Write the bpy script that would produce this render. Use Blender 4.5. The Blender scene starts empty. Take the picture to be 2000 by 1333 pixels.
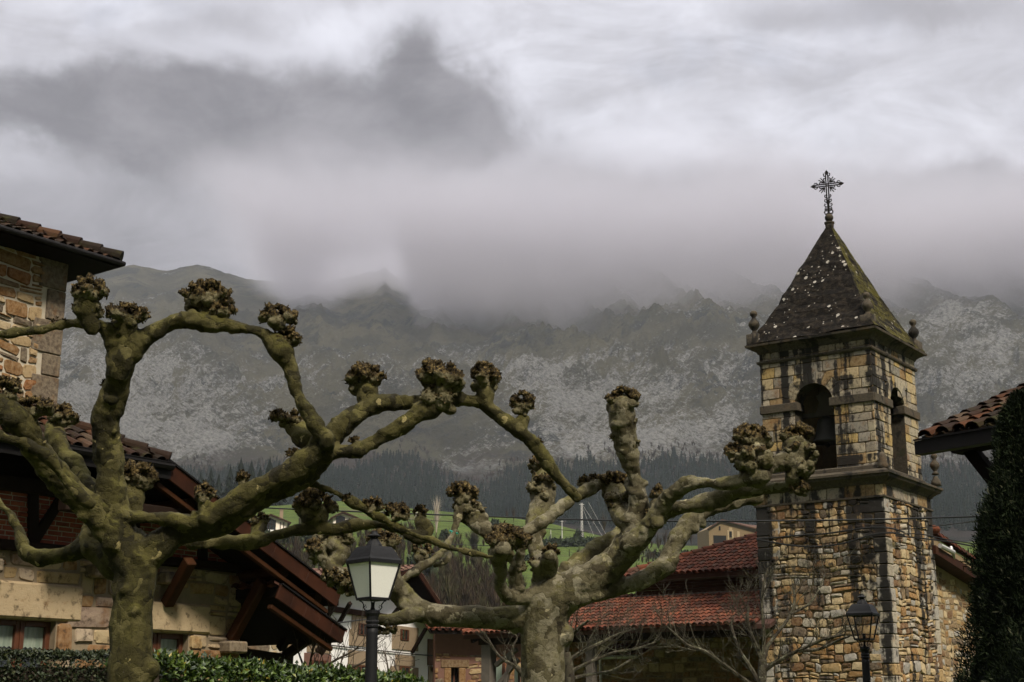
import bpy, bmesh, math, random
import numpy as np
from mathutils import Vector, Matrix
V = Vector
SC = bpy.context.scene
COL = SC.collection
rad = math.radians

# ------------------------------------------------------------------ camera
F = 2800.0                       # focal length in photo pixels (photo 2000 wide)
PITCH = rad(14.5)
SP, CP = math.sin(PITCH), math.cos(PITCH)
EYE = V((0, 0, 1.6))
cd = bpy.data.cameras.new('camera')
cam = bpy.data.objects.new('camera', cd)
COL.objects.link(cam)
cam.location = EYE
cam.rotation_euler = (rad(90) + PITCH, 0, 0)
cd.sensor_width = 36.0
cd.lens = 36.0 * F / 2000.0
cd.clip_start = 0.1
cd.clip_end = 20000
SC.camera = cam

# ------------------------------------------------------------------ exposure
SC.view_settings.view_transform = 'Standard'
SC.view_settings.look = 'None'
SC.view_settings.gamma = 1.0
SC.view_settings.exposure = 0.25
SC.cycles.max_bounces = 6
SC.cycles.diffuse_bounces = 2
SC.cycles.glossy_bounces = 2
SC.cycles.transparent_max_bounces = 12
SC.cycles.volume_bounces = 3
SC.cycles.volume_step_rate = 1.0
SC.cycles.volume_max_steps = 96
SC.cycles.use_denoising = True
SC.cycles.use_adaptive_sampling = True
SC.cycles.adaptive_threshold = 0.02


# ------------------------------------------------------------------ node helper
class NT:
    def __init__(s, tree):
        s.t = tree
        s.n = tree.nodes
        s.l = tree.links

    def node(s, typ, **kw):
        n = s.n.new(typ)
        for k, v in kw.items():
            setattr(n, k, v)
        return n

    def put(s, sock, v):
        if isinstance(v, bpy.types.NodeSocket):
            s.l.new(v, sock)
        elif v is not None:
            if sock.type == 'RGBA' and isinstance(v, (tuple, list)) and len(v) == 3:
                v = (*v, 1)
            sock.default_value = v

    def m(s, op, a, b=None, c=None, clamp=False):
        n = s.node('ShaderNodeMath', operation=op, use_clamp=clamp)
        for i, v in enumerate((a, b, c)):
            if v is not None:
                s.put(n.inputs[i], v)
        return n.outputs[0]

    def add(s, a, b): return s.m('ADD', a, b)
    def sub(s, a, b): return s.m('SUBTRACT', a, b)
    def mul(s, a, b): return s.m('MULTIPLY', a, b)

    def step(s, x, lo, hi):          # smoothstep 0..1
        n = s.node('ShaderNodeMapRange', interpolation_type='SMOOTHSTEP', clamp=True)
        s.put(n.inputs[0], x)
        s.put(n.inputs[1], lo)
        s.put(n.inputs[2], hi)
        return n.outputs[0]

    def noise(s, vec, scale, detail=4, rough=0.55, dist=0.0, out=0):
        n = s.node('ShaderNodeTexNoise')
        s.put(n.inputs['Vector'], vec)
        s.put(n.inputs['Scale'], scale)
        s.put(n.inputs['Detail'], detail)
        s.put(n.inputs['Roughness'], rough)
        s.put(n.inputs['Distortion'], dist)
        return n.outputs[out]

    def vor(s, vec, scale, feature='F1', out='Distance', rand=1.0):
        n = s.node('ShaderNodeTexVoronoi', feature=feature)
        s.put(n.inputs['Vector'], vec)
        s.put(n.inputs['Scale'], scale)
        s.put(n.inputs['Randomness'], rand)
        return n.outputs[out]

    def mix(s, f, a, b, blend='MIX'):
        n = s.node('ShaderNodeMix', data_type='RGBA', blend_type=blend)
        s.put(n.inputs[0], f)
        s.put(n.inputs[6], a)
        s.put(n.inputs[7], b)
        return n.outputs[2]

    def ramp(s, f, stops, interp='LINEAR'):
        n = s.node('ShaderNodeValToRGB')
        r = n.color_ramp
        r.interpolation = interp
        while len(r.elements) < len(stops):
            r.elements.new(0.5)
        for e, (p, c) in zip(r.elements, stops):
            e.position = p
            e.color = (*c, 1) if len(c) == 3 else c
        s.put(n.inputs[0], f)
        return n.outputs[0]

    def mapv(s, vec, scale=(1, 1, 1), rot=(0, 0, 0), loc=(0, 0, 0)):
        n = s.node('ShaderNodeMapping')
        s.put(n.inputs[0], vec)
        n.inputs['Location'].default_value = loc
        n.inputs['Rotation'].default_value = rot
        n.inputs['Scale'].default_value = scale
        return n.outputs[0]

    def sep(s, vec):
        n = s.node('ShaderNodeSeparateXYZ')
        s.put(n.inputs[0], vec)
        return n.outputs

    def attr(s, name):
        n = s.node('ShaderNodeAttribute', attribute_name=name)
        return n.outputs['Fac']

    def obj(s):
        return s.node('ShaderNodeTexCoord').outputs['Object']

    def pos(s):
        return s.node('ShaderNodeNewGeometry').outputs['Position']

    def nor(s):
        return s.node('ShaderNodeNewGeometry').outputs['True Normal']

    def bump(s, h, strength=0.5, dist=0.02):
        n = s.node('ShaderNodeBump')
        n.inputs['Strength'].default_value = strength
        n.inputs['Distance'].default_value = dist
        s.put(n.inputs['Height'], h)
        return n.outputs[0]


def material(name):
    m = bpy.data.materials.new(name)
    m.use_nodes = True
    nt = NT(m.node_tree)
    b = nt.n.get('Principled BSDF')
    return m, nt, b


# ------------------------------------------------------------------ sky and sun
SUN_EL, SUN_AZ = rad(48), rad(153)      # azimuth from +Y towards +X: behind the viewer, a little left
world = bpy.data.worlds.new('World')
SC.world = world
world.use_nodes = True
w = NT(world.node_tree)
bg = w.n['Background']
d = w.node('ShaderNodeTexCoord').outputs['Generated']
sx, sy, sz = w.sep(d)
ysafe = w.m('MAXIMUM', sy, 0.08)
u = w.m('DIVIDE', sx, ysafe)
v = w.m('DIVIDE', sz, ysafe)
wn1 = w.noise(d, 7.0, 6, 0.6, 0.2)
wn2 = w.noise(w.mapv(d, loc=(3.1, 1.7, 5.2)), 7.0, 6, 0.6, 0.2)
uu = w.add(u, w.mul(w.sub(wn1, 0.5), 0.16))
vv = w.add(v, w.mul(w.sub(wn2, 0.5), 0.12))


def uv_of(px, py):
    cx, cy = (px - 1000) / F, (666.5 - py) / F
    yy = CP - SP * cy
    return cx / yy, (SP + CP * cy) / yy


def blob(px, py, rx, ry):
    bu, bv = uv_of(px, py)
    a = w.mul(w.sub(uu, bu), 1.0 / (rx / F))
    b = w.mul(w.sub(vv, bv), 1.0 / (ry / F))
    r2 = w.add(w.mul(a, a), w.mul(b, b))
    return w.m('POWER', 2.718, w.mul(r2, -1.0))


def total(lst):
    acc = None
    for (wt, px, py, rx, ry) in lst:
        t_ = w.mul(blob(px, py, rx, ry), wt)
        acc = t_ if acc is None else w.add(acc, t_)
    return acc


dark = total([(0.75, 520, 225, 420, 105), (0.75, 840, 130, 120, 110), (0.68, 940, 235, 190, 85), (0.25, 1010, 290, 160, 60), (0.75, 20, 175, 230, 85),
              (0.5, 220, 240, 200, 70), (0.6, 420, 310, 300, 75), (0.5, 680, 300, 300, 70)])
fine = w.noise(d, 13.0, 9, 0.60, 0.35)
mid = w.noise(w.mapv(d, scale=(1, 1, 2.0)), 5.0, 8, 0.58, 0.5)
wisp = w.noise(w.mapv(d, scale=(1, 1, 2.6), loc=(4, 1, 7)), 9.0, 9, 0.62, 0.8)
dk = w.step(w.add(dark, w.add(w.mul(w.sub(fine, 0.5), 1.0), w.mul(w.sub(mid, 0.5), 0.7))), 0.15, 0.84)
grey = total([(0.6, 1200, 450, 800, 130), (0.6, 1900, 450, 380, 100), (0.45, 1800, 30, 240, 60), (0.4, 1500, 60, 150, 50),
              (0.40, 380, 60, 260, 55), (0.75, 1000, 500, 1700, 150), (0.45, 250, 400, 600, 90)])
lift = total([(0.75, 1220, 130, 330, 120), (0.65, 1720, 235, 330, 75), (0.5, 230, 45, 230, 45), (0.35, 640, 60, 120, 60), (0.45, 1950, 300, 200, 60)])
gk = w.step(w.add(w.sub(grey, lift), w.add(w.mul(w.sub(mid, 0.5), 0.8), w.mul(w.sub(wisp, 0.5), 0.45))), -0.15, 0.62)
lite = w.mix(w.step(w.add(mid, w.mul(w.sub(wisp, 0.5), 0.6)), 0.30, 0.72), (0.42, 0.41, 0.45), (0.74, 0.74, 0.815))
c1 = w.mix(gk, lite, w.mix(w.step(wisp, 0.3, 0.7), (0.235, 0.225, 0.25), (0.33, 0.318, 0.35)))
c1 = w.mix(1.0, c1, w.add(0.74, w.mul(fine, 0.52)), 'MULTIPLY')
c2 = w.mix(dk, c1, w.mix(w.step(w.add(fine, w.mul(w.sub(wisp, 0.5), 0.5)), 0.3, 0.7), (0.135, 0.127, 0.145), (0.245, 0.232, 0.256)))
front = w.step(sy, 0.0, 0.25)
# overcast dome: bright overhead, dull towards the horizon behind the viewer
high = w.step(sz, 0.52, 0.92)
back = w.mix(w.step(mid, 0.3, 0.7), (0.06, 0.06, 0.064), (0.13, 0.13, 0.137))
dome = w.mix(high, w.mix(front, back, c2), (2.0, 1.96, 1.94))
cloud = dome
skyn = w.node('ShaderNodeTexSky', sky_type='NISHITA')
skyn.sun_disc = False
skyn.sun_elevation = SUN_EL
skyn.sun_rotation = SUN_AZ
skyn.air_density = 1.0
nsk = w.mix(1.0, skyn.outputs[0], (0.10, 0.10, 0.10), 'MULTIPLY')
blue = w.mul(w.step(w.noise(w.mapv(d, loc=(9, 2, 4)), 4.0, 5, 0.55), 0.52, 0.72), w.sub(1.0, w.m('MAXIMUM', dk, gk)))
w.put(bg.inputs['Color'], w.mix(w.mul(blue, 0.35), cloud, nsk))
bg.inputs['Strength'].default_value = 1.0
sd = bpy.data.lights.new('sun', 'SUN')
sd.energy = 4.2
sd.angle = rad(9)
sd.color = (1.0, 0.91, 0.77)
sun = bpy.data.objects.new('sun', sd)
COL.objects.link(sun)
sdir = V((math.sin(SUN_AZ) * math.cos(SUN_EL), math.cos(SUN_AZ) * math.cos(SUN_EL), math.sin(SUN_EL)))
sun.rotation_euler = sdir.to_track_quat('Z', 'Y').to_euler()


# ------------------------------------------------------------------ picture-to-world helpers
def ray(px, py):
    cx, cy = (px - 1000) / F, (666.5 - py) / F
    return V((cx, CP - SP * cy, SP + CP * cy))


def at(px, py, Y):
    r = ray(px, py)
    return EYE + r * (Y / r.y)


def on_plane(px, py, p0, n):
    r = ray(px, py)
    return EYE + r * ((p0 - EYE).dot(n) / r.dot(n))


def mpp(Y, py=1000):
    return Y / ray(1000, py).y / F


# ------------------------------------------------------------------ numpy gradient noise
_rs = np.random.RandomState(7)
_perm = _rs.permutation(256)
_perm = np.concatenate([_perm, _perm, _perm])
_grad = _rs.normal(size=(256, 3))
_grad /= np.linalg.norm(_grad, axis=1)[:, None]


def pnoise(p):
    p = np.asarray(p, dtype=np.float64)
    i = np.floor(p).astype(np.int64)
    f = p - i
    u_ = f * f * f * (f * (f * 6 - 15) + 10)
    i &= 255
    out = 0.0
    for dx in (0, 1):
        wx = u_[:, 0] if dx else 1 - u_[:, 0]
        for dy in (0, 1):
            wy = u_[:, 1] if dy else 1 - u_[:, 1]
            for dz in (0, 1):
                wz = u_[:, 2] if dz else 1 - u_[:, 2]
                h = _perm[_perm[_perm[(i[:, 0] + dx) & 255] + ((i[:, 1] + dy) & 255)] + ((i[:, 2] + dz) & 255)]
                g = _grad[h]
                dd = g[:, 0] * (f[:, 0] - dx) + g[:, 1] * (f[:, 1] - dy) + g[:, 2] * (f[:, 2] - dz)
                out = out + wx * wy * wz * dd
    return out


def fbm(p, octv=4, gain=0.5, ridged=False):
    p = np.asarray(p, dtype=np.float64)
    a, s_, o = 1.0, 1.0, 0.0
    for k in range(octv):
        n_ = pnoise(p * s_ + k * 17.3)
        if ridged:
            n_ = 0.5 - np.abs(n_) * 2
        o = o + a * n_
        a *= gain
        s_ *= 2.03
    return o


# ------------------------------------------------------------------ mesh builder
def wloc(o):
    l = V((0, 0, 0))
    while o is not None:
        l = l + o.location
        o = o.parent
    return l


def tag(o, label=None, cat=None, group=None, kind=None):
    if label: o['label'] = label
    if cat: o['category'] = cat
    if group: o['group'] = group
    if kind: o['kind'] = kind
    return o


def thing(name, loc, label, cat, group=None):
    o = bpy.data.objects.new(name, None)
    o.empty_display_size = 0.3
    COL.objects.link(o)
    o.location = loc
    return tag(o, label, cat, group)


def np_mesh(name, verts, faces, mats, parent=None, rnd=None, smooth=False, midx=None, gr=None):
    """faces: list of (n,k) index arrays (same k in each array)"""
    verts = np.asarray(verts, dtype=np.float64)
    off = np.array(wloc(parent)) if parent is not None else np.zeros(3)
    me = bpy.data.meshes.new(name)
    if not isinstance(faces, list): faces = [faces]
    faces = [np.asarray(f, dtype=np.int32) for f in faces if len(f)]
    nf = sum(len(f) for f in faces)
    me.vertices.add(len(verts))
    me.vertices.foreach_set('co', (verts - off).ravel())
    tot = np.concatenate([np.full(len(f), f.shape[1], np.int32) for f in faces])
    st = np.concatenate([[0], np.cumsum(tot)[:-1]]).astype(np.int32)
    idx = np.concatenate([f.ravel() for f in faces])
    me.loops.add(len(idx))
    me.loops.foreach_set('vertex_index', idx)
    me.polygons.add(nf)
    me.polygons.foreach_set('loop_start', st)
    me.polygons.foreach_set('loop_total', tot)
    me.polygons.foreach_set('use_smooth', np.full(nf, bool(smooth)))
    if not isinstance(mats, (list, tuple)): mats = [mats]
    for m_ in mats: me.materials.append(m_)
    if midx is not None:
        me.polygons.foreach_set('material_index', np.asarray(midx, np.int32))
    if rnd is not None:
        a = me.attributes.new('rnd', 'FLOAT', 'FACE')
        a.data.foreach_set('value', np.asarray(rnd, np.float32))
    if gr is not None:
        a = me.attributes.new('gr', 'FLOAT', 'POINT')
        a.data.foreach_set('value', np.asarray(gr, np.float32))
    me.update(calc_edges=True)
    me.validate()
    o = bpy.data.objects.new(name, me)
    COL.objects.link(o)
    if parent is not None: o.parent = parent
    return o


class MB:
    def __init__(s):
        s.v, s.f, s.r, s.m = [], [], [], []
        s.cur = 0

    def face(s, pts, r=0.5):
        b = len(s.v)
        s.v += [V(p) for p in pts]
        s.f.append(tuple(range(b, b + len(pts))))
        s.r.append(r)
        s.m.append(s.cur)

    def hexa(s, p, r=0.5):            # p: 8 points, bottom 4 ccw then top 4
        b = len(s.v)
        s.v += [V(q) for q in p]
        for q in ((3, 2, 1, 0), (4, 5, 6, 7), (0, 1, 5, 4), (1, 2, 6, 5), (2, 3, 7, 6), (3, 0, 4, 7)):
            s.f.append(tuple(b + k for k in q))
            s.r.append(r)
            s.m.append(s.cur)

    def box(s, c, a, b, h, r=0.5):    # centre, three half axes
        c, a, b, h = V(c), V(a), V(b), V(h)
        s.hexa([c - a - b - h, c + a - b - h, c + a + b - h, c - a + b - h,
                c - a - b + h, c + a - b + h, c + a + b + h, c - a + b + h], r)

    def bbox(s, c, a, b, h, bev=0.01, r=0.5):   # chamfered box
        c = V(c)
        ax = [V(a), V(b), V(h)]
        L = [x.length for x in ax]
        U = [x.normalized() for x in ax]
        bev = min(bev, *(x * 0.45 for x in L))
        bm = bmesh.new()
        bmesh.ops.create_cube(bm, size=2)
        for q in bm.verts:
            q.co = V((q.co.x * L[0], q.co.y * L[1], q.co.z * L[2]))
        bmesh.ops.bevel(bm, geom=list(bm.edges), offset=bev, segments=1, affect='EDGES')
        M = Matrix((U[0], U[1], U[2])).transposed()
        s.bm(bm, lambda q: c + M @ q, r)

    def bm(s, bm, fn, r=0.5):
        b = len(s.v)
        bm.verts.index_update()
        s.v += [fn(q.co.copy()) for q in bm.verts]
        for f in bm.faces:
            s.f.append(tuple(b + q.index for q in f.verts))
            s.r.append(r)
            s.m.append(s.cur)
        bm.free()

    def beam(s, p, q, wd, ht, up=V((0, 0, 1)), r=0.5, bev=0.0):
        p, q = V(p), V(q)
        d_ = (q - p)
        a = d_.normalized()
        side = a.cross(up).normalized()
        u2 = side.cross(a).normalized()
        (s.bbox if bev else s.box)((p + q) / 2, d_ / 2, side * wd / 2, u2 * ht / 2, **({'bev': bev, 'r': r} if bev else {'r': r}))

    def prism(s, pts, off, r=0.5):
        pts = [V(p) for p in pts]
        off = V(off)
        b = len(s.v)
        n = len(pts)
        s.v += pts + [p + off for p in pts]
        s.f.append(tuple(b + k for k in reversed(range(n))))
        s.f.append(tuple(b + n + k for k in range(n)))
        s.r += [r, r]
        s.m += [s.cur] * 2
        for k in range(n):
            s.f.append((b + k, b + (k + 1) % n, b + n + (k + 1) % n, b + n + k))
            s.r.append(r)
            s.m.append(s.cur)

    def tube(s, pts, rads, n=8, r=0.5, cap=True):
        pts = [V(p) for p in pts]
        if not isinstance(rads, (list, tuple)): rads = [rads] * len(pts)
        b = len(s.v)
        ref = None
        for i, p in enumerate(pts):
            t = (pts[min(i + 1, len(pts) - 1)] - pts[max(i - 1, 0)])
            t = t.normalized() if t.length > 1e-9 else V((0, 0, 1))
            if ref is None:
                ref = t.orthogonal().normalized()
            ref = (ref - t * ref.dot(t))
            ref = ref.normalized() if ref.length > 1e-6 else t.orthogonal().normalized()
            q = t.cross(ref)
            for k in range(n):
                a = 2 * math.pi * k / n
                s.v.append(p + (ref * math.cos(a) + q * math.sin(a)) * rads[i])
        for i in range(len(pts) - 1):
            for k in range(n):
                k2 = (k + 1) % n
                s.f.append((b + i * n + k, b + i * n + k2, b + (i + 1) * n + k2, b + (i + 1) * n + k))
                s.r.append(r)
                s.m.append(s.cur)
        if cap:
            e = b + (len(pts) - 1) * n
            s.f.append(tuple(b + k for k in reversed(range(n))))
            s.f.append(tuple(e + k for k in range(n)))
            s.r += [r, r]
            s.m += [s.cur] * 2

    def lathe(s, c, prof, n=12, r=0.5, rot=0.0, sq=False):
        c = V(c)
        b = len(s.v)
        for (rr, z) in prof:
            for k in range(n):
                a = 2 * math.pi * k / n + rot
                s.v.append(c + V((math.cos(a) * rr, math.sin(a) * rr, z)))
        for i in range(len(prof) - 1):
            for k in range(n):
                k2 = (k + 1) % n
                s.f.append((b + i * n + k, b + i * n + k2, b + (i + 1) * n + k2, b + (i + 1) * n + k))
                s.r.append(r)
                s.m.append(s.cur)
        e = b + (len(prof) - 1) * n
        s.f.append(tuple(b + k for k in reversed(range(n))))
        s.f.append(tuple(e + k for k in range(n)))
        s.r += [r, r]
        s.m += [s.cur] * 2

    def ball(s, c, rr, sub=2, r=0.5, sc=(1, 1, 1)):
        bm = bmesh.new()
        bmesh.ops.create_icosphere(bm, subdivisions=sub, radius=1)
        c = V(c)
        s.bm(bm, lambda q: c + V((q.x * sc[0], q.y * sc[1], q.z * sc[2])) * rr, r)

    def build(s, name, mats, parent=None, smooth=False):
        off = wloc(parent) if parent is not None else V((0, 0, 0))
        me = bpy.data.meshes.new(name)
        me.from_pydata([p - off for p in s.v], [], s.f)
        if not isinstance(mats, (list, tuple)): mats = [mats]
        for m_ in mats: me.materials.append(m_)
        if len(mats) > 1:
            me.polygons.foreach_set('material_index', np.array(s.m, np.int32))
        me.polygons.foreach_set('use_smooth', np.full(len(me.polygons), bool(smooth)))
        if len(me.polygons) == len(s.r):
            a = me.attributes.new('rnd', 'FLOAT', 'FACE')
            a.data.foreach_set('value', np.array(s.r, np.float32))
        me.update()
        o = bpy.data.objects.new(name, me)
        COL.objects.link(o)
        if parent is not None: o.parent = parent
        return o


def smooth_path(pts, step=3):
    """Catmull-Rom through tuples of floats"""
    P = [np.array(p, float) for p in pts]
    P = [2 * P[0] - P[1]] + P + [2 * P[-1] - P[-2]]
    out = []
    for i in range(1, len(P) - 2):
        for k in range(step):
            t = k / step
            a, b, c, d_ = P[i - 1], P[i], P[i + 1], P[i + 2]
            out.append(0.5 * (2 * b + (c - a) * t + (2 * a - 5 * b + 4 * c - d_) * t * t + (3 * b - a - 3 * c + d_) * t ** 3))
    out.append(P[-2])
    return out
# ------------------------------------------------------------------ materials
def simple(name, col, rough=0.8, var=0.25, scale=6.0, metal=0.0, bump=0.0, bd=0.02, spec=0.3):
    m, t, b = material(name)
    o = t.obj()
    n = t.noise(o, scale, 6, 0.6)
    k = t.add(t.mul(t.sub(n, 0.5), var * 2), 1.0)
    t.put(b.inputs['Base Color'], t.mix(1.0, col, k, 'MULTIPLY'))
    b.inputs['Roughness'].default_value = rough
    b.inputs['Metallic'].default_value = metal
    b.inputs['Specular IOR Level'].default_value = spec
    if bump: t.put(b.inputs['Normal'], t.bump(n, bump, bd))
    return m


def stone_mat(name, stops, stain=0.0, dirt=0.35, stain_scale=(2.2, 2.2, 0.10), fine=14.0, lich=0.0, thr=0.53, runs=()):
    m, t, b = material(name)
    p = t.pos()
    r = t.attr('rnd')
    base = t.ramp(r, stops, 'CONSTANT')
    n1 = t.noise(p, fine, 6, 0.65)
    n2 = t.noise(p, 3.1, 5, 0.6)
    base = t.mix(t.mul(t.step(n1, 0.35, 0.75), 0.35 if stops[0][1][0] > 0.06 else 0.10), base, (0.40, 0.33, 0.22))
    base = t.mix(t.mul(t.step(t.sub(1.0, n1), 0.5, 0.72), dirt * 1.4), base, (0.045, 0.035, 0.025))
    base = t.mix(t.mul(t.step(n2, 0.54, 0.70), dirt), base, (0.16, 0.072, 0.022))
    if stain:
        s1 = t.noise(t.mapv(p, scale=stain_scale), 1.0, 5, 0.6, 0.25)
        s2 = t.noise(p, 5.0, 5, 0.6)
        acc = t.add(s1, t.mul(t.sub(s2, 0.5), 0.34))
        for (zz_, ln_, amt_) in runs:             # rain runs start under a ledge and thin out downwards
            z_ = t.sep(p)[2]
            acc = t.add(acc, t.mul(t.mul(t.step(z_, zz_ - ln_, zz_), t.sub(1.0, t.step(z_, zz_, zz_ + 0.02))), amt_))
        s = t.step(acc, thr, thr + 0.09)
        base = t.mix(t.mul(s, stain), base, (0.014, 0.013, 0.012))
    if lich:
        l = t.step(t.add(t.noise(p, 2.3, 5, 0.65), t.mul(t.sub(n1, 0.5), 0.5)), 0.62, 0.70)
        base = t.mix(t.mul(l, lich), base, (0.03, 0.032, 0.018))
    t.put(b.inputs['Base Color'], base)
    b.inputs['Roughness'].default_value = 0.93
    b.inputs['Specular IOR Level'].default_value = 0.15
    t.put(b.inputs['Normal'], t.bump(t.add(n1, t.mul(t.noise(p, 45, 4, 0.6), 0.5)), 0.6, 0.02))
    return m


RUBBLE = [(0.0, (0.34, 0.225, 0.10)), (0.12, (0.40, 0.30, 0.165)), (0.26, (0.235, 0.125, 0.042)), (0.36, (0.34, 0.30, 0.235)),
          (0.48, (0.125, 0.060, 0.025)), (0.57, (0.43, 0.33, 0.19)), (0.70, (0.19, 0.125, 0.065)), (0.79, (0.29, 0.27, 0.24)),
          (0.90, (0.085, 0.06, 0.042))]
ASHLAR = [(0.0, (0.27, 0.225, 0.15)), (0.2, (0.22, 0.19, 0.15)), (0.38, (0.34, 0.235, 0.085)), (0.46, (0.30, 0.26, 0.19)),
          (0.62, (0.21, 0.135, 0.06)), (0.72, (0.185, 0.17, 0.145)), (0.86, (0.36, 0.28, 0.16))]
HOUSEST = [(0.0, (0.33, 0.225, 0.105)), (0.18, (0.40, 0.30, 0.17)), (0.36, (0.22, 0.12, 0.045)), (0.5, (0.35, 0.26, 0.16)),
           (0.64, (0.20, 0.10, 0.04)), (0.74, (0.36, 0.28, 0.20)), (0.88, (0.24, 0.17, 0.13))]
TOWERST = [(0.0, (0.17, 0.085, 0.03)), (0.2, (0.22, 0.13, 0.06)), (0.36, (0.12, 0.07, 0.035)), (0.5, (0.30, 0.21, 0.11)),
           (0.64, (0.21, 0.08, 0.025)), (0.78, (0.10, 0.075, 0.055)), (0.9, (0.33, 0.25, 0.15))]
M = {}
M['rubble'] = stone_mat('rubble_stone', RUBBLE, stain=0.97, dirt=0.5, stain_scale=(1.75, 1.75, 0.11), thr=0.53, runs=((8.35, 6.5, 0.10),))
M['rubble_dry'] = stone_mat('rubble_stone_dry', RUBBLE, dirt=0.4)
M['ashlar'] = stone_mat('ashlar_stone', ASHLAR, stain=0.97, dirt=0.55, stain_scale=(1.9, 1.9, 0.13), lich=0.55, thr=0.495, runs=((12.6, 2.4, 0.11), (10.6, 0.9, 0.06), (8.35, 0.6, 0.09)))
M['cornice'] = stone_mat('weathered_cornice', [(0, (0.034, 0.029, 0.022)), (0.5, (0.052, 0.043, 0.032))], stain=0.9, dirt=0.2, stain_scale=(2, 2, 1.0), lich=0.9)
M['house_stone'] = stone_mat('house_stone', HOUSEST, dirt=0.6, fine=9)
M['block'] = stone_mat('dressed_block', [(0, (0.335, 0.25, 0.145)), (0.5, (0.365, 0.275, 0.165))], dirt=0.6, fine=9)
M['tower_stone'] = stone_mat('warm_stone', TOWERST, dirt=0.4, fine=12)
M['quoin_dark'] = stone_mat('corner_block', [(0, (0.20, 0.155, 0.10)), (0.5, (0.155, 0.12, 0.085))], stain=0.5, dirt=0.5, stain_scale=(2, 2, 1))
M['mortar'] = simple('mortar', (0.185, 0.13, 0.07), 0.95, 0.5, 9, bump=0.4)
M['mortar_pale'] = simple('pale_mortar', (0.40, 0.35, 0.27), 0.95, 0.25, 9, bump=0.3)
M['mortar_house'] = simple('house_mortar', (0.22, 0.17, 0.11), 0.95, 0.4, 7, bump=0.4)
M['wood_dark'] = simple('dark_timber', (0.016, 0.009, 0.006), 0.8, 0.5, 5, bump=0.3, spec=0.1)
M['wood_red'] = simple('varnished_board', (0.030, 0.0095, 0.004), 0.7, 1.2, 3, bump=0.3, spec=0.12)
M['wood_strip'] = simple('brown_batten', (0.038, 0.0145, 0.0055), 0.7, 0.8, 5, spec=0.08)
M['wood_frame'] = simple('window_timber', (0.085, 0.03, 0.014), 0.5, 0.35, 8)
M['wood_grey'] = simple('weathered_timber', (0.10, 0.085, 0.07), 0.85, 0.4, 5, bump=0.3)
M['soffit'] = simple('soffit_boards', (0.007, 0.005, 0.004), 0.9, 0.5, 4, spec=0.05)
M['gutter'] = simple('gutter_metal', (0.007, 0.006, 0.006), 0.6, 0.3, 8, spec=0.12)
M['zinc'] = simple('pale_gutter', (0.42, 0.41, 0.40), 0.45, 0.2, 9, metal=0.3)
M['iron'] = simple('cast_iron', (0.009, 0.009, 0.010), 0.55, 0.5, 12, bump=0.2, spec=0.18)
M['rust_iron'] = simple('wrought_iron', (0.010, 0.008, 0.007), 0.75, 0.5, 12, spec=0.1)
M['bronze'] = simple('bell_bronze', (0.028, 0.027, 0.022), 0.7, 0.4, 7, metal=0.0)
M['white_wall'] = simple('white_plaster', (0.82, 0.80, 0.78), 0.9, 0.12, 3, bump=0.15)
M['cream_wall'] = simple('cream_plaster', (0.80, 0.72, 0.62), 0.9, 0.1, 3)
M['brown_stone'] = simple('brown_dressed_stone', (0.25, 0.185, 0.12), 0.92, 0.25, 5, bump=0.3)
M['brown_stone_red'] = simple('reddish_dressed_stone', (0.145, 0.075, 0.055), 0.92, 0.3, 5, bump=0.3)
M['plaster_tan'] = simple('tan_plaster', (0.215, 0.155, 0.085), 0.95, 0.4, 3.5, bump=0.3)
M['dark_void'] = simple('dark_room', (0.008, 0.007, 0.006), 0.95, 0.2, 3)
M['cable'] = simple('black_cable', (0.010, 0.010, 0.010), 0.6, 0.2, 4)
M['pale_wire'] = simple('pale_wire', (0.45, 0.43, 0.40), 0.5, 0.1, 4)
M['concrete'] = simple('pale_concrete', (0.50, 0.48, 0.46), 0.9, 0.2, 1.5)
M['teal'] = simple('teal_twine', (0.02, 0.30, 0.24), 0.6, 0.2, 9)
M['car_paint'] = simple('white_car_paint', (0.7, 0.7, 0.7), 0.3, 0.05, 2, spec=0.5)
M['rubber'] = simple('tyre_rubber', (0.02, 0.02, 0.02), 0.8, 0.2, 6)


def glass_mat(name, col, rough=0.08, spec=0.6):
    m, t, b = material(name)
    n = t.noise(t.obj(), 3.0, 3, 0.5)
    t.put(b.inputs['Base Color'], t.mix(t.step(n, 0.35, 0.65), col, tuple(c * 0.6 for c in col)))
    b.inputs['Roughness'].default_value = rough
    b.inputs['Specular IOR Level'].default_value = spec
    return m


M['glass'] = glass_mat('window_glass', (0.02, 0.024, 0.026))
m, t, b = material('lace_curtain')           # net curtain seen through the pane
o = t.obj()
t.put(b.inputs['Base Color'], t.mix(t.step(t.noise(t.mapv(o, scale=(7, 7, 0.6)), 3.0, 4, 0.6), 0.35, 0.65), (0.17, 0.21, 0.165), (0.26, 0.30, 0.24)))
b.inputs['Roughness'].default_value = 0.35
M['curtain'] = m
m, t, b = material('frosted_pane')
n = t.noise(t.obj(), 60, 4, 0.6)
t.put(b.inputs['Base Color'], t.mix(n, (0.66, 0.65, 0.61), (0.76, 0.75, 0.71)))
b.inputs['Roughness'].default_value = 0.5
t.put(b.inputs['Normal'], t.bump(n, 0.2, 0.004))
M['frosted'] = m
m, t, b = material('clear_pane')
mixs = t.node('ShaderNodeMixShader')
tr = t.node('ShaderNodeBsdfTransparent')
gl = t.node('ShaderNodeBsdfGlossy')
gl.inputs['Roughness'].default_value = 0.1
gl.inputs['Color'].default_value = (0.8, 0.8, 0.8, 1)
fr = t.node('ShaderNodeFresnel')
fr.inputs[0].default_value = 1.35
t.put(mixs.inputs[0], fr.outputs[0])
t.l.new(tr.outputs[0], mixs.inputs[1])
t.l.new(gl.outputs[0], mixs.inputs[2])
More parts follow.
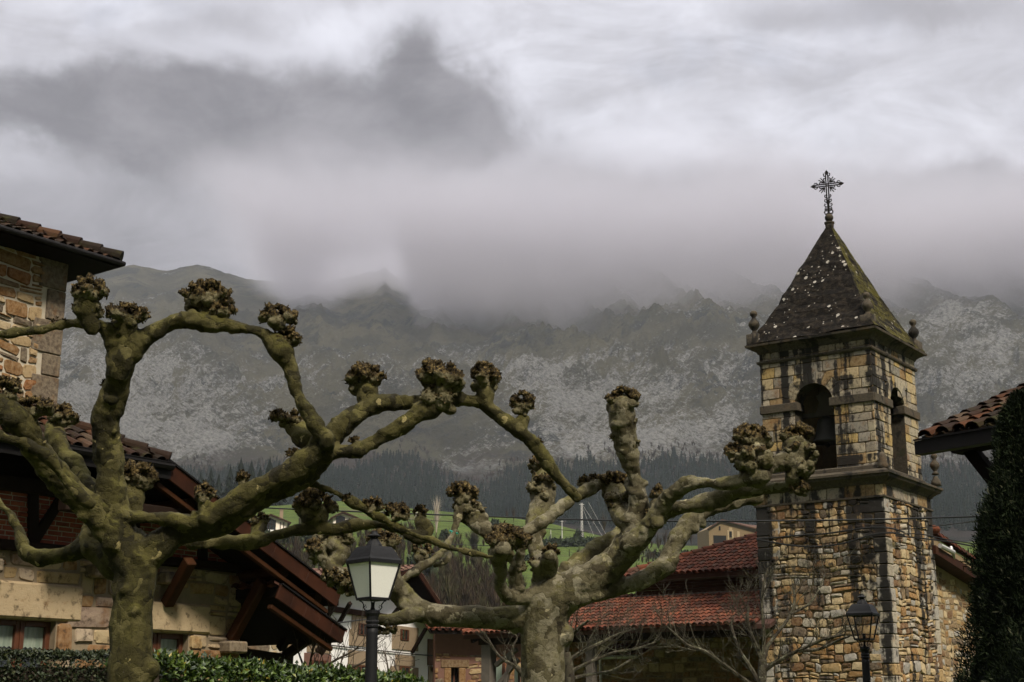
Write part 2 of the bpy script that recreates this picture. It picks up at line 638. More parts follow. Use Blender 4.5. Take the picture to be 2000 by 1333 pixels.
t.l.new(mixs.outputs[0], t.n['Material Output'].inputs['Surface'])
M['clear'] = m


def tile_mat(name, stops, moss=0.3, mosscol=(0.07, 0.07, 0.02)):
    m, t, b = material(name)
    p = t.pos()
    base = t.ramp(t.attr('rnd'), stops)
    n1 = t.noise(p, 9, 6, 0.65)
    n2 = t.noise(p, 2.2, 5, 0.65)
    base = t.mix(t.mul(t.step(n1, 0.45, 0.7), 0.55), base, (0.030, 0.021, 0.016))
    base = t.mix(t.mul(t.step(t.add(n2, t.mul(t.sub(n1, 0.5), 0.4)), 0.52, 0.66), moss), base, mosscol)
    t.put(b.inputs['Base Color'], base)
    b.inputs['Roughness'].default_value = 0.92
    b.inputs['Specular IOR Level'].default_value = 0.08
    t.put(b.inputs['Normal'], t.bump(n1, 0.5, 0.02))
    return m


M['tile_red'] = tile_mat('red_roof_tile', [(0, (0.108, 0.032, 0.018)), (0.3, (0.070, 0.024, 0.015)), (0.55, (0.145, 0.047, 0.025)), (0.8, (0.088, 0.040, 0.028)), (1, (0.042, 0.021, 0.015))], 0.45, (0.06, 0.045, 0.03))
M['tile_old'] = tile_mat('mossy_roof_tile', [(0, (0.024, 0.012, 0.008)), (0.5, (0.013, 0.010, 0.007)), (0.8, (0.060, 0.023, 0.010)), (1, (0.055, 0.042, 0.028))], 0.75, (0.026, 0.024, 0.008))
M['tile_far'] = tile_mat('faded_roof_tile', [(0, (0.12, 0.055, 0.04)), (0.5, (0.085, 0.045, 0.036)), (1, (0.19, 0.11, 0.085))], 0.4)
M['tile_bed'] = simple('roof_bed', (0.05, 0.022, 0.015), 0.95, 0.3, 5)

# brick infill
m, t, b = material('brick_infill')
base = t.ramp(t.attr('rnd'), [(0, (0.25, 0.052, 0.028)), (0.5, (0.31, 0.072, 0.038)), (0.8, (0.19, 0.042, 0.026)), (1, (0.36, 0.10, 0.05))])
n1 = t.noise(t.pos(), 22, 5, 0.6)
t.put(b.inputs['Base Color'], t.mix(t.mul(t.step(n1, 0.45, 0.75), 0.5), base, (0.06, 0.02, 0.014)))
b.inputs['Roughness'].default_value = 0.9
t.put(b.inputs['Normal'], t.bump(n1, 0.4, 0.01))
M['brick'] = m

# spire slabs: black lichen, white crust spots, moss
m, t, b = material('spire_slabs')
p = t.pos()
n1 = t.noise(p, 7, 7, 0.68)
n2 = t.noise(p, 1.6, 5, 0.6)
n3 = t.noise(p, 26, 5, 0.65)
base = t.mix(t.step(n1, 0.42, 0.70), (0.007, 0.006, 0.005), (0.032, 0.025, 0.018))
sx_, sy_, sz_ = t.sep(p)
spots = t.vor(p, 5.0, 'F1', 'Distance')
cellr = t.sep(t.vor(p, 5.0, 'F1', 'Color'))[0]
spot = t.mul(t.step(t.sub(t.add(0.30, t.mul(t.sub(n3, 0.5), 0.35)), spots), 0.0, 0.06), t.step(t.add(cellr, t.mul(t.sub(n2, 0.5), 2.2)), 0.80, 0.86))
spots2 = t.vor(p, 13.0, 'F1', 'Distance')
cellr2 = t.sep(t.vor(p, 13.0, 'F1', 'Color'))[1]
spot2 = t.mul(t.step(t.sub(0.28, spots2), 0.0, 0.08), t.step(t.add(cellr2, t.mul(t.sub(n2, 0.5), 1.6)), 0.90, 0.94))
base = t.mix(t.mul(t.m('MAXIMUM', spot, spot2), 0.9), base, t.mix(n3, (0.27, 0.25, 0.21), (0.50, 0.46, 0.40)))
nx, ny, nz = t.sep(t.nor())
mossm = t.mul(t.step(t.add(n2, t.mul(t.sub(n1, 0.5), 0.8)), 0.40, 0.58), t.step(nx, 0.30, 0.5))
base = t.mix(t.mul(mossm, 0.8), base, t.mix(n3, (0.035, 0.032, 0.008), (0.10, 0.085, 0.015)))
t.put(b.inputs['Base Color'], base)
b.inputs['Roughness'].default_value = 0.95
b.inputs['Specular IOR Level'].default_value = 0.1
t.put(b.inputs['Normal'], t.bump(t.add(n1, t.mul(n3, 0.5)), 0.9, 0.05))
M['spire'] = m


def bark_mat(name, tones, dark, patch, pscale, patchy=0.86, mott=0.6, moss_lit=(0.06, 0.06, 0.012), moss=0.5):
    """flaking plane bark: plates of several tones, pale fresh scars, dark stains, and moss that also paints light on limb tops"""
    m, t, b = material(name)
    p = t.pos()
    n1 = t.noise(p, 3.2, 6, 0.62, 0.3)
    n2 = t.noise(p, 19, 8, 0.7)
    n3 = t.noise(p, 70, 5, 0.68)
    wv = t.node('ShaderNodeVectorMath', operation='SCALE')
    wn = t.node('ShaderNodeTexNoise')
    t.put(wn.inputs['Vector'], p)
    wn.inputs['Scale'].default_value = 9.0
    wn.inputs['Detail'].default_value = 5
    t.l.new(wn.outputs['Color'], wv.inputs[0])
    wv.inputs['Scale'].default_value = 0.22
    av = t.node('ShaderNodeVectorMath', operation='ADD')
    t.l.new(p, av.inputs[0])
    t.l.new(wv.outputs[0], av.inputs[1])
    q = av.outputs[0]
    cell = t.sep(t.vor(q, pscale, 'F1', 'Color'))
    base = t.ramp(t.add(t.mul(cell[0], 0.52), t.mul(n1, 0.54)), [(0.2, tones[0]), (0.42, tones[1]), (0.58, tones[2]), (0.8, tones[3])])
    base = t.mix(t.mul(t.step(n2, 0.48, 0.70), mott), base, dark)
    c = t.vor(q, pscale * 1.35, 'F1', 'Distance')
    cr = t.sep(t.vor(q, pscale * 1.35, 'F1', 'Color'))
    big = t.noise(p, 0.9, 3, 0.5)
    e = t.mul(t.step(t.sub(t.add(t.mul(cr[2], 0.34), 0.10), c), 0.0, 0.04), t.step(t.add(cr[0], t.mul(t.sub(big, 0.5), 0.5)), patchy, patchy + 0.01))
    base = t.mix(t.mul(e, 0.8), base, t.mix(n2, patch, tuple(x * 0.55 for x in patch)))
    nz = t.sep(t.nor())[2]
    lit_top = t.mul(t.step(t.add(n1, t.mul(t.sub(n2, 0.5), 0.5)), 0.46, 0.62), t.step(t.add(nz, t.mul(t.sub(n2, 0.5), 0.6)), -0.3, 0.6))  # moss favours upward faces; its bright colour doubles as painted light there
    base = t.mix(t.mul(lit_top, moss), base, moss_lit)
    base = t.mix(t.mul(t.step(n3, 0.52, 0.75), 0.5), base, dark)
    sc_ = t.vor(t.mapv(q, scale=(1, 1, 1.7)), 3.2, 'F1', 'Distance')          # healed branch scars
    scr = t.sep(t.vor(t.mapv(q, scale=(1, 1, 1.7)), 3.2, 'F1', 'Color'))[1]
    base = t.mix(t.mul(t.mul(t.step(t.sub(0.17, sc_), 0.0, 0.05), t.step(scr, 0.62, 0.65)), 0.8), base, dark)
    t.put(b.inputs['Base Color'], base)
    b.inputs['Roughness'].default_value = 0.88
    b.inputs['Specular IOR Level'].default_value = 0.18
    edge = t.vor(q, pscale, 'DISTANCE_TO_EDGE', 'Distance')
    h = t.add(t.add(t.mul(n2, 1.0), t.mul(n3, 0.5)), t.mul(t.step(edge, 0.0, 0.06), 0.25))
    t.put(b.inputs['Normal'], t.bump(h, 0.8, 0.022))
    return m


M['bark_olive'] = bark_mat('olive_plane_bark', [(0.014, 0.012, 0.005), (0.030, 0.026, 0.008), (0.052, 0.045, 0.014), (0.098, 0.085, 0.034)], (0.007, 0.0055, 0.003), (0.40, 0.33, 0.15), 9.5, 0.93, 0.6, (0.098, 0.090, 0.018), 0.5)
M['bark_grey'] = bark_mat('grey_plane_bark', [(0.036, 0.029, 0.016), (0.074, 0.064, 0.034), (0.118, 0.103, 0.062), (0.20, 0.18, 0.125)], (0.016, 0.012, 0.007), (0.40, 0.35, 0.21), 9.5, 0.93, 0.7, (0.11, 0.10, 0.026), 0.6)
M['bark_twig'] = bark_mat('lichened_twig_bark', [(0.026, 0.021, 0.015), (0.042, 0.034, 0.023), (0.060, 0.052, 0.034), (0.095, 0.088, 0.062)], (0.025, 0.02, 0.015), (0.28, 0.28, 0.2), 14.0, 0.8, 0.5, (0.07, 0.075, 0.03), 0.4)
M['bark_dark'] = simple('dark_bark', (0.045, 0.034, 0.024), 0.9, 0.4, 9, bump=0.4)
M['birch'] = simple('pale_birch_bark', (0.42, 0.36, 0.29), 0.85, 0.3, 2)

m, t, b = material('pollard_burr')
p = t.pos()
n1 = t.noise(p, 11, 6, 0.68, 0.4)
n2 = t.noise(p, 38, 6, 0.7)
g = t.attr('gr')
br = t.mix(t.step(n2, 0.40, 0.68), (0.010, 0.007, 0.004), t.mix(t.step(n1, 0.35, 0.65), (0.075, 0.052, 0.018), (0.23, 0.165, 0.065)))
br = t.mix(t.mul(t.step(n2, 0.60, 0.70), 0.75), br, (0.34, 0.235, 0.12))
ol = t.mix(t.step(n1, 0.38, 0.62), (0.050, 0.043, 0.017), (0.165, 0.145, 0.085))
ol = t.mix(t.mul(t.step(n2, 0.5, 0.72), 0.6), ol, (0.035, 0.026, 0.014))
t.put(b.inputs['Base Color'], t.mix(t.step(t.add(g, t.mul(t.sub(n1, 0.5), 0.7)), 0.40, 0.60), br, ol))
b.inputs['Roughness'].default_value = 0.9
b.inputs['Specular IOR Level'].default_value = 0.15
t.put(b.inputs['Normal'], t.bump(t.add(n1, n2), 0.9, 0.03))
M['burr'] = m


def leaf_mat(name, stops, rough=0.5, spec=0.4, sss=0.0):
    m, t, b = material(name)
    base = t.ramp(t.attr('rnd'), stops)
    n = t.noise(t.pos(), 1.5, 4, 0.6)
    base = t.mix(t.mul(t.step(n, 0.4, 0.7), 0.4), base, tuple(c * 0.5 for c in stops[0][1]))
    t.put(b.inputs['Base Color'], base)
    b.inputs['Roughness'].default_value = rough
    b.inputs['Specular IOR Level'].default_value = spec
    return m


M['laurel'] = leaf_mat('laurel_leaf', [(0, (0.009, 0.019, 0.003)), (0.5, (0.025, 0.050, 0.007)), (0.955, (0.09, 0.135, 0.018)), (0.98, (0.24, 0.19, 0.02)), (1, (0.26, 0.2, 0.03))], 0.45, 0.35)
M['clipped'] = leaf_mat('clipped_hedge_leaf', [(0, (0.010, 0.016, 0.005)), (0.6, (0.02, 0.032, 0.009)), (1, (0.045, 0.05, 0.014))], 0.6)
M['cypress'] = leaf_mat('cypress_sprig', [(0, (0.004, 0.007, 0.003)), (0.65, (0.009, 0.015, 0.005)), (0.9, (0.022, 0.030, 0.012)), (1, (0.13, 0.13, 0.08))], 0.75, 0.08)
M['conifer'] = leaf_mat('conifer_needles', [(0, (0.003, 0.006, 0.004)), (0.6, (0.006, 0.010, 0.007)), (1, (0.012, 0.017, 0.010))], 0.8, 0.1)
M['far_conifer'] = leaf_mat('far_conifer_needles', [(0, (0.005, 0.009, 0.008)), (0.6, (0.008, 0.014, 0.011)), (1, (0.020, 0.020, 0.015))], 0.9, 0.0)
M['bare_brush'] = leaf_mat('bare_brush', [(0, (0.026, 0.020, 0.013)), (0.5, (0.052, 0.034, 0.024)), (0.8, (0.045, 0.044, 0.017)), (1, (0.11, 0.085, 0.058))], 0.9, 0.0)
M['bare_wood'] = leaf_mat('bare_woodland_twigs', [(0, (0.045, 0.035, 0.032)), (0.5, (0.065, 0.048, 0.042)), (1, (0.09, 0.07, 0.052))], 0.9, 0.0)
M['bush'] = leaf_mat('bush_leaf', [(0, (0.010, 0.016, 0.008)), (0.7, (0.02, 0.03, 0.012)), (1, (0.04, 0.05, 0.02))], 0.7, 0.2)
M['brush_grey'] = leaf_mat('grey_bush_twigs', [(0, (0.045, 0.04, 0.028)), (1, (0.12, 0.105, 0.075))], 0.9, 0.0)

# meadow and village ground
m, t, b = material('meadow_ground')
p = t.pos()
n1 = t.noise(p, 0.025, 6, 0.6)
n2 = t.noise(p, 0.3, 6, 0.65)
n3 = t.noise(p, 2.0, 5, 0.7)
grass = t.mix(t.step(n2, 0.32, 0.68), (0.034, 0.055, 0.010), (0.085, 0.118, 0.020))
grass = t.mix(t.mul(t.step(n3, 0.4, 0.7), 0.55), grass, (0.028, 0.036, 0.010))
rough_ = t.mix(n2, (0.055, 0.045, 0.024), (0.085, 0.068, 0.030))
t.put(b.inputs['Base Color'], t.mix(t.step(n1, 0.56, 0.66), grass, rough_))
b.inputs['Roughness'].default_value = 0.95
b.inputs['Specular IOR Level'].default_value = 0.1
t.put(b.inputs['Normal'], t.bump(n3, 0.8, 0.5))
M['meadow'] = m

# limestone mountain
m, t, b = material('limestone_mountain')
p = t.pos()
px_, py_, pz_ = t.sep(p)
pr = t.mapv(t.mapv(p, rot=(0, rad(38), 0)), scale=(0.55, 0.6, 1.05))
pr2 = t.mapv(t.mapv(p, rot=(0, rad(-30), 0)), scale=(0.5, 0.5, 1.1))
big = t.noise(p, 0.0032, 6, 0.6)
medn = t.noise(pr, 0.016, 8, 0.7)
spk = t.noise(pr, 0.10, 9, 0.82)
spk2 = t.noise(pr2, 0.34, 6, 0.8)
n4 = t.noise(p, 0.010, 6, 0.6)
amt = t.attr('gr')                       # how much bare rock crops out here
rockm = t.add(t.add(t.mul(spk, 0.75), t.mul(spk2, 0.45)), t.add(t.mul(medn, 0.75), t.mul(big, 0.35)))
rockm = t.step(t.add(rockm, t.mul(t.sub(amt, 0.5), 0.34)), 1.17, 1.33)
rock = t.mix(t.step(spk2, 0.3, 0.7), (0.14, 0.137, 0.13), (0.40, 0.39, 0.375))
scrub = t.mix(t.step(n4, 0.35, 0.65), (0.060, 0.055, 0.038), (0.125, 0.112, 0.072))
scrub = t.mix(t.step(medn, 0.5, 0.62), scrub, (0.05, 0.048, 0.038))
dkpatch = t.step(t.add(t.noise(t.mapv(p, loc=(300, 0, 77)), 0.0085, 7, 0.7), t.mul(t.sub(spk, 0.5), 0.4)), 0.545, 0.62)
scrub = t.mix(t.mul(dkpatch, 0.8), scrub, (0.024, 0.027, 0.03))
base = t.mix(rockm, scrub, rock)
low = t.step(t.add(pz_, t.mul(t.sub(n4, 0.5), 150.0)), 275.0, 215.0)
wood = t.mix(t.step(t.noise(p, 0.02, 6, 0.7), 0.42, 0.6), (0.06, 0.045, 0.04), (0.022, 0.026, 0.022))
base = t.mix(low, base, wood)
t.put(b.inputs['Base Color'], base)
b.inputs['Roughness'].default_value = 0.97
b.inputs['Specular IOR Level'].default_value = 0.05
t.put(b.inputs['Normal'], t.bump(t.add(t.add(t.mul(spk, 1.0), t.mul(spk2, 0.35)), t.mul(medn, 2.6)), 1.0, 24.0))
M['mountain'] = m
# ------------------------------------------------------------------ terrain
def curve(pts):
    xs, ys = zip(*pts)
    return lambda x: np.interp(x, xs, ys)


RIDGE = curve([(-2500, 1010), (0, 988), (450, 985), (540, 986), (620, 980), (700, 977), (780, 990), (860, 997), (1000, 1012), (1080, 1025),
               (1130, 1036), (1190, 1050), (1300, 1064), (1400, 1066), (1500, 1060), (2000, 1060), (4500, 1040)])
WOOD = curve([(-2500, 930), (300, 930), (450, 925), (650, 905), (780, 915), (860, 930), (930, 945), (1010, 930), (1120, 925), (1250, 920), (1500, 918),
              (1850, 925), (2000, 928), (4500, 930)])
TOP = curve([(-2500, 600), (-600, 575), (0, 560), (130, 546), (190, 531), (250, 524), (330, 528), (385, 519), (410, 524), (440, 540), (480, 548),
             (560, 560), (640, 556), (680, 546), (712, 540), (735, 538), (752, 527), (765, 540), (790, 552), (850, 530), (1000, 490), (1300, 440), (1700, 450),
             (2000, 470), (2800, 520), (4500, 560)])


def py_knots(px):
    o = np.ones_like(px)
    R, W, T = RIDGE(px), WOOD(px), TOP(px)
    ks = [(110, 1398 * o), (160, 1312 * o), (230, 1205 * o), (310, 1125 * o), (400, R + 42), (480, R), (525, R + 14), (720, R + 44),
          (900, np.maximum(R + 20, 1042)), (1130, np.maximum(W + 72, 985)), (1420, W), (1700, W - (W - T) * 0.30), (2000, W - (W - T) * 0.56),
          (2300, W - (W - T) * 0.80), (2600, T), (2660, T + 40), (3200, T + 170)]
    return ks


def ray_xz(px, py):
    cx, cy = (px - 1000) / F, (666.5 - py) / F
    yy = CP - SP * cy
    return cx / yy, (SP + CP * cy) / yy


def terrain(pxs, Ys):
    PX, YY = np.meshgrid(pxs, Ys)
    ks = py_knots(pxs)
    ky = np.array([k[0] for k in ks], float)
    kp = np.array([k[1] for k in ks])                    # (nk, ncol)
    PY = np.empty_like(PX)
    for j in range(len(pxs)):
        PY[:, j] = np.interp(YY[:, j], ky, kp[:, j])
    gx, gz = ray_xz(PX, PY)
    X, Z = gx * YY, 1.6 + gz * YY
    # flat village green in front, blending into the slope
    f = np.clip((YY - 75) / 45, 0, 1)
    f = f * f * (3 - 2 * f)
    Z = np.where(YY < 110, 0, Z)
    Z = Z * f
    return PX, X, YY, Z


def terrain_noise(X, Y, Z, mount):
    p = np.stack([X.ravel(), Y.ravel(), Z.ravel()], 1)
    if not mount:
        amp = np.clip((Y.ravel() - 90) / 200, 0, 1) * 1.5
        return (fbm(p * [0.012, 0.012, 0], 4) * amp).reshape(X.shape)
    rise = np.clip((Z.ravel() - 190) / 160, 0, 1)
    crest = np.clip((2600 - Y.ravel()) / 420, 0.16, 1)
    q = p.copy()
    q[:, 0] += 0.55 * p[:, 2]                               # gullies run down the slope to the right
    r1 = fbm(q * [0.0062, 0.0022, 0.0018], 5, 0.52, True)
    r2 = fbm(p * [0.026, 0.017, 0.026] + 5, 4, 0.6, True)
    r3 = fbm(p * 0.11 + 9, 2, 0.5)
    hi = np.clip((2250 - Y.ravel()) / 550, 0.08, 1)
    return ((r1 * 60 + r2 * 28 * hi + r3 * 6 * hi) * rise * crest).reshape(X.shape)


def grid_faces(nr, nc):
    i = np.arange(nr - 1)[:, None] * nc + np.arange(nc - 1)[None, :]
    return np.stack([i, i + 1, i + nc + 1, i + nc], -1).reshape(-1, 4)


SEAM = 900.0
cols_a = np.concatenate([np.linspace(-6000, -300, 40)[:-1], np.linspace(-300, 2300, 330), np.linspace(2300, 8000, 40)[1:]])
rows_a = np.concatenate([[-400, -150, -60, -20, 5, 20, 40, 60, 75, 85, 95, 105], np.linspace(112, 540, 110), np.linspace(550, SEAM, 30)])
# near rows must not be laid out along camera columns behind the viewer, so widen by a floor on the distance
PXa, Xa, Ya, Za = terrain(cols_a, rows_a)
gx0, _ = ray_xz(PXa, np.full_like(PXa, 1390.0))
Xa = np.where(Ya < 300, gx0 * np.maximum(Ya, 60), Xa)
fade = np.clip((Ya - 60) / 240, 0, 1)
Xa = np.where(Ya < 300, (gx0 * np.maximum(Ya, 60)), Xa)
Za = Za + terrain_noise(Xa, Ya, Za, False)
np_mesh('ground', np.stack([Xa.ravel(), Ya.ravel(), Za.ravel()], 1), grid_faces(*Xa.shape), M['meadow'], smooth=True)['kind'] = 'structure'

cols_b = np.concatenate([np.linspace(-5000, -250, 70)[:-1], np.linspace(-250, 2250, 960), np.linspace(2250, 7000, 70)[1:]])
rows_b = np.concatenate([np.linspace(SEAM, 1150, 24)[:-1], np.linspace(1150, 1450, 50)[:-1], np.linspace(1450, 2600, 330), np.linspace(2610, 3200, 14)])
PXb, Xb, Yb, Zb = terrain(cols_b, rows_b)
Zb = Zb + terrain_noise(Xb, Yb, Zb, True)
PYb = None
# share of bare rock in each part of the face
RK = [(0.9, 280, 740, 210, 130), (0.7, 420, 870, 120, 50), (1.0, 1180, 770, 260, 100), (0.8, 1300, 880, 180, 50), (0.55, 700, 720, 200, 80), (1.1, 925, 915, 55, 40),
      (0.9, 1880, 700, 130, 110), (0.9, 1850, 870, 120, 60), (0.5, 1030, 700, 150, 90), (-0.9, 830, 830, 130, 70), (-0.8, 880, 640, 420, 50),
      (-0.5, 350, 560, 260, 40), (-0.5, 560, 900, 120, 60), (0.6, 200, 830, 150, 60), (-0.4, 480, 640, 160, 70)]
YYp = Zb - 1.6
cyb = ((YYp / Yb) * CP - SP) / (CP + SP * (YYp / Yb))
pyb = 666.5 - cyb * F
amt = np.full_like(Xb, 0.42)
for (wt, cx_, cy_, rx_, ry_) in RK:
    amt += 0.5 * wt * np.exp(-((PXb - cx_) / rx_) ** 2 - ((pyb - cy_) / ry_) ** 2)
amt = np.clip(amt, 0, 1)
np_mesh('mountain', np.stack([Xb.ravel(), Yb.ravel(), Zb.ravel()], 1), grid_faces(*Xb.shape), M['mountain'], smooth=True, gr=amt.ravel())['kind'] = 'structure'


def ground_at(px, Y):
    """world point on the terrain under photo column px at depth Y"""
    ks = py_knots(np.array([float(px)]))
    py = np.interp(Y, [k[0] for k in ks], [float(k[1][0]) for k in ks])
    gx, gz = ray_xz(px, py)
    z = 1.6 + gz * Y if Y >= 110 else 0.0
    f = min(1, max(0, (Y - 75) / 45))
    z *= f * f * (3 - 2 * f)
    return V((gx * Y, Y, z))


# ------------------------------------------------------------------ low cloud lying on the ridge
m, t, b = material('cloud_bank')
t.n.remove(b)
p = t.pos()
cx_, cy_, cz_ = t.sep(p)
xn = t.m('DIVIDE', t.add(cx_, 2000.0), 4400.0)
fc = t.node('ShaderNodeFloatCurve')
cv = fc.mapping.curves[0]
ZB = [(-2000, 900), (-800, 885), (-600, 845), (-500, 780), (-415, 695), (-335, 640), (-265, 680), (-190, 665), (-130, 535), (0, 506), (200, 498), (400, 500), (560, 524),
      (700, 550), (830, 572), (2400, 620)]
pts_ = [((x + 2000) / 4400, z / 1500) for x, z in ZB]
cv.points[0].location = pts_[0]
cv.points[1].location = pts_[-1]
for q in pts_[1:-1]:
    cv.points.new(*q)
fc.mapping.update()
t.put(fc.inputs['Value'], xn)
zb = t.mul(fc.outputs[0], 1500.0)
na = t.noise(t.mapv(p, scale=(1, 1, 1.6)), 0.0042, 3, 0.55, 0.0)
nb = t.noise(p, 0.016, 2, 0.6)
zz = t.add(cz_, t.add(t.mul(t.sub(na, 0.5), 230.0), t.mul(t.sub(nb, 0.5), 60.0)))
rel = t.sub(zz, zb)
dens = t.mul(t.step(rel, -10.0, 120.0), t.step(zz, 900.0, 650.0))
dens = t.mul(dens, t.add(0.55, t.mul(na, 0.9)))
dens = t.mul(dens, t.step(t.add(cy_, t.mul(t.sub(nb, 0.5), 120.0)), 1930.0, 2140.0))
dens = t.mul(dens, t.step(cy_, 2950.0, 2750.0))
pv = t.node('ShaderNodeVolumePrincipled')
pv.inputs['Color'].default_value = (0.77, 0.755, 0.80, 1)
pv.inputs['Anisotropy'].default_value = 0.55
t.put(pv.inputs['Density'], t.mul(dens, 0.021))
t.l.new(pv.outputs[0], t.n['Material Output'].inputs['Volume'])
m.cycles.volume_step_rate = 0.25 if hasattr(m, 'cycles') else 1
M['cloud'] = m
mb = MB()
x0, x1, y0, y1, z0, z1 = -1500, 1900, 1880, 2960, 415, 1060
mb.hexa([(x0 * 0.8, y0, z0), (x1 * 0.8, y0, z0), (x1 * 1.25, y1, z0), (x0 * 1.25, y1, z0),
         (x0 * 0.8, y0, z1), (x1 * 0.8, y0, z1), (x1 * 1.25, y1, z1), (x0 * 1.25, y1, z1)])
cl = mb.build('cloud_bank', M['cloud'])
tag(cl, kind='stuff')

# haze: one even box of air round the whole scene
m, t, b = material('haze_air')
t.n.remove(b)
pv = t.node('ShaderNodeVolumePrincipled')
pv.inputs['Color'].default_value = (0.84, 0.90, 1.0, 1)
pv.inputs['Density'].default_value = 0.00007
pv.inputs['Anisotropy'].default_value = 0.2
t.l.new(pv.outputs[0], t.n['Material Output'].inputs['Volume'])
M['haze'] = m
mb = MB()
mb.box((0, 1500, 690), (8600, 0, 0), (0, 2100, 0), (0, 0, 695))
hz = mb.build('haze', M['haze'])
tag(hz, kind='stuff')
# ------------------------------------------------------------------ masonry and tiles
def stones(mb, O, U, N, W, H, ch, cw, gap=0.018, depth=0.02, jit=0.02, wob=0.03, keep=None, seed=0, split=0.15, rnd=None, Vd=V((0, 0, 1)), u0=0.0, v0=0.0, cut=0.2, courses=None):
    """a face of stones in relief over a mortar bed: O corner, U along, N outward"""
    R = random.Random(seed)
    O, U, N, Vd = V(O), V(U), V(N), V(Vd)
    v = v0
    ci = 0
    while v < H - 0.02:
        h = R.uniform(*ch)
        if v + h > H - ch[0] * 0.5: h = H - v
        u = u0 - R.uniform(0, cw[1] * 0.8) * (ci % 2 if courses else 1)
        while u < W - 0.01:
            w_ = R.uniform(*cw)
            if R.random() < 0.12: w_ *= 1.5
            if u + w_ > W - cw[0] * 0.5: w_ = W - u
            ua, ub = max(u, u0), min(u + w_, W)
            u += w_
            if ub - ua < 0.04: continue
            parts = [(v, v + h)]
            if R.random() < split and h > 0.14:
                k = R.uniform(0.35, 0.65)
                parts = [(v, v + h * k), (v + h * k, v + h)]
            for (va, vb) in parts:
                if keep and not keep((ua + ub) / 2, (va + vb) / 2, ua, ub, va, vb): continue
                g = gap * R.uniform(0.5, 1.3) / 2
                a0, a1, b0, b1 = ua + g, ub - g, va + g, vb - g
                cu = min((a1 - a0), (b1 - b0)) * cut * R.uniform(0.5, 1.4)
                q = [(a0 + cu, b0), (a1 - cu, b0), (a1, b0 + cu), (a1, b1 - cu), (a1 - cu, b1), (a0 + cu, b1), (a0, b1 - cu), (a0, b0 + cu)]
                qq = []
                for (x, y) in q:
                    x += R.uniform(-jit, jit) + wob * math.sin(y * 5.1 + seed) * 0.6
                    y += R.uniform(-jit, jit) + wob * math.sin(x * 3.3 + seed * 1.7) + wob * 0.5 * math.sin(x * 9.1 + y * 4)
                    x = min(max(x, u0 + 0.004), W - 0.004)
                    qq.append((x, y))
                mx = sum(a for a, _ in qq) / 8
                my = sum(b_ for _, b_ in qq) / 8
                d_ = depth * R.uniform(0.35, 1.25)
                ins = min(0.3, 0.022 / max(0.05, min(a1 - a0, b1 - b0)))
                tilt = R.uniform(-0.4, 0.4) * d_
                r = R.random() if rnd is None else rnd(R, mx, my)
                b = len(mb.v)
                for (x, y) in qq: mb.v.append(O + U * x + Vd * y - N * 0.01)
                for (x, y) in qq:
                    x2, y2 = x + (mx - x) * ins, y + (my - y) * ins
                    mb.v.append(O + U * x2 + Vd * y2 + N * (d_ * 0.8 + tilt * (1 if y > my else -1)))
                mb.v.append(O + U * mx + Vd * my + N * (d_ * 1.15))
                for k in range(8):
                    k2 = (k + 1) % 8
                    mb.f.append((b + k, b + k2, b + 8 + k2, b + 8 + k))
                    mb.f.append((b + 8 + k, b + 8 + k2, b + 16))
                    mb.r += [r, r]
                    mb.m += [mb.cur, mb.cur]
        v += h
        ci += 1


def roof_tiles(mb, O, U, S, N, ulen, slen, keep=None, pw=0.19, pl=0.34, seed=0, wild=0.01, rr=None):
    """barrel tiles: O eave corner, U along the eave, S up the slope, N normal"""
    R = random.Random(seed)
    O, U, S, N = V(O), V(U).normalized(), V(S).normalized(), V(N).normalized()
    nu, ns = int(ulen / pw) + 1, int(slen / pl) + 1
    for j in range(ns):
        for i in range(nu):
            for kind in (0, 1):
                uc = (i + 0.5 * kind) * pw + R.uniform(-wild, wild)
                s0 = j * pl - 0.05 + R.uniform(-wild, wild) - (0.02 if kind else 0)
                s1 = s0 + pl + 0.09
                if uc > ulen or (keep and not keep(uc, s0 + pl * 0.5)): continue
                r0, r1 = (0.096, 0.078) if kind == 0 else (0.078, 0.09)
                lift0, lift1 = (0.05, 0.028) if kind == 0 else (0.06, 0.045)
                r = R.random() if rr is None else rr(R)
                b = len(mb.v)
                sk = R.uniform(-1, 1) * wild
                for (s_, ra, lf, dx) in ((s0, r0, lift0, -sk), (s1, r1, lift1, sk)):
                    for k in range(6):
                        a = math.pi * k / 5
                        if kind == 0:
                            off = U * (math.cos(a) * ra) + N * (math.sin(a) * ra * 0.85 + lf - 0.02)
                        else:
                            off = U * (math.cos(a) * ra) - N * (math.sin(a) * ra * 0.55 - lf + 0.01)
                        mb.v.append(O + U * (uc + dx) + S * s_ + off)
                for k in range(5):
                    mb.f.append((b + k, b + k + 1, b + 7 + k, b + 6 + k))
                    mb.r.append(r)
                    mb.m.append(mb.cur)
                # thick lower lip
                b2 = len(mb.v)
                for k in range(6):
                    a = math.pi * k / 5
                    ra = r0 - 0.018
                    if kind == 0:
                        off = U * (math.cos(a) * ra) + N * (math.sin(a) * ra * 0.85 + lift0 - 0.02)
                    else:
                        off = U * (math.cos(a) * ra) - N * (math.sin(a) * ra * 0.55 - lift0 + 0.01)
                    mb.v.append(O + U * (uc - sk) + S * (s0 + 0.004) + off)
                for k in range(5):
                    mb.f.append((b + k + 1, b + k, b2 + k, b2 + k + 1))
                    mb.r.append(r)
                    mb.m.append(mb.cur)


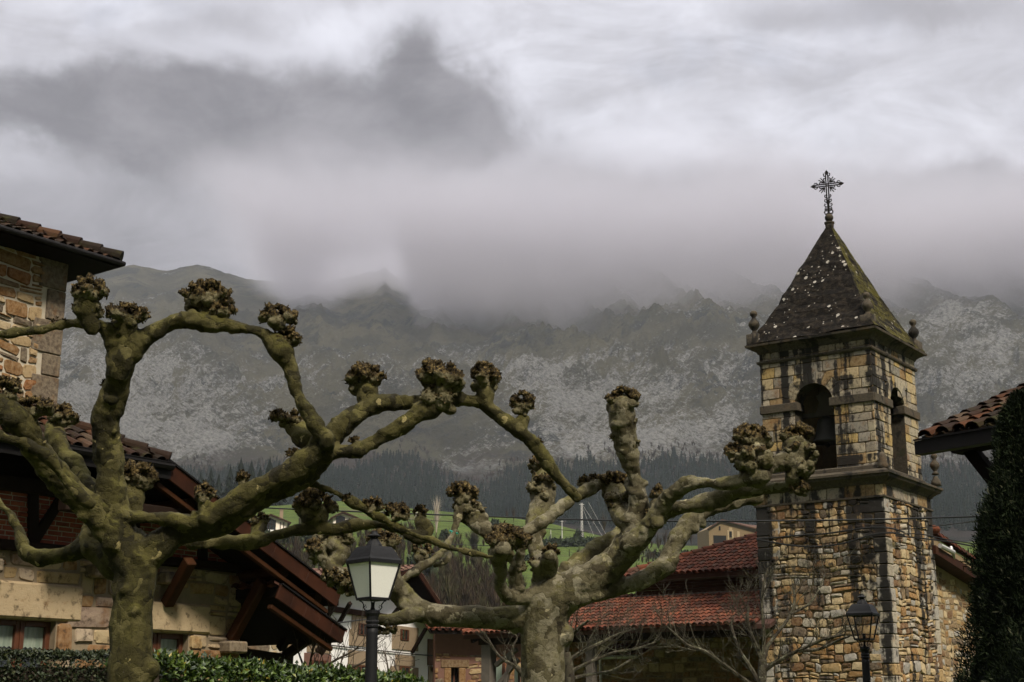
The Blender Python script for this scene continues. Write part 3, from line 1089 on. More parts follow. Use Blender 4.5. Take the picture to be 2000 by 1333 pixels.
def ridge_tiles(mb, p, q, rr_=0.11, pl=0.36, seed=0, up=V((0, 0, 1))):
    R = random.Random(seed)
    p, q = V(p), V(q)
    L = (q - p).length
    a = (q - p).normalized()
    side = a.cross(up).normalized()
    u2 = side.cross(a).normalized()
    n = max(1, int(L / pl))
    for j in range(n):
        s0, s1 = L * j / n - 0.03, L * (j + 1) / n + 0.04
        r = R.random()
        b = len(mb.v)
        for (s_, ra, lf) in ((s0, rr_ * 1.08, 0.035), (s1, rr_ * 0.88, 0.01)):
            for k in range(8):
                an = math.pi * (k / 7 * 1.1 - 0.05)
                mb.v.append(p + a * s_ + side * math.cos(an) * ra + u2 * (math.sin(an) * ra + lf))
        for k in range(7):
            mb.f.append((b + k, b + k + 1, b + 9 + k, b + 8 + k))
            mb.r.append(r)
            mb.m.append(mb.cur)
        mb.f.append(tuple(b + k for k in range(8)))
        mb.r.append(r)
        mb.m.append(mb.cur)


# ------------------------------------------------------------------ bell tower
TH = rad(35.5)
E1 = V((-math.cos(TH), math.sin(TH), 0))        # along the porch-side face, to the left and back
E2 = V((math.sin(TH), math.cos(TH), 0))         # along the right face, to the right and back
UP = V((0, 0, 1))
TC = at(1738, 1150, 38.0)
TC.z = 0


def tz(py, px=1735):
    """height at the tower's front edge for a photo row"""
    return at(px, py, 38.0).z


def TP(a, b, z):                                # tower point: a along E1, b along E2
    return TC + E1 * a + E2 * b + UP * z


TA, TB = 3.74, 3.6
zc = tz(924)                                    # top of the lower stage
tower = thing('bell_tower', TC, 'square rubble stone bell tower with arched openings and a mossy pyramid spire', 'tower')

mb = MB()
mb.cur = 0
mb.prism([TP(0.03, 0.03, 0), TP(TA - 0.03, 0.03, 0), TP(TA - 0.03, TB - 0.03, 0), TP(0.03, TB - 0.03, 0)], UP * (zc - 0.3))
mb.cur = 1
zt_ = zc - 0.62                                  # thin string moulding below the cornice
qv, hq = 0.0, 0.0
Rq = random.Random(4)
# corner blocks
for (ca, cb, sa, sb) in ((0, 0, 1, 1), (TA, 0, -1, 1), (0, TB, 1, -1)):
    z = 0.0
    k = 0
    while z < zt_ - 0.05:
        h = Rq.uniform(0.26, 0.42)
        if z + h > zt_ - 0.2: h = zt_ - z
        la, lb = ((0.62, 0.34) if k % 2 else (0.36, 0.58))
        la *= Rq.uniform(0.85, 1.15)
        lb *= Rq.uniform(0.85, 1.15)
        c = TP(ca + sa * (la / 2 - 0.012), cb + sb * (lb / 2 - 0.012), z + h / 2)
        mb.bbox(c, E1 * la / 2, E2 * lb / 2, UP * (h / 2 - 0.008), 0.02, Rq.choice([0.4, 0.5, 0.8, 0.87, 0.45, 0.88, 0.1]))
        z += h
        k += 1
stones(mb, TP(0, 0, 0), E1, -E2, TA - 0.34, zt_, (0.13, 0.32), (0.16, 0.52), 0.025, 0.035, 0.02, 0.03, seed=3, u0=0.34, split=0.3)
stones(mb, TP(0, TB, 0), -E2, -E1, TB - 0.34, zt_, (0.13, 0.32), (0.16, 0.50), 0.025, 0.035, 0.02, 0.03, seed=8, u0=0.34, split=0.3)
stones(mb, TP(TA, 0, 0), E2, E1, TB, zt_, (0.16, 0.32), (0.22, 0.55), 0.025, 0.03, 0.02, 0.03, seed=9)
shaft = mb.build('shaft', [M['mortar'], M['rubble']], tower)
tag(shaft, 'rubble stone lower stage with black water streaks')

# dressed band and cornice on top of the lower stage
mb = MB()
for (p0, uu_, nn_, ll) in ((TP(0, 0, zt_), E1, -E2, TA), (TP(0, TB, zt_), -E2, -E1, TB), (TP(TA, 0, zt_), E2, E1, TB)):
    stones(mb, p0, uu_, nn_, ll, 0.50, (0.49, 0.5), (0.35, 0.8), 0.012, 0.02, 0.004, 0.0, seed=12, split=0)
mb.build('dressed_band', M['ashlar'], tower)


def ring(mb, a0, a1, b0, b1, z, prof, r=0.5):
    """moulding swept round a rectangle; prof = [(out, height)]"""
    b = len(mb.v)
    for (o_, h) in prof:
        for (a, bb) in ((a0 - o_, b0 - o_), (a1 + o_, b0 - o_), (a1 + o_, b1 + o_), (a0 - o_, b1 + o_)):
            mb.v.append(TP(a, bb, z + h))
    n = len(prof)
    for i in range(n - 1):
        for k in range(4):
            k2 = (k + 1) % 4
            mb.f.append((b + i * 4 + k, b + i * 4 + k2, b + (i + 1) * 4 + k2, b + (i + 1) * 4 + k))
            mb.r.append(r)
            mb.m.append(mb.cur)
    mb.f.append(tuple(b + k for k in (3, 2, 1, 0)))
    mb.f.append(tuple(b + (n - 1) * 4 + k for k in range(4)))
    mb.r += [r, r]
    mb.m += [mb.cur] * 2


mb = MB()
ring(mb, 0, TA, 0, TB, zt_ - 0.03, [(0.0, 0), (0.05, 0.015), (0.05, 0.06), (0.0, 0.075)])
ring(mb, 0, TA, 0, TB, zc - 0.30, [(0.0, 0), (0.05, 0.03), (0.07, 0.08), (0.16, 0.14), (0.24, 0.19), (0.25, 0.25), (0.30, 0.27), (0.30, 0.33), (0.10, 0.42), (-0.2, 0.46)])
mb.build('cornice', M['cornice'], tower)

# belfry stage
BA0, BA1, BB0, BB1 = 0.15, TA - 0.26, 0.10, TB - 0.12
zb0 = zc + 0.10
ztop = tz(655, 1700)
zimp = tz(771, 1700)
zstr = tz(680, 1700)
WT = 0.55                                           # wall thickness
mb = MB()


def arch_face(mb, P0, U, N, W, z0, z1, uo0, uo1, zs, seed):
    """ashlar face with one round-headed opening from uo0 to uo1, springing at zs; wall of real thickness"""
    Rr = (uo1 - uo0) / 2
    uc = (uo0 + uo1) / 2
    T = -N * WT
    seg = 14
    arcp = [(uc - Rr * math.cos(math.pi * k / seg), zs + Rr * math.sin(math.pi * k / seg)) for k in range(seg + 1)]
    pt = lambda u, z: V((P0.x, P0.y, 0)) + U * u + UP * z
    mb.cur = 0
    for s_ in (0, 1):
        off = T if s_ else V((0, 0, 0)) - N * 0.02
        def fc(pts):
            pts = [p + off for p in pts]
            mb.face(pts if not s_ else pts[::-1])
        fc([pt(0, z0), pt(uo0, z0), pt(uo0, zs), pt(0, zs)])
        fc([pt(uo1, z0), pt(W, z0), pt(W, zs), pt(uo1, zs)])
        fc([pt(0, zs), pt(uo0, zs), pt(uo0, z1), pt(0, z1)])
        fc([pt(uo1, zs), pt(W, zs), pt(W, z1), pt(uo1, z1)])
        for k in range(seg):
            (ua, za), (ub, zb_) = arcp[k], arcp[k + 1]
            fc([pt(ua, za), pt(ub, zb_), pt(ub, z1), pt(ua, z1)])
    mb.cur = 2  # reveals in dark cornice stone: the opening's shade put into their colour
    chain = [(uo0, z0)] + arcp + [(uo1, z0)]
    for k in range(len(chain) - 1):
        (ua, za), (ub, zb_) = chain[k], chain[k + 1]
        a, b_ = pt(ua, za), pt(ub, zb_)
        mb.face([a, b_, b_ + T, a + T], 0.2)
    mb.cur = 1
    # ring of voussoirs
    nv = 11
    for k in range(nv):
        t0, t1 = math.pi * (k + 0.04) / nv, math.pi * (k + 0.96) / nv
        r0, r1 = Rr, Rr + 0.33
        q = [pt(uc - r * math.cos(t_), zs + r * math.sin(t_)) for (r, t_) in ((r0, t0), (r1, t0), (r1, t1), (r0, t1))]
        mb.prism([x - N * 0.03 for x in q], N * 0.064, Rq.random())

    def kp(u, z, ua, ub, va, vb):
        zz_ = z0 + z
        if zz_ < zs: return ub <= uo0 + 0.03 or ua >= uo1 - 0.03
        return math.hypot(u - uc, zz_ - zs) > Rr + 0.42
    # piers get their own courses so that the blocks end at the jambs
    for (u0_, u1_) in ((0.0, uo0), (uo1, W)):
        stones(mb, pt(0, z0), U, N, u1_, zs - z0, (0.22, 0.36), (0.34, 0.72), 0.012, 0.018, 0.006, 0.004, seed=seed + int(u0_ * 10), u0=u0_, split=0.05, cut=0.08)
    stones(mb, pt(0, zs), U, N, W, z1 - zs, (0.24, 0.34), (0.34, 0.72), 0.012, 0.018, 0.006, 0.004, keep=lambda u, z, a, b_, c, d_: math.hypot(u - uc, z) > Rr + 0.20, seed=seed + 5, split=0.05, cut=0.08)


wl = BA1 - BA0
AO0, AO1 = 1.16, 2.32
wr = BB1 - BB0
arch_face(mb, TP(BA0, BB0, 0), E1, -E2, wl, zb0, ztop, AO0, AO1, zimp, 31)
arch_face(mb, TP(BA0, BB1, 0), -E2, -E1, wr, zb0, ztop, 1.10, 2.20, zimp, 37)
# the two unseen faces away from the village green, left blank to darken the belfry
mb.cur = 0
mb.prism([TP(BA1 - WT, BB0 + WT, zb0), TP(BA1 - 0.02, BB0 + WT, zb0), TP(BA1 - 0.02, BB1 - 0.02, zb0), TP(BA1 - WT, BB1 - 0.02, zb0)], UP * (ztop - zb0))
mb.prism([TP(BA0 + WT, BB1 - WT, zb0), TP(BA1 - WT - 0.01, BB1 - WT, zb0), TP(BA1 - WT - 0.01, BB1 - 0.02, zb0), TP(BA0 + WT, BB1 - 0.02, zb0)], UP * (ztop - zb0))
mb.cur = 1
stones(mb, TP(BA1, BB0, zb0), E2, E1, wr, ztop - zb0, (0.24, 0.36), (0.34, 0.72), 0.012, 0.018, 0.006, 0.004, seed=41, split=0.05, cut=0.08)
stones(mb, TP(BA1, BB1, zb0), -E1, E2, wl, ztop - zb0, (0.24, 0.36), (0.34, 0.72), 0.012, 0.018, 0.006, 0.004, seed=43, split=0.05, cut=0.08)
mb.cur = 0
mb.prism([TP(BA0 + .3, BB0 + .3, ztop - 0.25), TP(BA1 - .3, BB0 + .3, ztop - 0.25), TP(BA1 - .3, BB1 - .3, ztop - 0.25), TP(BA0 + .3, BB1 - .3, ztop - 0.25)], UP * 0.2)
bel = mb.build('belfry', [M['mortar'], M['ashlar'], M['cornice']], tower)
tag(bel, 'ashlar belfry stage with round arched openings and black streaks')

mb = MB()
ring(mb, BA0, BA1, BB0, BB1, zstr, [(0, 0), (0.05, 0.02), (0.07, 0.06), (0.07, 0.10), (0, 0.12)])
mb.build('string_course', M['cornice'], tower)
mb = MB()
ring(mb, BA0, BA1, BB0, BB1, zb0 - 0.02, [(0, 0), (0.06, 0.0), (0.06, 0.16), (0, 0.20)])
mb.build('sill_course', M['cornice'], tower)
mb = MB()
ring(mb, BA0, BA1, BB0, BB1, ztop - 0.06, [(0, 0), (0.04, 0.03), (0.06, 0.08), (0.15, 0.15), (0.23, 0.19), (0.30, 0.21), (0.31, 0.27), (0.20, 0.30), (-0.3, 0.33)])
mb.build('upper_cornice', M['cornice'], tower)
# impost bands on the piers, returned into the openings
for (P0, U_, N_, W_, o0, o1) in ((TP(BA0, BB0, zimp), E1, -E2, wl, AO0, AO1), (TP(BA0, BB1, zimp), -E2, -E1, wr, 1.10, 2.20)):
    for (ua, ub, uo, sg) in ((0.0, o0 + 0.07, o0, 1), (o1 - 0.07, W_, o1, -1)):
        mb = MB()
        mb.bbox(P0 + U_ * (ua + ub) / 2 + N_ * (-0.15 + 0.045) - UP * 0.02, U_ * ((ub - ua) / 2 + 0.04), N_ * 0.17, UP * 0.12, 0.015)
        mb.bbox(P0 + U_ * (uo + sg * 0.02) - N_ * (WT / 2 + 0.05) - UP * 0.02, U_ * 0.05, N_ * (WT / 2 - 0.08), UP * 0.117, 0.01)
        mb.build('impost_band', M['cornice'], tower)

# spire with a slight flare at the eaves, courses of slabs
zsp = ztop + 0.25
apz = at(1623, 440, 40.7).z
ca, cb_ = (BA0 + BA1) / 2, (BB0 + BB1) / 2
mb = MB()
Rs = random.Random(5)
half_a, half_b = (BA1 - BA0) / 2 + 0.24, (BB1 - BB0) / 2 + 0.24
nc = 18
prev = None
for i in range(nc + 1):
    t_ = i / nc
    k = (1 - t_) * 0.945 + 0.012
    k += 0.055 * max(0, 1 - t_ * 6)
    lip = 0.012
    z = zsp + (apz - zsp) * t_
    def rg(kk, zz):
        out = []
        n_ = 7
        cs = [(-1, -1), (1, -1), (1, 1), (-1, 1)]
        for c in range(4):
            (xa, xb), (ya, yb) = cs[c], cs[(c + 1) % 4]
            for s_ in range(n_):
                f = s_ / n_
                q = TP(ca + half_a * kk * (xa + (ya - xa) * f), cb_ + half_b * kk * (xb + (yb - xb) * f), zz)
                j = 0.032 * min(1, kk * 3)
                out.append(q + V((Rs.uniform(-j, j), Rs.uniform(-j, j), Rs.uniform(-j, j))))
        return out
    lo = rg(k, z)
    if prev is not None:
        b = len(mb.v)
        n_ = len(lo)
        cen = TP(ca, cb_, z)
        up_in = [q + (cen - q).normalized() * 0.008 for q in lo]
        mb.v += prev + up_in
        for q in range(n_):
            mb.f.append((b + q, b + (q + 1) % n_, b + n_ + (q + 1) % n_, b + n_ + q))
            mb.r.append(Rs.random())
            mb.m.append(0)
        b = len(mb.v)
        mb.v += up_in + lo
        for q in range(n_):
            mb.f.append((b + q, b + (q + 1) % n_, b + n_ + (q + 1) % n_, b + n_ + q))
            mb.r.append(Rs.random())
            mb.m.append(0)
    prev = lo
spire = mb.build('spire', M['spire'], tower)
tag(spire, 'steep stone pyramid spire blackened and spotted with white lichen')
# collar and ball under the cross
mb = MB()
ax = TP(ca, cb_, 0)
ZA = lambda py: at(1623, py, 40.7).z
px1 = mpp(40.7, 450)
mb.lathe(ax, [(0.02, ZA(455)), (7 * px1, ZA(452)), (8.5 * px1, ZA(446)), (8.0 * px1, ZA(444)), (10 * px1, ZA(441)), (10 * px1, ZA(439)), (5 * px1, ZA(438)), (3.5 * px1, ZA(437))], 14)
mb.ball(V((ax.x, ax.y, ZA(430))), 8.3 * px1, 3)
mb.build('spire_ball', M['cornice'], tower, smooth=False)


def finial(mb, p, s=1.0, plinth=True, seed=0):
    p = V(p)
    if plinth:
        mb.bbox(p + UP * 0.14 * s, E1 * 0.15 * s, E2 * 0.15 * s, UP * 0.16 * s, 0.02)
    mb.lathe(p, [(0.07 * s, 0.28 * s), (0.11 * s, 0.31 * s), (0.055 * s, 0.36 * s), (0.05 * s, 0.40 * s), (0.10 * s, 0.46 * s), (0.135 * s, 0.53 * s), (0.12 * s, 0.60 * s), (0.055 * s, 0.68 * s),
                 (0.045 * s, 0.72 * s), (0.085 * s, 0.77 * s), (0.09 * s, 0.82 * s), (0.05 * s, 0.87 * s), (0.01 * s, 0.885 * s)], 12)


ze = ztop + 0.27
FIN = [((BA1 + 0.10, BB0 - 0.05, ze - 0.08), 1.25), ((BA0 + 0.02, BB0 + 0.02, ze), 1.15), ((BA0 - 0.05, BB1 + 0.02, ze - 0.08), 1.2), ((BA1 + .1, BB1 + .1, ze - 0.05), 1.15)]
for (q, s_) in FIN:
    mb = MB()
    finial(mb, TP(*q), s_)
    mb.build('finial', M['cornice'], tower, smooth=True)
for (q, s_) in [((-0.16, TB + 0.12, zc + 0.12), 1.05), ((TA + 0.1, -0.1, zc + 0.12), 1.05)]:
    mb = MB()
    finial(mb, TP(*q), s_, False)
    mb.lathe(TP(*q), [(0.16, -0.02), (0.14, 0.1), (0.08, 0.2), (0.06, 0.26)], 10)
    mb.build('finial', M['cornice'], tower, smooth=True)
mb = MB()
mb.lathe(TP(-0.02, 0.02, zc + 0.10), [(0.15, 0.0), (0.16, 0.12), (0.10, 0.26), (0.12, 0.34), (0.06, 0.46), (0.01, 0.48)], 10)
mb.build('finial', M['cornice'], tower, smooth=True)['label'] = 'broken stump of a corner finial'
# small stone dormer vent in the middle of the porch-side slope
mb = MB()
q = TP(ca + 0.15, BB0 + 0.22, ze + 0.18)
mb.prism([q - E1 * 0.15, q + E1 * 0.15, q + E1 * 0.17 + UP * 0.40, q + UP * 0.86 + E2 * 0.1, q - E1 * 0.17 + UP * 0.40], E2 * 0.7)
mb.build('spire_vent', M['cornice'], tower)

# bell with its timber yoke
bp = TP((BA0 + BA1) / 2 + 0.15, BB0 + 1.0, 0)
bell = thing('church_bell', V((bp.x, bp.y, zimp - 1.0)), 'dark bronze church bell hanging in the tower arch', 'bell')
mb = MB()
mb.lathe(V((bp.x, bp.y, zimp - 0.95)), [(0.44, 0.0), (0.41, 0.05), (0.35, 0.16), (0.30, 0.36), (0.27, 0.56), (0.22, 0.68), (0.10, 0.74), (0.05, 0.76)], 24)
mb.build('bell_body', M['bronze'], bell, smooth=True)
mb = MB()
mb.beam(bp - E1 * 0.75 + UP * (zimp - 0.12), bp + E1 * 0.75 + UP * (zimp - 0.12), 0.16, 0.13, bev=0.01)
mb.prism([bp + UP * (zimp - 0.1) + E1 * a + UP * z - E2 * 0.1 for a, z in ((-0.28, 0), (0.28, 0), (0.16, 0.3), (0.24, 0.52), (0.0, 0.62), (-0.24, 0.52), (-0.16, 0.3))], E2 * 0.2)
mb.build('yoke', M['wood_grey'], bell)
mb = MB()
mb.tube([bp + UP * (zimp - 0.4), bp + UP * (zimp - 1.05)], 0.025, 8)
mb.ball(bp + UP * (zimp - 1.02), 0.07, 2)
mb.build('clapper', M['rust_iron'], bell)

# ------------------------------------------------------------------ iron cross on the ball
cross = thing('iron_cross', V((ax.x, ax.y, ZA(424))), 'ornate black wrought iron cross with scrolls on top of the spire', 'cross')
CU = (V((1, -0.35, 0))).normalized()
o_ = V((ax.x, ax.y, 0))
s = px1
zc_ = ZA(366)


def CR(x, y):           # photo pixels from the crossing, x right, y up
    return o_ + CU * (x * s * 1.06) + UP * (zc_ + y * s * 1.02)


mb = MB()
for dx in (-2.0, 2.0):
    mb.tube([CR(dx, -38), CR(dx, 21)], 0.020, 6)
for dy in (-2.0, 2.0):
    mb.tube([CR(-22, dy), CR(22, dy)], 0.020, 6)
mb.tube([CR(0, -60), CR(0, -30)], 0.036, 8)
for (dx, dy) in ((0, 1), (1, 0), (-1, 0)):            # spear ends
    px_, py_ = -dy, dx
    P_ = lambda a, b_: CR(dx * a + px_ * b_, dy * a + py_ * b_)
    mb.prism([P_(21, -2), P_(25, -3.6), P_(31, 0), P_(25, 3.6), P_(21, 2)], V((0.3, 0.95, 0)) * 0.02)
    for sg in (-1, 1):
        mb.tube([P_(17, sg * 2), P_(19, sg * 5.5), P_(22.5, sg * 6), P_(23.5, sg * 4)], 0.017, 5)
        mb.tube([P_(13, sg * 2), P_(14, sg * 5), P_(11.5, sg * 6.5), P_(10, sg * 5)], 0.017, 5)
mb.build('cross_bars', M['rust_iron'], cross)
for qx in (-1, 1):
    for qy in (-1, 1):
        mb = MB()
        for (a, L_) in ((24, 15), (37, 19), (53, 19), (66, 15)):
            t_ = rad(a)
            mb.tube([CR(qx * 4.5, qy * 4.5), CR(qx * math.cos(t_) * L_, qy * math.sin(t_) * L_)], 0.016, 5)
        mb.build('ray_cluster', M['rust_iron'], cross)
mb = MB()
for sg in (-1, 1):
    for (y0, k) in ((-27, 1), (-36, 1.1), (-45, 1.25), (-53, 1.1)):
        mb.tube([CR(0, y0), CR(sg * 3.5 * k, y0 + 1), CR(sg * 6 * k, y0 + 4), CR(sg * 5 * k, y0 + 7), CR(sg * 3.2 * k, y0 + 5.5)], 0.018, 5)
    mb.tube([CR(0, -48), CR(sg * 5, -50), CR(sg * 8, -55), CR(sg * 6, -59), CR(sg * 2, -58)], 0.022, 5)
mb.build('scrolls', M['rust_iron'], cross)
# ------------------------------------------------------------------ pollarded plane trees
def remesh(mb_, voxel, name='tmp'):
    """fuse overlapping closed shapes into one skin; returns verts, faces, normals"""
    me = bpy.data.meshes.new(name)
    me.from_pydata(mb_.v, [], mb_.f)
    o = bpy.data.objects.new(name, me)
    COL.objects.link(o)
    md = o.modifiers.new('r', 'REMESH')
    md.mode = 'VOXEL'
    md.voxel_size = voxel
    sm = o.modifiers.new('s', 'SMOOTH')
    sm.iterations = 2
    sm.factor = 0.5
    dg = bpy.context.evaluated_depsgraph_get()
    ev = o.evaluated_get(dg)
    m2 = bpy.data.meshes.new_from_object(ev)
    nv, nf = len(m2.vertices), len(m2.polygons)
    co = np.empty(nv * 3)
    m2.vertices.foreach_get('co', co)
    no = np.empty(nv * 3, np.float32)
    m2.vertex_normals.foreach_get('vector', no)
    fs = [tuple(p.vertices) for p in m2.polygons]
    q = np.array([f for f in fs if len(f) == 4], np.int32).reshape(-1, 4)
    t3 = np.array([f for f in fs if len(f) == 3], np.int32).reshape(-1, 3)
    bpy.data.objects.remove(o)
    bpy.data.meshes.remove(me)
    bpy.data.meshes.remove(m2)
    return co.reshape(-1, 3), [q, t3], no.reshape(-1, 3).astype(float)


def limb_world(pts, Y0, d0, d1):
    """photo pixels + radius in pixels -> world points and radii; depth drifts from d0 to d1 beyond Y0"""
    sp = smooth_path([(p[0], p[1], p[2]) for p in pts], 4)
    n = len(sp)
    P_, R_ = [], []
    for i, q in enumerate(sp):
        Y = Y0 + d0 + (d1 - d0) * (i / max(1, n - 1)) ** 1.2
        P_.append(at(q[0], q[1], Y))
        R_.append(max(0.012, q[2] * mpp(Y, q[1])))
    return P_, R_


def head_depth(limbs, Y0, x, y):
    best, bd = 1e9, 0
    for (d0, d1, pts) in limbs:
        sp = smooth_path([(p[0], p[1], p[2]) for p in pts], 4)
        n = len(sp)
        for i, q in enumerate(sp):
            dd = math.hypot(q[0] - x, q[1] - y)
            if dd < best:
                best, bd = dd, d0 + (d1 - d0) * (i / max(1, n - 1)) ** 1.2
    return bd


def make_pollard(name, Y0, limbs, heads, mat, label, seed):
    base = at(limbs[0][2][0][0], 1345, Y0)
    root = thing(name, V((base.x, Y0, 0)), label, 'tree', 'pollarded plane trees')
    R = random.Random(seed)
    mb = MB()
    for li, (d0, d1, pts) in enumerate(limbs):
        P_, R_ = limb_world(pts, Y0, d0, d1)
        if li == 0:                                     # carry the trunk down to the ground with a root flare
            b0, r0 = P_[0], R_[0]
            P_ = [V((b0.x - 0.02, Y0, -0.1)), V((b0.x - 0.02, Y0, 0.12)), V((b0.x - 0.01, Y0, 0.5)), V((b0.x, Y0, 1.0))] + P_
            R_ = [r0 * 1.9, r0 * 1.5, r0 * 1.2, r0 * 1.08] + R_
        mb.tube(P_, R_, 12)
        mb.ball(P_[0], R_[0] * 0.98, 2)
        mb.ball(P_[-1], R_[-1], 2)
        # swellings and old pruning knobs
        n = len(P_)
        for k in range(max(1, int(n * (0.55 if seed == 11 else 0.42)))):
            i = R.randrange(n)
            if li == 0 and i < 7: continue
            dirv = V((R.uniform(-1, 1), R.uniform(-1, 0.4), R.uniform(-0.8, 1))).normalized()
            mb.ball(P_[i] + dirv * R_[i] * R.uniform(0.5, 0.95), R_[i] * R.uniform(0.3, 0.62), 2)
    co, fs, no = remesh(mb, 0.014)
    nz = fbm(co * 4.6 + seed, 3, 0.5) * 0.043 + fbm(co * 11 + seed, 3, 0.55, True) * 0.007 + fbm(co * 24 + seed, 2, 0.5) * 0.005
    tf_ = np.clip((co[:, 2] - 2.2) / 0.9, 0, 1)
    nz = nz * (0.35 + 0.65 * tf_)
    co = co + no * nz[:, None]
    np_mesh('trunk', co, fs, mat, root, smooth=True)
    for hi, h in enumerate(heads):
        x, y, rx, ry = h[:4]
        ang = h[4] if len(h) > 4 else 0
        dp = head_depth(limbs, Y0, x, y + ry * 0.7) + (h[5] if len(h) > 5 else 0)
        Y = Y0 + dp
        k = mpp(Y, y)
        c = at(x, y, Y)
        A, B, C = rx * k * 1.05, ry * k * 1.05, (rx + ry) * 0.5 * k * 1.0
        hb = MB()
        ca_, sa_ = math.cos(ang), math.sin(ang)

        def loc(a, b_, d_):
            return c + V((a * ca_ - b_ * sa_, d_, a * sa_ + b_ * ca_))
        hb.ball(loc(0, -0.2 * B, 0), min(A, B) * 0.5, 2, sc=(1, 1, 1))
        nb = 13 + int(12 * min(1, rx * ry / 1500))
        for _ in range(nb):
            while True:
                a, b_, d_ = R.uniform(-1, 1), R.uniform(-0.8, 1), R.uniform(-1, 1)
                if a * a + b_ * b_ + d_ * d_ < 1: break
            s_ = min(A, B) * R.uniform(0.18, 0.44) * (1.1 if b_ > 0 else 1)
            f = 0.80
            hb.ball(loc(a * A * f, b_ * B * f, d_ * C * f), s_, 2, sc=(R.uniform(.8, 1.2), R.uniform(.8, 1.2), R.uniform(.7, 1.1)))
        # stubs of last year's shoots
        for _ in range(int(nb * 1.3)):
            t_ = R.uniform(0.05, math.pi - 0.05)
            e = R.uniform(-0.9, 0.9)
            dv = V((math.cos(t_) * A, e * C, math.sin(t_) * B * 1.0))
            p = loc(dv.x * 0.72, dv.z * 0.72, dv.y * 0.72)
            out = (loc(dv.x, dv.z, dv.y) - c).normalized() + V((R.uniform(-.5, .5), R.uniform(-.5, .5), R.uniform(-.2, .5)))
            out.normalize()
            L_ = min(A, B) * R.uniform(0.22, 0.42)
            rr_ = min(A, B) * R.uniform(0.08, 0.15)
            hb.tube([p, p + out * L_], [rr_ * 1.5, rr_], 5)
        vox = max(0.009, min(0.014, A * 0.085))
        co, fs, no = remesh(hb, vox)
        sc = min(A, B)
        nz = fbm(co * (1.5 / sc) + hi, 3, 0.55, True) * sc * 0.20 + fbm(co * (5.0 / sc) + hi * 3, 4, 0.72) * sc * 0.22
        rel0 = (co[:, 2] - c.z) / B
        up_ = np.clip(0.25 + 0.75 * (rel0 + 0.5), 0.15, 1)
        co = co + no * (nz * up_)[:, None]
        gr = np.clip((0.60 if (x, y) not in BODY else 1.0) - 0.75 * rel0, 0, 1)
        vs, ff, g2 = [co], [fs[0], fs[1]], [gr]
        # loose flakes of bark and dead stipules that fray the outline
        nfl = int(50 + 2.6 * rx)
        pick = np.array([R.randrange(len(co)) for _ in range(nfl * 2)])
        pick = pick[rel0[pick] > -0.25][:nfl]
        fv, fq = [], []
        for pi in pick:
            p, n_ = co[pi], no[pi]
            t1 = np.cross(n_, [R.uniform(-1, 1), R.uniform(-1, 1), R.uniform(-1, 1)])
            t1 /= np.linalg.norm(t1) + 1e-9
            l_, w_ = R.uniform(0.012, 0.032), R.uniform(0.006, 0.013)
            dirn = n_ * R.uniform(0.4, 1) + t1 * R.uniform(0.2, 0.9) + np.array([0, 0, R.uniform(-.2, .5)])
            dirn /= np.linalg.norm(dirn)
            sd_ = np.cross(dirn, n_ + [0.01, 0, 0])
            sd_ /= np.linalg.norm(sd_) + 1e-9
            p = p - n_ * 0.004
            b = len(co) + len(fv)
            fv += [p - sd_ * w_, p + sd_ * w_, p + dirn * l_ + sd_ * w_ * 0.5, p + dirn * l_ * 0.9 - sd_ * w_ * 0.7]
            fq.append((b, b + 1, b + 2, b + 3))
        if fv:
            vs.append(np.array(fv))
            ff[0] = np.concatenate([ff[0], np.array(fq, np.int32)])
            g2.append(np.full(len(fv), 0.1))
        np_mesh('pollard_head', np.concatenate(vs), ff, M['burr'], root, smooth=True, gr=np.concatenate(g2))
    return root


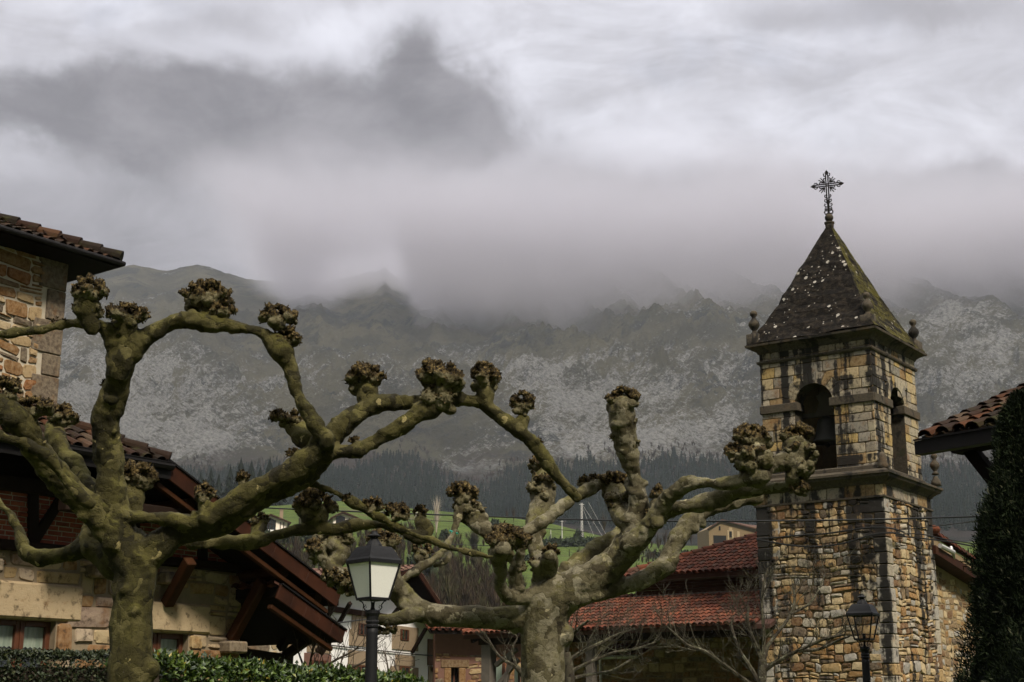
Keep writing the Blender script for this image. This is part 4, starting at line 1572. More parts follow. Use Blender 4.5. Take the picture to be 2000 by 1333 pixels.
# limbs: (depth at start, depth at end, [(photo x, photo y, radius px)...]); the first is the trunk
T1 = [
    (0, 0, [(254, 1345, 45), (255, 1290, 43), (257, 1230, 41), (261, 1170, 40), (266, 1125, 42), (262, 1095, 44), (250, 1070, 40)]),
    (0, -0.4, [(250, 1085, 40), (236, 1055, 36), (224, 1010, 33), (217, 960, 29), (213, 900, 27), (207, 850, 27), (207, 818, 28), (220, 785, 27), (230, 745, 23), (240, 705, 25), (247, 680, 29)]),
    (-0.4, -0.8, [(243, 695, 25), (228, 665, 21), (208, 645, 15), (185, 632, 13), (160, 632, 10), (135, 633, 8), (100, 640, 7), (60, 647, 7), (20, 652, 8), (-40, 660, 9)]),
    (-0.4, -0.3, [(250, 690, 25), (272, 668, 20), (298, 650, 17), (325, 635, 15), (355, 626, 15), (385, 628, 19), (412, 633, 20), (440, 634, 14), (475, 643, 12), (505, 650, 12), (530, 668, 17),
                  (553, 690, 21), (566, 715, 17), (572, 745, 14), (585, 780, 14), (602, 810, 14), (620, 838, 15), (640, 862, 20)]),
    (-0.1, -0.9, [(222, 1040, 30), (195, 1012, 27), (165, 985, 26), (132, 955, 25), (105, 925, 25), (82, 895, 24), (62, 868, 26), (45, 835, 30), (20, 810, 28), (-20, 790, 26)]),
    (-0.5, -1.0, [(178, 985, 12), (150, 960, 11), (120, 930, 11), (100, 900, 11), (78, 880, 10), (45, 868, 9), (15, 858, 10), (-30, 845, 12)]),
    (0.25, 0.6, [(200, 1030, 24), (184, 985, 21), (165, 945, 19), (145, 912, 18), (126, 885, 17), (112, 858, 17), (105, 835, 18)]),
    (0.1, 0.5, [(225, 1110, 26), (200, 1085, 24), (170, 1072, 22), (140, 1080, 16), (105, 1086, 14), (75, 1088, 13), (52, 1080, 14), (42, 1060, 11), (36, 1035, 9), (22, 1010, 8), (5, 990, 9), (-30, 960, 10)]),
    (0.1, 0.35, [(175, 1075, 18), (172, 1045, 15), (180, 1010, 14), (186, 980, 14)]),
    (-0.1, -0.2, [(225, 1005, 22), (258, 1010, 16), (295, 1011, 14), (335, 1014, 15), (370, 1020, 18), (405, 1015, 22), (440, 994, 22), (480, 968, 21), (520, 948, 22), (560, 925, 22), (598, 902, 24), (628, 880, 24)]),
    (0.0, -0.1, [(272, 1100, 36), (298, 1075, 31), (330, 1052, 26), (365, 1040, 23), (400, 1036, 23), (440, 1018, 24), (480, 990, 24), (525, 962, 24), (570, 940, 25), (605, 915, 26), (635, 875, 27)]),
    (-0.1, 0.1, [(628, 880, 26), (652, 850, 23), (680, 822, 18), (710, 800, 17), (740, 790, 17), (780, 786, 14), (815, 783, 13), (850, 775, 20), (885, 776, 18), (915, 782, 13), (945, 793, 13), (978, 818, 13),
                 (1008, 838, 14), (1035, 858, 12), (1053, 880, 12), (1075, 912, 11), (1098, 940, 11), (1118, 962, 10), (1128, 975, 10)]),
    (-0.15, -0.1, [(590, 905, 20), (615, 888, 16), (650, 884, 14), (690, 880, 14), (725, 868, 14), (755, 850, 15), (785, 833, 16), (812, 815, 19), (838, 795, 24), (855, 770, 26)]),
    (0.0, 0.5, [(598, 938, 8), (630, 953, 6), (665, 967, 7), (695, 985, 8), (725, 1003, 8), (760, 1020, 8), (795, 1038, 8), (830, 1052, 8), (870, 1067, 7), (910, 1078, 7), (960, 1088, 7)]),
    (0.25, 0.7, [(375, 1062, 12), (405, 1063, 12), (440, 1060, 14), (475, 1062, 14), (505, 1058, 12), (540, 1047, 10), (575, 1037, 10), (615, 1034, 11), (655, 1034, 10), (700, 1025, 10), (735, 1026, 9), (770, 1033, 9), (800, 1040, 8)]),
    (-0.4, -0.5, [(235, 700, 24), (226, 740, 22), (250, 660, 18), (250, 630, 17)]),
    (-0.75, -0.8, [(180, 640, 18), (170, 618, 20), (172, 595, 20)]),
    (-0.3, -0.3, [(412, 632, 18), (410, 612, 22)]),
    (0.0, 0.0, [(720, 795, 18), (718, 770, 24)]),
    (0.0, 0.0, [(948, 795, 14), (947, 770, 16)]),
    (0.05, 0.05, [(1020, 846, 14), (1021, 820, 14)]),
    (-0.1, 0.0, [(618, 872, 26), (595, 850, 24), (572, 835, 18)]),
    (0.3, 0.4, [(262, 1005, 14), (258, 975, 20), (264, 950, 18)]),
    (-0.2, -0.2, [(400, 1010, 15), (402, 985, 14)]),
    (0.5, 0.5, [(612, 1030, 16), (615, 1010, 26)]),
    (0.4, 0.5, [(503, 1045, 14), (507, 1025, 15)]),
    (0.5, 0.6, [(800, 1045, 9), (822, 1050, 14), (832, 1035, 12), (818, 1015, 9)]),
]
H1 = [(176, 577, 36, 30), (172, 612, 30, 24), (249, 622, 47, 26), (405, 588, 48, 34), (437, 610, 22, 20), (543, 625, 38, 27), (562, 668, 24, 24), (714, 745, 40, 30, 0.15), (860, 745, 52, 34, -0.3), (858, 785, 36, 30),
      (945, 745, 28, 34), (1021, 795, 22, 30), (565, 825, 42, 22, -0.35), (573, 888, 14, 10), (692, 862, 11, 7), (475, 938, 13, 18, 0.3), (401, 970, 20, 22), (268, 938, 30, 34), (615, 995, 40, 34), (124, 820, 22, 26),
      (70, 802, 42, 24), (14, 768, 24, 26), (115, 631, 18, 8), (775, 1005, 24, 20), (820, 1004, 13, 18), (727, 990, 24, 16), (678, 975, 9, 9), (508, 1020, 16, 18), (1052, 866, 7, 9), (205, 752, 7, 12)]
T2 = [
    (0, 0, [(1060, 1345, 45), (1060, 1300, 44), (1060, 1255, 44), (1062, 1215, 46), (1068, 1185, 50), (1085, 1165, 46)]),
    (0, -0.3, [(1050, 1205, 30), (1010, 1208, 25), (965, 1208, 23), (915, 1206, 22), (870, 1203, 22), (830, 1196, 22), (800, 1180, 22), (780, 1158, 21), (764, 1132, 18), (744, 1112, 16), (718, 1108, 14), (692, 1118, 13),
                (668, 1122, 13), (648, 1112, 12), (632, 1094, 11), (620, 1075, 11)]),
    (-0.25, -0.4, [(815, 1200, 16), (785, 1207, 14), (755, 1212, 12), (735, 1210, 11)]),
    (-0.1, 0.2, [(778, 1140, 9), (800, 1122, 7), (825, 1108, 8), (850, 1092, 8), (868, 1072, 7), (880, 1050, 7), (890, 1028, 7), (897, 1008, 9), (905, 990, 14)]),
    (0.1, 0.3, [(850, 1105, 8), (868, 1098, 7), (876, 1082, 6)]),
    (0, -0.5, [(1085, 1170, 44), (1120, 1150, 38), (1158, 1132, 35), (1190, 1108, 32), (1216, 1082, 30), (1232, 1055, 28), (1240, 1020, 23), (1245, 985, 19), (1243, 950, 16), (1234, 915, 17), (1226, 880, 21), (1222, 850, 23),
               (1218, 820, 25), (1215, 795, 26)]),
    (-0.4, -1.2, [(1232, 1060, 24), (1258, 1042, 21), (1275, 1015, 17), (1294, 990, 14), (1315, 965, 14), (1340, 946, 14), (1375, 944, 12), (1415, 943, 12), (1455, 938, 13), (1490, 930, 17)]),
    (-0.4, -0.9, [(1255, 1040, 22), (1285, 1012, 17), (1320, 995, 16), (1365, 985, 17), (1410, 972, 16), (1450, 960, 14), (1490, 953, 12), (1530, 949, 11), (1562, 947, 10)]),
    (-0.1, 0.4, [(1120, 1170, 22), (1160, 1160, 19), (1200, 1149, 18), (1240, 1138, 17), (1275, 1122, 18), (1300, 1102, 19), (1312, 1075, 17), (1330, 1045, 18), (1355, 1015, 19), (1385, 995, 16), (1420, 984, 15), (1450, 976, 14), (1475, 970, 15)]),
    (0.2, 0.6, [(1085, 1135, 22), (1115, 1112, 19), (1145, 1090, 18), (1175, 1068, 17), (1205, 1050, 17), (1225, 1035, 17)]),
    (0.3, 0.8, [(1060, 1150, 22), (1055, 1110, 17), (1048, 1070, 15), (1046, 1035, 19), (1050, 1005, 19), (1060, 975, 24), (1058, 940, 24), (1055, 910, 18)]),
    (-0.3, 0.1, [(1012, 1052, 9), (1040, 1034, 11), (1070, 1012, 11), (1100, 988, 11), (1128, 968, 11), (1150, 955, 13), (1166, 945, 13)]),
    (0, -0.7, [(1105, 1150, 24), (1070, 1150, 18), (1040, 1162, 14), (1012, 1170, 14), (990, 1164, 14), (977, 1142, 12), (980, 1115, 12), (975, 1092, 17), (980, 1072, 22)]),
    (-0.2, -0.4, [(1010, 1160, 10), (1008, 1135, 13), (1005, 1115, 12), (1012, 1095, 9), (1022, 1070, 9)]),
    (0.0, -0.2, [(1052, 1150, 10), (1048, 1125, 9), (1046, 1105, 9)]),
    (0.0, -0.3, [(1072, 1135, 16), (1073, 1110, 15), (1075, 1090, 14)]),
    (0.1, 0.3, [(985, 1055, 15), (960, 1045, 15), (938, 1028, 18), (920, 1005, 21), (905, 985, 20)]),
    (-0.2, 0.3, [(1225, 1030, 18), (1212, 1000, 22), (1205, 970, 24), (1202, 950, 20)]),
    (-0.6, -0.4, [(1285, 1022, 12), (1283, 1000, 15), (1285, 980, 12)]),
    (-1.1, -1.0, [(1480, 935, 22), (1475, 910, 32), (1470, 880, 28)]),
    (-1.0, -0.9, [(1500, 912, 12), (1525, 905, 17), (1555, 900, 20), (1560, 925, 26), (1556, 880, 26)]),
    (-0.2, 0.0, [(640, 1105, 12), (665, 1085, 20), (650, 1062, 26), (632, 1050, 20)]),
    (-0.2, -0.1, [(775, 1150, 12), (765, 1090, 14), (748, 1068, 12)]),
    (0.1, 0.1, [(828, 1108, 8), (822, 1090, 12)]),
    (-0.3, -0.2, [(1245, 965, 14), (1232, 945, 16)]),
]
H2 = [(1217, 785, 32, 24), (1218, 830, 24, 22), (1200, 950, 28, 26), (1208, 985, 22, 24), (1285, 970, 14, 22), (1278, 1005, 17, 14), (1466, 862, 35, 30), (1474, 908, 34, 32), (1558, 855, 31, 23), (1560, 903, 31, 36),
      (1433, 888, 18, 22), (1562, 958, 22, 16), (985, 1065, 36, 36), (1008, 1048, 14, 20), (1055, 912, 20, 28), (1060, 962, 26, 34), (1166, 940, 20, 13), (1140, 945, 11, 13), (903, 972, 30, 26), (920, 1002, 24, 22), (1018, 1060, 18, 20),
      (1012, 1108, 15, 18), (1046, 1105, 12, 16), (1076, 1085, 17, 20), (1062, 1120, 12, 14), (825, 1078, 17, 20), (613, 1080, 17, 30), (655, 1060, 34, 28), (648, 1130, 20, 22), (668, 1140, 20, 28), (692, 1150, 18, 22), (748, 1062, 36, 24), (755, 1232, 24, 12), (1312, 1092, 9, 10),
      (1222, 905, 10, 16), (1226, 872, 20, 24), (1206, 858, 14, 16), (1240, 945, 10, 12)]
BODY = {(172, 612), (858, 785), (1218, 830), (1208, 985), (1278, 1005), (1060, 962), (920, 1002), (655, 1060), (1226, 872), (1012, 1108), (1474, 908), (1560, 903), (1206, 858), (1046, 1105)}
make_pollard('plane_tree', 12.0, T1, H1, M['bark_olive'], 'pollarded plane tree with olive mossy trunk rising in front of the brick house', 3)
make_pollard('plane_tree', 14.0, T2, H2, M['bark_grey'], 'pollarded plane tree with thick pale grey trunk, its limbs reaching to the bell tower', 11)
for (px_, py_, Yt, aa, lab) in ((886, 1040, 14.12, 0.5, 'teal twine tied round a thin plane branch above the meadow'), (573, 661, 11.72, 1.2, 'loose teal twine hanging on a pollard head of the olive plane tree')):
    mb = MB()
    c = at(px_, py_, Yt)
    k = mpp(Yt, py_)
    ring_ = [c + V((math.cos(t_) * 8.5 * k, math.sin(t_) * 8.5 * k, -math.cos(t_) * 3 * k)) for t_ in [2 * math.pi * i / 12 for i in range(13)]]
    mb.tube(ring_, 0.006, 5)
    mb.tube([ring_[8], ring_[8] + V((0.01, -0.01, -0.05))], 0.004, 5)
    tag(mb.build('garden_twine', M['teal']), lab, 'twine')
# ------------------------------------------------------------------ brick and stone house with a half-hipped gable
HD = V((0.605, 0.796, 0)).normalized()        # along the front, receding to the right
HN = V((HD.y, -HD.x, 0))                      # outward
HP = V((-4.4, 24.0, 0))


class Face:
    def __init__(s, p0, d_, n_):
        s.p, s.d, s.n = V(p0), V(d_), V(n_)

    def at(s, px, py, off=0.0):
        return on_plane(px, py, s.p + s.n * off, s.n)

    def uz(s, px, py, off=0.0):
        q = s.at(px, py, off)
        return (q - s.p).dot(s.d), q.z

    def pt(s, u, z, off=0.0):
        return V((s.p.x, s.p.y, 0)) + s.d * u + s.n * off + UP * z


def clampline(mb, face, pts_px, off, thick, r=0.5):
    """flat member drawn on a facade plane with real thickness"""
    q = [face.at(x, y, off) for x, y in pts_px]
    mb.prism(q, -face.n * thick, r)


c0 = on_plane(470, 1200, HP, HN)
HF = Face(V((c0.x, c0.y, 0)), HD, HN)
house = thing('house', V((c0.x, c0.y, 0)) - HD * 4, 'stone and red brick house under a half-hipped tiled roof with deep dark eaves', 'house')
zbm = HF.uz(100, 1084)[1]
zbt = HF.uz(60, 1061)[1]
zso = HF.uz(40, 958)[1]
w1u0, w1z = HF.uz(-10, 1206)[0], HF.uz(60, 1212)[1]
w1u1 = HF.uz(110, 1215)[0]
w2u0, w2u1 = HF.uz(266, 1240)[0], HF.uz(368, 1245)[0]
w2z = HF.uz(330, 1237)[1]
WIN = [(w1u0, w1u1, w1z), (w2u0, w2u1, w2z)]
zsill = w1z - 1.25
mb = MB()
mb.cur = 0
UL = -10.5
# bed of the wall, with window openings left out
edges = [UL, w1u0, w1u1, w2u0, w2u1, 0]
for i in range(5):
    ua, ub = edges[i], edges[i + 1]
    hole = i in (1, 3)
    zt = WIN[0 if i == 1 else 1][2] if hole else None
    for (za, zb_) in (((0, zsill), (zt, zbm)) if hole else ((0, zbm),)):
        mb.prism([HF.pt(ua, za), HF.pt(ub, za), HF.pt(ub, zb_), HF.pt(ua, zb_)], -HN * 0.5)
mb.cur = 1


def kp_house(u, z, ua, ub, za, zb_):
    for (a, b_, zt) in WIN:
        if ub > a - 0.02 and ua < b_ + 0.02 and zb_ > zsill and za < zt + 0.50:
            return False
    return True


stones(mb, HF.pt(0, 0), HD, HN, 0.0, zbm - 0.02, (0.17, 0.34), (0.22, 0.62), 0.026, 0.04, 0.014, 0.015, keep=kp_house, seed=21, u0=UL, split=0.2, cut=0.16)
# stones closing the gaps beside the openings
for (a, b_, zt) in WIN:
    for (ua, ub) in ((a - 0.30, a - 0.01), (b_ + 0.01, b_ + 0.28)):
        stones(mb, HF.pt(0, zsill), HD, HN, ub, zt - zsill, (0.22, 0.36), (0.3, 0.4), 0.022, 0.045, 0.008, 0.004, seed=int(a * 10) % 50, u0=ua, split=0)
hw = mb.build('stone_wall', [M['mortar_house'], M['house_stone']], house)
for (a, b_, zt), (xa, xb, ht) in zip(WIN, ((-46, 153, 66), (222, 415, 58))):
    mb = MB()
    ua, ub = a - 0.36, b_ + 0.40
    h = ht * mpp(22)
    mb.bbox(HF.pt((ua + ub) / 2, zt + h / 2 + 0.01, -0.1), HD * (ub - ua) / 2, HN * 0.165, UP * h / 2, 0.035)
    mb.build('lintel', M['block'], house)
    # window: frame, mullion, curtained panes
    mb = MB()
    fo = -0.16
    um = (a + b_) / 2
    zb_ = zsill
    for (ua, ub, z0_, z1_) in ((a, a + 0.075, zb_, zt), (b_ - 0.075, b_, zb_, zt), (um - 0.075, um + 0.075, zb_, zt), (a + 0.075, um - 0.075, zt - 0.075, zt), (um + 0.075, b_ - 0.075, zt - 0.075, zt),
                               (a + 0.075, um - 0.075, zb_, zb_ + 0.08), (um + 0.075, b_ - 0.075, zb_, zb_ + 0.08)):
        mb.bbox(HF.pt((ua + ub) / 2, (z0_ + z1_) / 2, fo), HD * (ub - ua) / 2, HN * 0.04, UP * (z1_ - z0_) / 2, 0.008)
    mb.box(HF.pt(um, (zb_ + zt) / 2, fo + 0.035), HD * 0.008, HN * 0.02, UP * (zt - zb_) / 2)
    wf = mb.build('window', M['wood_frame'], house)
    for (ua, ub) in ((a + 0.075, um - 0.075), (um + 0.075, b_ - 0.075)):
        mb = MB()
        mb.box(HF.pt((ua + ub) / 2, (zb_ + zt) / 2, fo - 0.035), HD * ((ub - ua) / 2 + 0.01), HN * 0.004, UP * ((zt - zb_) / 2))
        mb.build('pane', M['glass'], wf)
        mb = MB()                                       # half curtain with a scalloped hem, hung just inside
        n = 9
        zc0 = zt - 0.36
        top = [HF.pt(ua + (ub - ua) * k / n, zt - 0.085, fo - 0.028 + 0.004 * (k % 2)) for k in range(n + 1)]
        bot = []
        for k in range(n + 1):
            bot.append(HF.pt(ua + (ub - ua) * k / n, zc0 - (0.025 if k % 2 else 0.0), fo - 0.028 + 0.004 * (k % 2)))
        for k in range(n):
            mb.face([bot[k], bot[k + 1], top[k + 1], top[k]])
        mb.build('curtain', M['curtain'], wf)
    mb = MB()
    mb.box(HF.pt(um, (zb_ + zt) / 2, -0.52), HD * (b_ - a) * 0.6, HN * 0.01, UP * (zt - zb_) * 0.6)
    mb.build('dark_room', M['dark_void'], house)

# brick upper storey between timbers
mb = MB()
mb.cur = 0
ztop_b = zso + 0.05
gab = [HF.pt(UL, zbt), HF.pt(0, zbt), HF.pt(0, zbt + 0.9), HF.pt(-1.6, zso + 0.05), HF.pt(UL, zso + 0.05)]
mb.prism([q - HN * 0.01 for q in gab], -HN * 0.4)
mb.cur = 1
stones(mb, HF.pt(0, zbt), HD, HN, 0.0, zso - zbt + 0.03, (0.072, 0.0721), (0.25, 0.2501), 0.014, 0.010, 0.0012, 0.0, seed=5, u0=-6.8, split=0, cut=0.05, courses=True,
       keep=lambda u, z, a, b_, c, d_: u < -0.02 - max(0, (z - 0.85)) * 1.9)
mb.build('brick_infill', [M['mortar_pale'], M['brick']], house)
mb = MB()
mb.bbox(HF.pt(UL / 2, (zbm + zbt) / 2, 0.03), HD * (-UL / 2 + 0.05), HN * 0.13, UP * (zbt - zbm) / 2, 0.015)
mb.build('sole_beam', M['wood_dark'], house)
POSTS = [(64, 1060, 64, 962, 21), (118, 975, 63, 1062, 19), (-45, 1055, -45, 945, 21), (262, 1090, 262, 985, 20), (395, 1110, 395, 1030, 20)]
for (x0_, y0_, x1_, y1_, wpx) in POSTS:
    mb = MB()
    a, b_ = HF.at(x0_, y0_, 0.02), HF.at(x1_, y1_, 0.02)
    mb.beam(a, b_, wpx * mpp(a.y), 0.10, up=HN, bev=0.01)
    mb.build('timber_post', M['wood_dark'], house)
mb = MB()
zpl = zso
mb.bbox(HF.pt(-5.5, zpl + 0.06, 0.04), HD * 5.3, HN * 0.12, UP * 0.10, 0.015)
mb.build('wall_plate', M['wood_dark'], house)

# roof
VO = 1.15
A3, B3 = HF.at(325, 905, VO), HF.at(662, 1164, VO)
hl = V(((B3 - A3).x, (B3 - A3).y, 0)).length
slope = (A3.z - B3.z) / hl
LE = 5.2
A3L = A3 - HD * LE
B3L = A3L - HD * hl
B3L.z = B3.z
apex = A3 - HD * LE / 2 + UP * (LE / 2 * slope)
hipback = LE / 2 * slope / math.tan(rad(27))
apex = apex - HN * hipback
BACK = -HN * 11
TK = UP * -0.16
mb = MB()
mb.cur = 0
rt = [A3, apex, apex + BACK, B3 + BACK - HN * hipback, B3]
lt = [A3L, B3L, B3L + BACK - HN * hipback, apex + BACK, apex]
mb.prism(rt[::-1], TK)
mb.prism(lt[::-1], TK)
mb.prism([A3L, apex, A3][::-1], TK)
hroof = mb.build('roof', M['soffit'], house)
mb = MB()
sd_ = (apex - (A3 + A3L) / 2)
sd_.normalize()
hn = HD.cross(sd_).normalized()
if hn.z < 0: hn = -hn
sl_len = (apex - (A3 + A3L) / 2).length
roof_tiles(mb, A3L, HD, sd_, hn, LE, sl_len, keep=lambda u_, s_: s_ < sl_len and abs(u_ - LE / 2) < LE / 2 * (1 - s_ / sl_len) + 0.05, seed=2, wild=0.02, pw=0.24)
ridge_tiles(mb, A3 + UP * 0.03, apex + UP * 0.03, 0.11, seed=3)
rs = (A3 - B3).normalized()
rn = rs.cross(HN).normalized()
if rn.z < 0: rn = -rn
roof_tiles(mb, B3 - HN * 0.08, -HN, rs, rn, 1.4, (A3 - B3).length, seed=6, wild=0.02, pw=0.24)
mb.build('roof_tiles', M['tile_old'], hroof)
# dark sheet closing the gable up to the roof, eave shade put into its colour
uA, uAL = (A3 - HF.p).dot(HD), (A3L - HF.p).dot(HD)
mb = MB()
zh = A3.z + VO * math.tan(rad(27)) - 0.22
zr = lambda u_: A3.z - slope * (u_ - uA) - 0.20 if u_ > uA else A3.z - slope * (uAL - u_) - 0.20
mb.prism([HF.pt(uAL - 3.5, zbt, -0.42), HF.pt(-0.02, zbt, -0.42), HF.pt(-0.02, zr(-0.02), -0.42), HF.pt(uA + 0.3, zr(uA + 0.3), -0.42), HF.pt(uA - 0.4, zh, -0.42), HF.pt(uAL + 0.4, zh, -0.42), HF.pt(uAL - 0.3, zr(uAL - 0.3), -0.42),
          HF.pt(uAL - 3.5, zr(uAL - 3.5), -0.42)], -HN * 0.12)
mb.build('gable_shade', M['wood_dark'], house)
# gutter along the cut-off eave
mb = MB()
g0, g1 = A3L + HN * 0.09 - UP * 0.05, A3 + HN * 0.09 - UP * 0.05 + HD * 0.05
mb.tube([g0, g1], 0.065, 8)
mb.beam(g0 - UP * 0.11 - HN * 0.05, g1 - UP * 0.11 - HN * 0.05, 0.03, 0.16)
mb.beam(g0 + HN * 0.055 + UP * 0.045, g1 + HN * 0.055 + UP * 0.045, 0.016, 0.014)
mb.build('gutter', M['gutter'], house)


def verge(P0, P1, name, parent, th=0.24, cap=True):
    """barge board with a batten under it, running down a gable edge in the plane of the gable"""
    d_ = (P1 - P0)
    a = d_.normalized()
    up = HN.cross(a).normalized()
    if up.z < 0: up = -up
    mb = MB()
    n = 5
    for k in range(n):                                   # butt-jointed boards
        p = P0 + d_ * (k / n) + a * (0.004 if k else 0)
        q = P0 + d_ * ((k + 1) / n)
        mb.bbox((p + q) / 2 - up * th / 2 + HN * 0.03, (q - p) / 2, HN * 0.022, up * th / 2, 0.006, k / n)
    o = mb.build(name, M['wood_red'], parent)
    mb = MB()
    mb.bbox((P0 + P1) / 2 - up * (th + 0.115) - HN * 0.10, d_ / 2 - a * 0.05, HN * 0.05, up * 0.035, 0.008)
    mb.build('batten', M['wood_strip'], o)
    mb = MB()                                            # flashing strip along the top edge
    mb.box((P0 + P1) / 2 + up * 0.012 + HN * 0.02, d_ / 2, HN * 0.06, up * 0.012)
    mb.build('edge_flashing', M['gutter'], o)
    return o


verge(A3 + UP * 0.03, B3 + UP * 0.03, 'barge_board', house)
verge(A3L + UP * 0.03, B3L + UP * 0.03, 'barge_board', house)
# purlins that carry the overhang, and the tie beam across the gable
for (x, y, w_) in ((556, 1118, 0.22), (372, 985, 0.22), (622, 1168, 0.2)):
    e = HF.at(x, y, VO - 0.12)
    mb = MB()
    mb.tube([e, e - HN * (VO + 0.6)], [w_ * 0.42, w_ * 0.5], 10)
    mb.build('purlin', M['wood_strip'], house, smooth=False)
ta, tb = HF.at(120, 1000, VO - 0.25), HF.at(398, 1000, VO - 0.25)
tb.z = ta.z = (ta.z + tb.z) / 2
mb = MB()
mb.bbox((ta + tb) / 2, (tb - ta) / 2, HN * 0.1, UP * 0.12, 0.012)
mb.build('tie_beam', M['wood_dark'], house)
for (xa, ya, oa, xb, yb, ob, wd) in ((514, 1135, 0.75, 452, 1250, 0.06, 0.17), (372, 1095, 0.7, 326, 1180, 0.06, 0.17)):
    mb = MB()
    mb.beam(HF.at(xa, ya, oa), HF.at(xb, yb, ob), wd, wd, up=HD, bev=0.015)
    mb.build('brace', M['wood_strip'], house)
for (x, y) in ((193, 1117), (329, 1131), (452, 1265), (-30, 1105)):
    mb = MB()
    q = HF.at(x, y, 0.1)
    mb.bbox(q, HD * 0.19, HN * 0.2, UP * 0.095, 0.03)
    mb.build('corbel', M['quoin_dark'], house)

# lower wing behind the corner, under its own verge
C3, D3 = HF.at(545, 1146, VO - 0.1), HF.at(671, 1236, VO - 0.1)
mb = MB()
mb.prism([C3, D3, D3 - HN * 9, C3 - HN * 9][::-1], UP * -0.16)
wr_ = mb.build('wing_roof', M['soffit'], house)
mb = MB()
rs = (C3 - D3).normalized()
rn = rs.cross(HN).normalized()
if rn.z < 0: rn = -rn
roof_tiles(mb, D3 - HN * 0.08, -HN, rs, rn, 2.2, (C3 - D3).length, seed=16, wild=0.02, pw=0.22)
mb.build('wing_tiles', M['tile_red'], wr_)
verge(C3 + UP * 0.03, D3 + UP * 0.03, 'barge_board', house)
mb = MB()
mb.cur = 0
wa, wb = HF.uz(468, 1200, -1.6)[0] - 0.6, HF.uz(572, 1260, -1.6)[0]
zw = HF.uz(520, 1190, -1.6)[1]
mb.prism([HF.pt(wa, 0, -1.6), HF.pt(wb, 0, -1.6), HF.pt(wb, zw - 0.35, -1.6), HF.pt(wa, zw, -1.6)], -HN * 0.4)
mb.cur = 1
stones(mb, HF.pt(0, 0, -1.6), HD, HN, wb, zw - 0.5, (0.14, 0.26), (0.2, 0.5), 0.03, 0.03, 0.02, 0.02, seed=77, u0=wa)
mb.build('wing_wall', [M['mortar_pale'], M['tower_stone']], house)
mb = MB()
mb.beam(HF.at(466, 1279, -0.2), HF.at(566, 1290, -0.2), 0.2, 0.19, bev=0.015)
mb.build('wing_beam', M['wood_dark'], house)
for (xa, ya, oa, xb, yb, ob) in ((640, 1222, 0.5, 556, 1282, -0.15), (588, 1186, 0.3, 548, 1268, -0.3), (655, 1230, -0.8, 622, 1276, -1.0)):
    mb = MB()
    mb.beam(HF.at(xa, ya, oa), HF.at(xb, yb, ob), 0.14, 0.14, up=HD, bev=0.012)
    mb.build('brace', M['wood_dark'], house)

# ------------------------------------------------------------------ tall stone house at the left edge
q = at(117, 700, 29.0)
SF = Face(V((q.x, q.y, 0)), HD, HN)
sth = thing('stone_house', V((q.x, q.y, 0)) - HD * 2, 'tall rubble stone house with pale pointing and a broad dark eave at the edge', 'house')
OV = 0.74
ec = SF.at(232, 513, OV)
ze_ = ec.z
mb = MB()
mb.cur = 0
mb.prism([SF.pt(-8, 0, -0.01), SF.pt(-0.0, 0, -0.01), SF.pt(-0.0, ze_ + 0.1, -0.01), SF.pt(-8, ze_ + 0.1, -0.01)], -HN * 6)
mb.cur = 1
stones(mb, SF.pt(0, 2.0), HD, HN, -0.52, ze_ - 2.0, (0.13, 0.36), (0.18, 0.55), 0.036, 0.035, 0.022, 0.03, seed=45, u0=-5.0, split=0.35)
z, k = 2.0, 0
Rq = random.Random(8)
while z < ze_ - 0.1:
    h = Rq.uniform(0.42, 0.85)
    if z + h > ze_ - 0.25: h = ze_ - z
    L = (0.72 if k % 2 else 0.48) * Rq.uniform(0.9, 1.1)
    mb.bbox(SF.pt(-L / 2 + 0.015, z + h / 2, -0.22), HD * L / 2, HN * 0.25, UP * (h / 2 - 0.008), 0.02, Rq.choice([0.8, 0.82, 0.55, 0.85]))
    z += h
    k += 1
mb.build('stone_wall', [M['mortar_pale'], M['tower_stone']], sth)
eL = SF.pt(-9, ze_, OV)
er = V((ec.x, ec.y, ze_))
ebk = er - HN * 8.5
hd = 3.4
ap = er - HD * hd - HN * hd + UP * hd * math.tan(rad(23))
apl = V((eL.x, eL.y, 0)) - HN * hd + UP * ap.z
mb = MB()
mb.prism([eL, er, er - HN * (2 * hd), eL - HN * 2 * hd][::-1], UP * -0.10)
mb.prism([eL, er, ap, apl][::-1], UP * -0.05)
mb.prism([er, er - HN * 2 * hd, ap][::-1], UP * -0.05)
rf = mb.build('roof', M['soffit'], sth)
mb = MB()
s1 = (V((0, 0, 0)) - HN * math.cos(rad(23)) + UP * math.sin(rad(23)))
roof_tiles(mb, eL, HD, s1, HD.cross(s1) * (1 if HD.cross(s1).z > 0 else -1), 9 + (ec - SF.p).dot(HD), hd / math.cos(rad(23)),
           keep=lambda u_, s_: (9 + (ec - SF.p).dot(HD)) - u_ > s_ * math.cos(rad(23)) - 0.05, seed=71, wild=0.03, pw=0.25)
s2 = (-HD * math.cos(rad(23)) + UP * math.sin(rad(23)))
n2 = s2.cross(HN)
n2 = n2 if n2.z > 0 else -n2
roof_tiles(mb, er, -HN, s2, n2, 2 * hd, hd / math.cos(rad(23)), keep=lambda u_, s_: hd - abs(u_ - hd) > s_ * math.cos(rad(23)) - 0.05, seed=72, wild=0.03, pw=0.25)
ridge_tiles(mb, er + UP * 0.05, ap + UP * 0.05, 0.17, 0.42, seed=9)
mb.build('roof_tiles', M['tile_old'], rf)
mb = MB()
mb.tube([eL + HN * 0.07 - UP * 0.03, er + HN * 0.07 - UP * 0.03 + HD * 0.07, er - HN * 6.8 + HD * 0.07 - UP * 0.03], 0.06, 8)
mb.build('gutter', M['gutter'], sth)


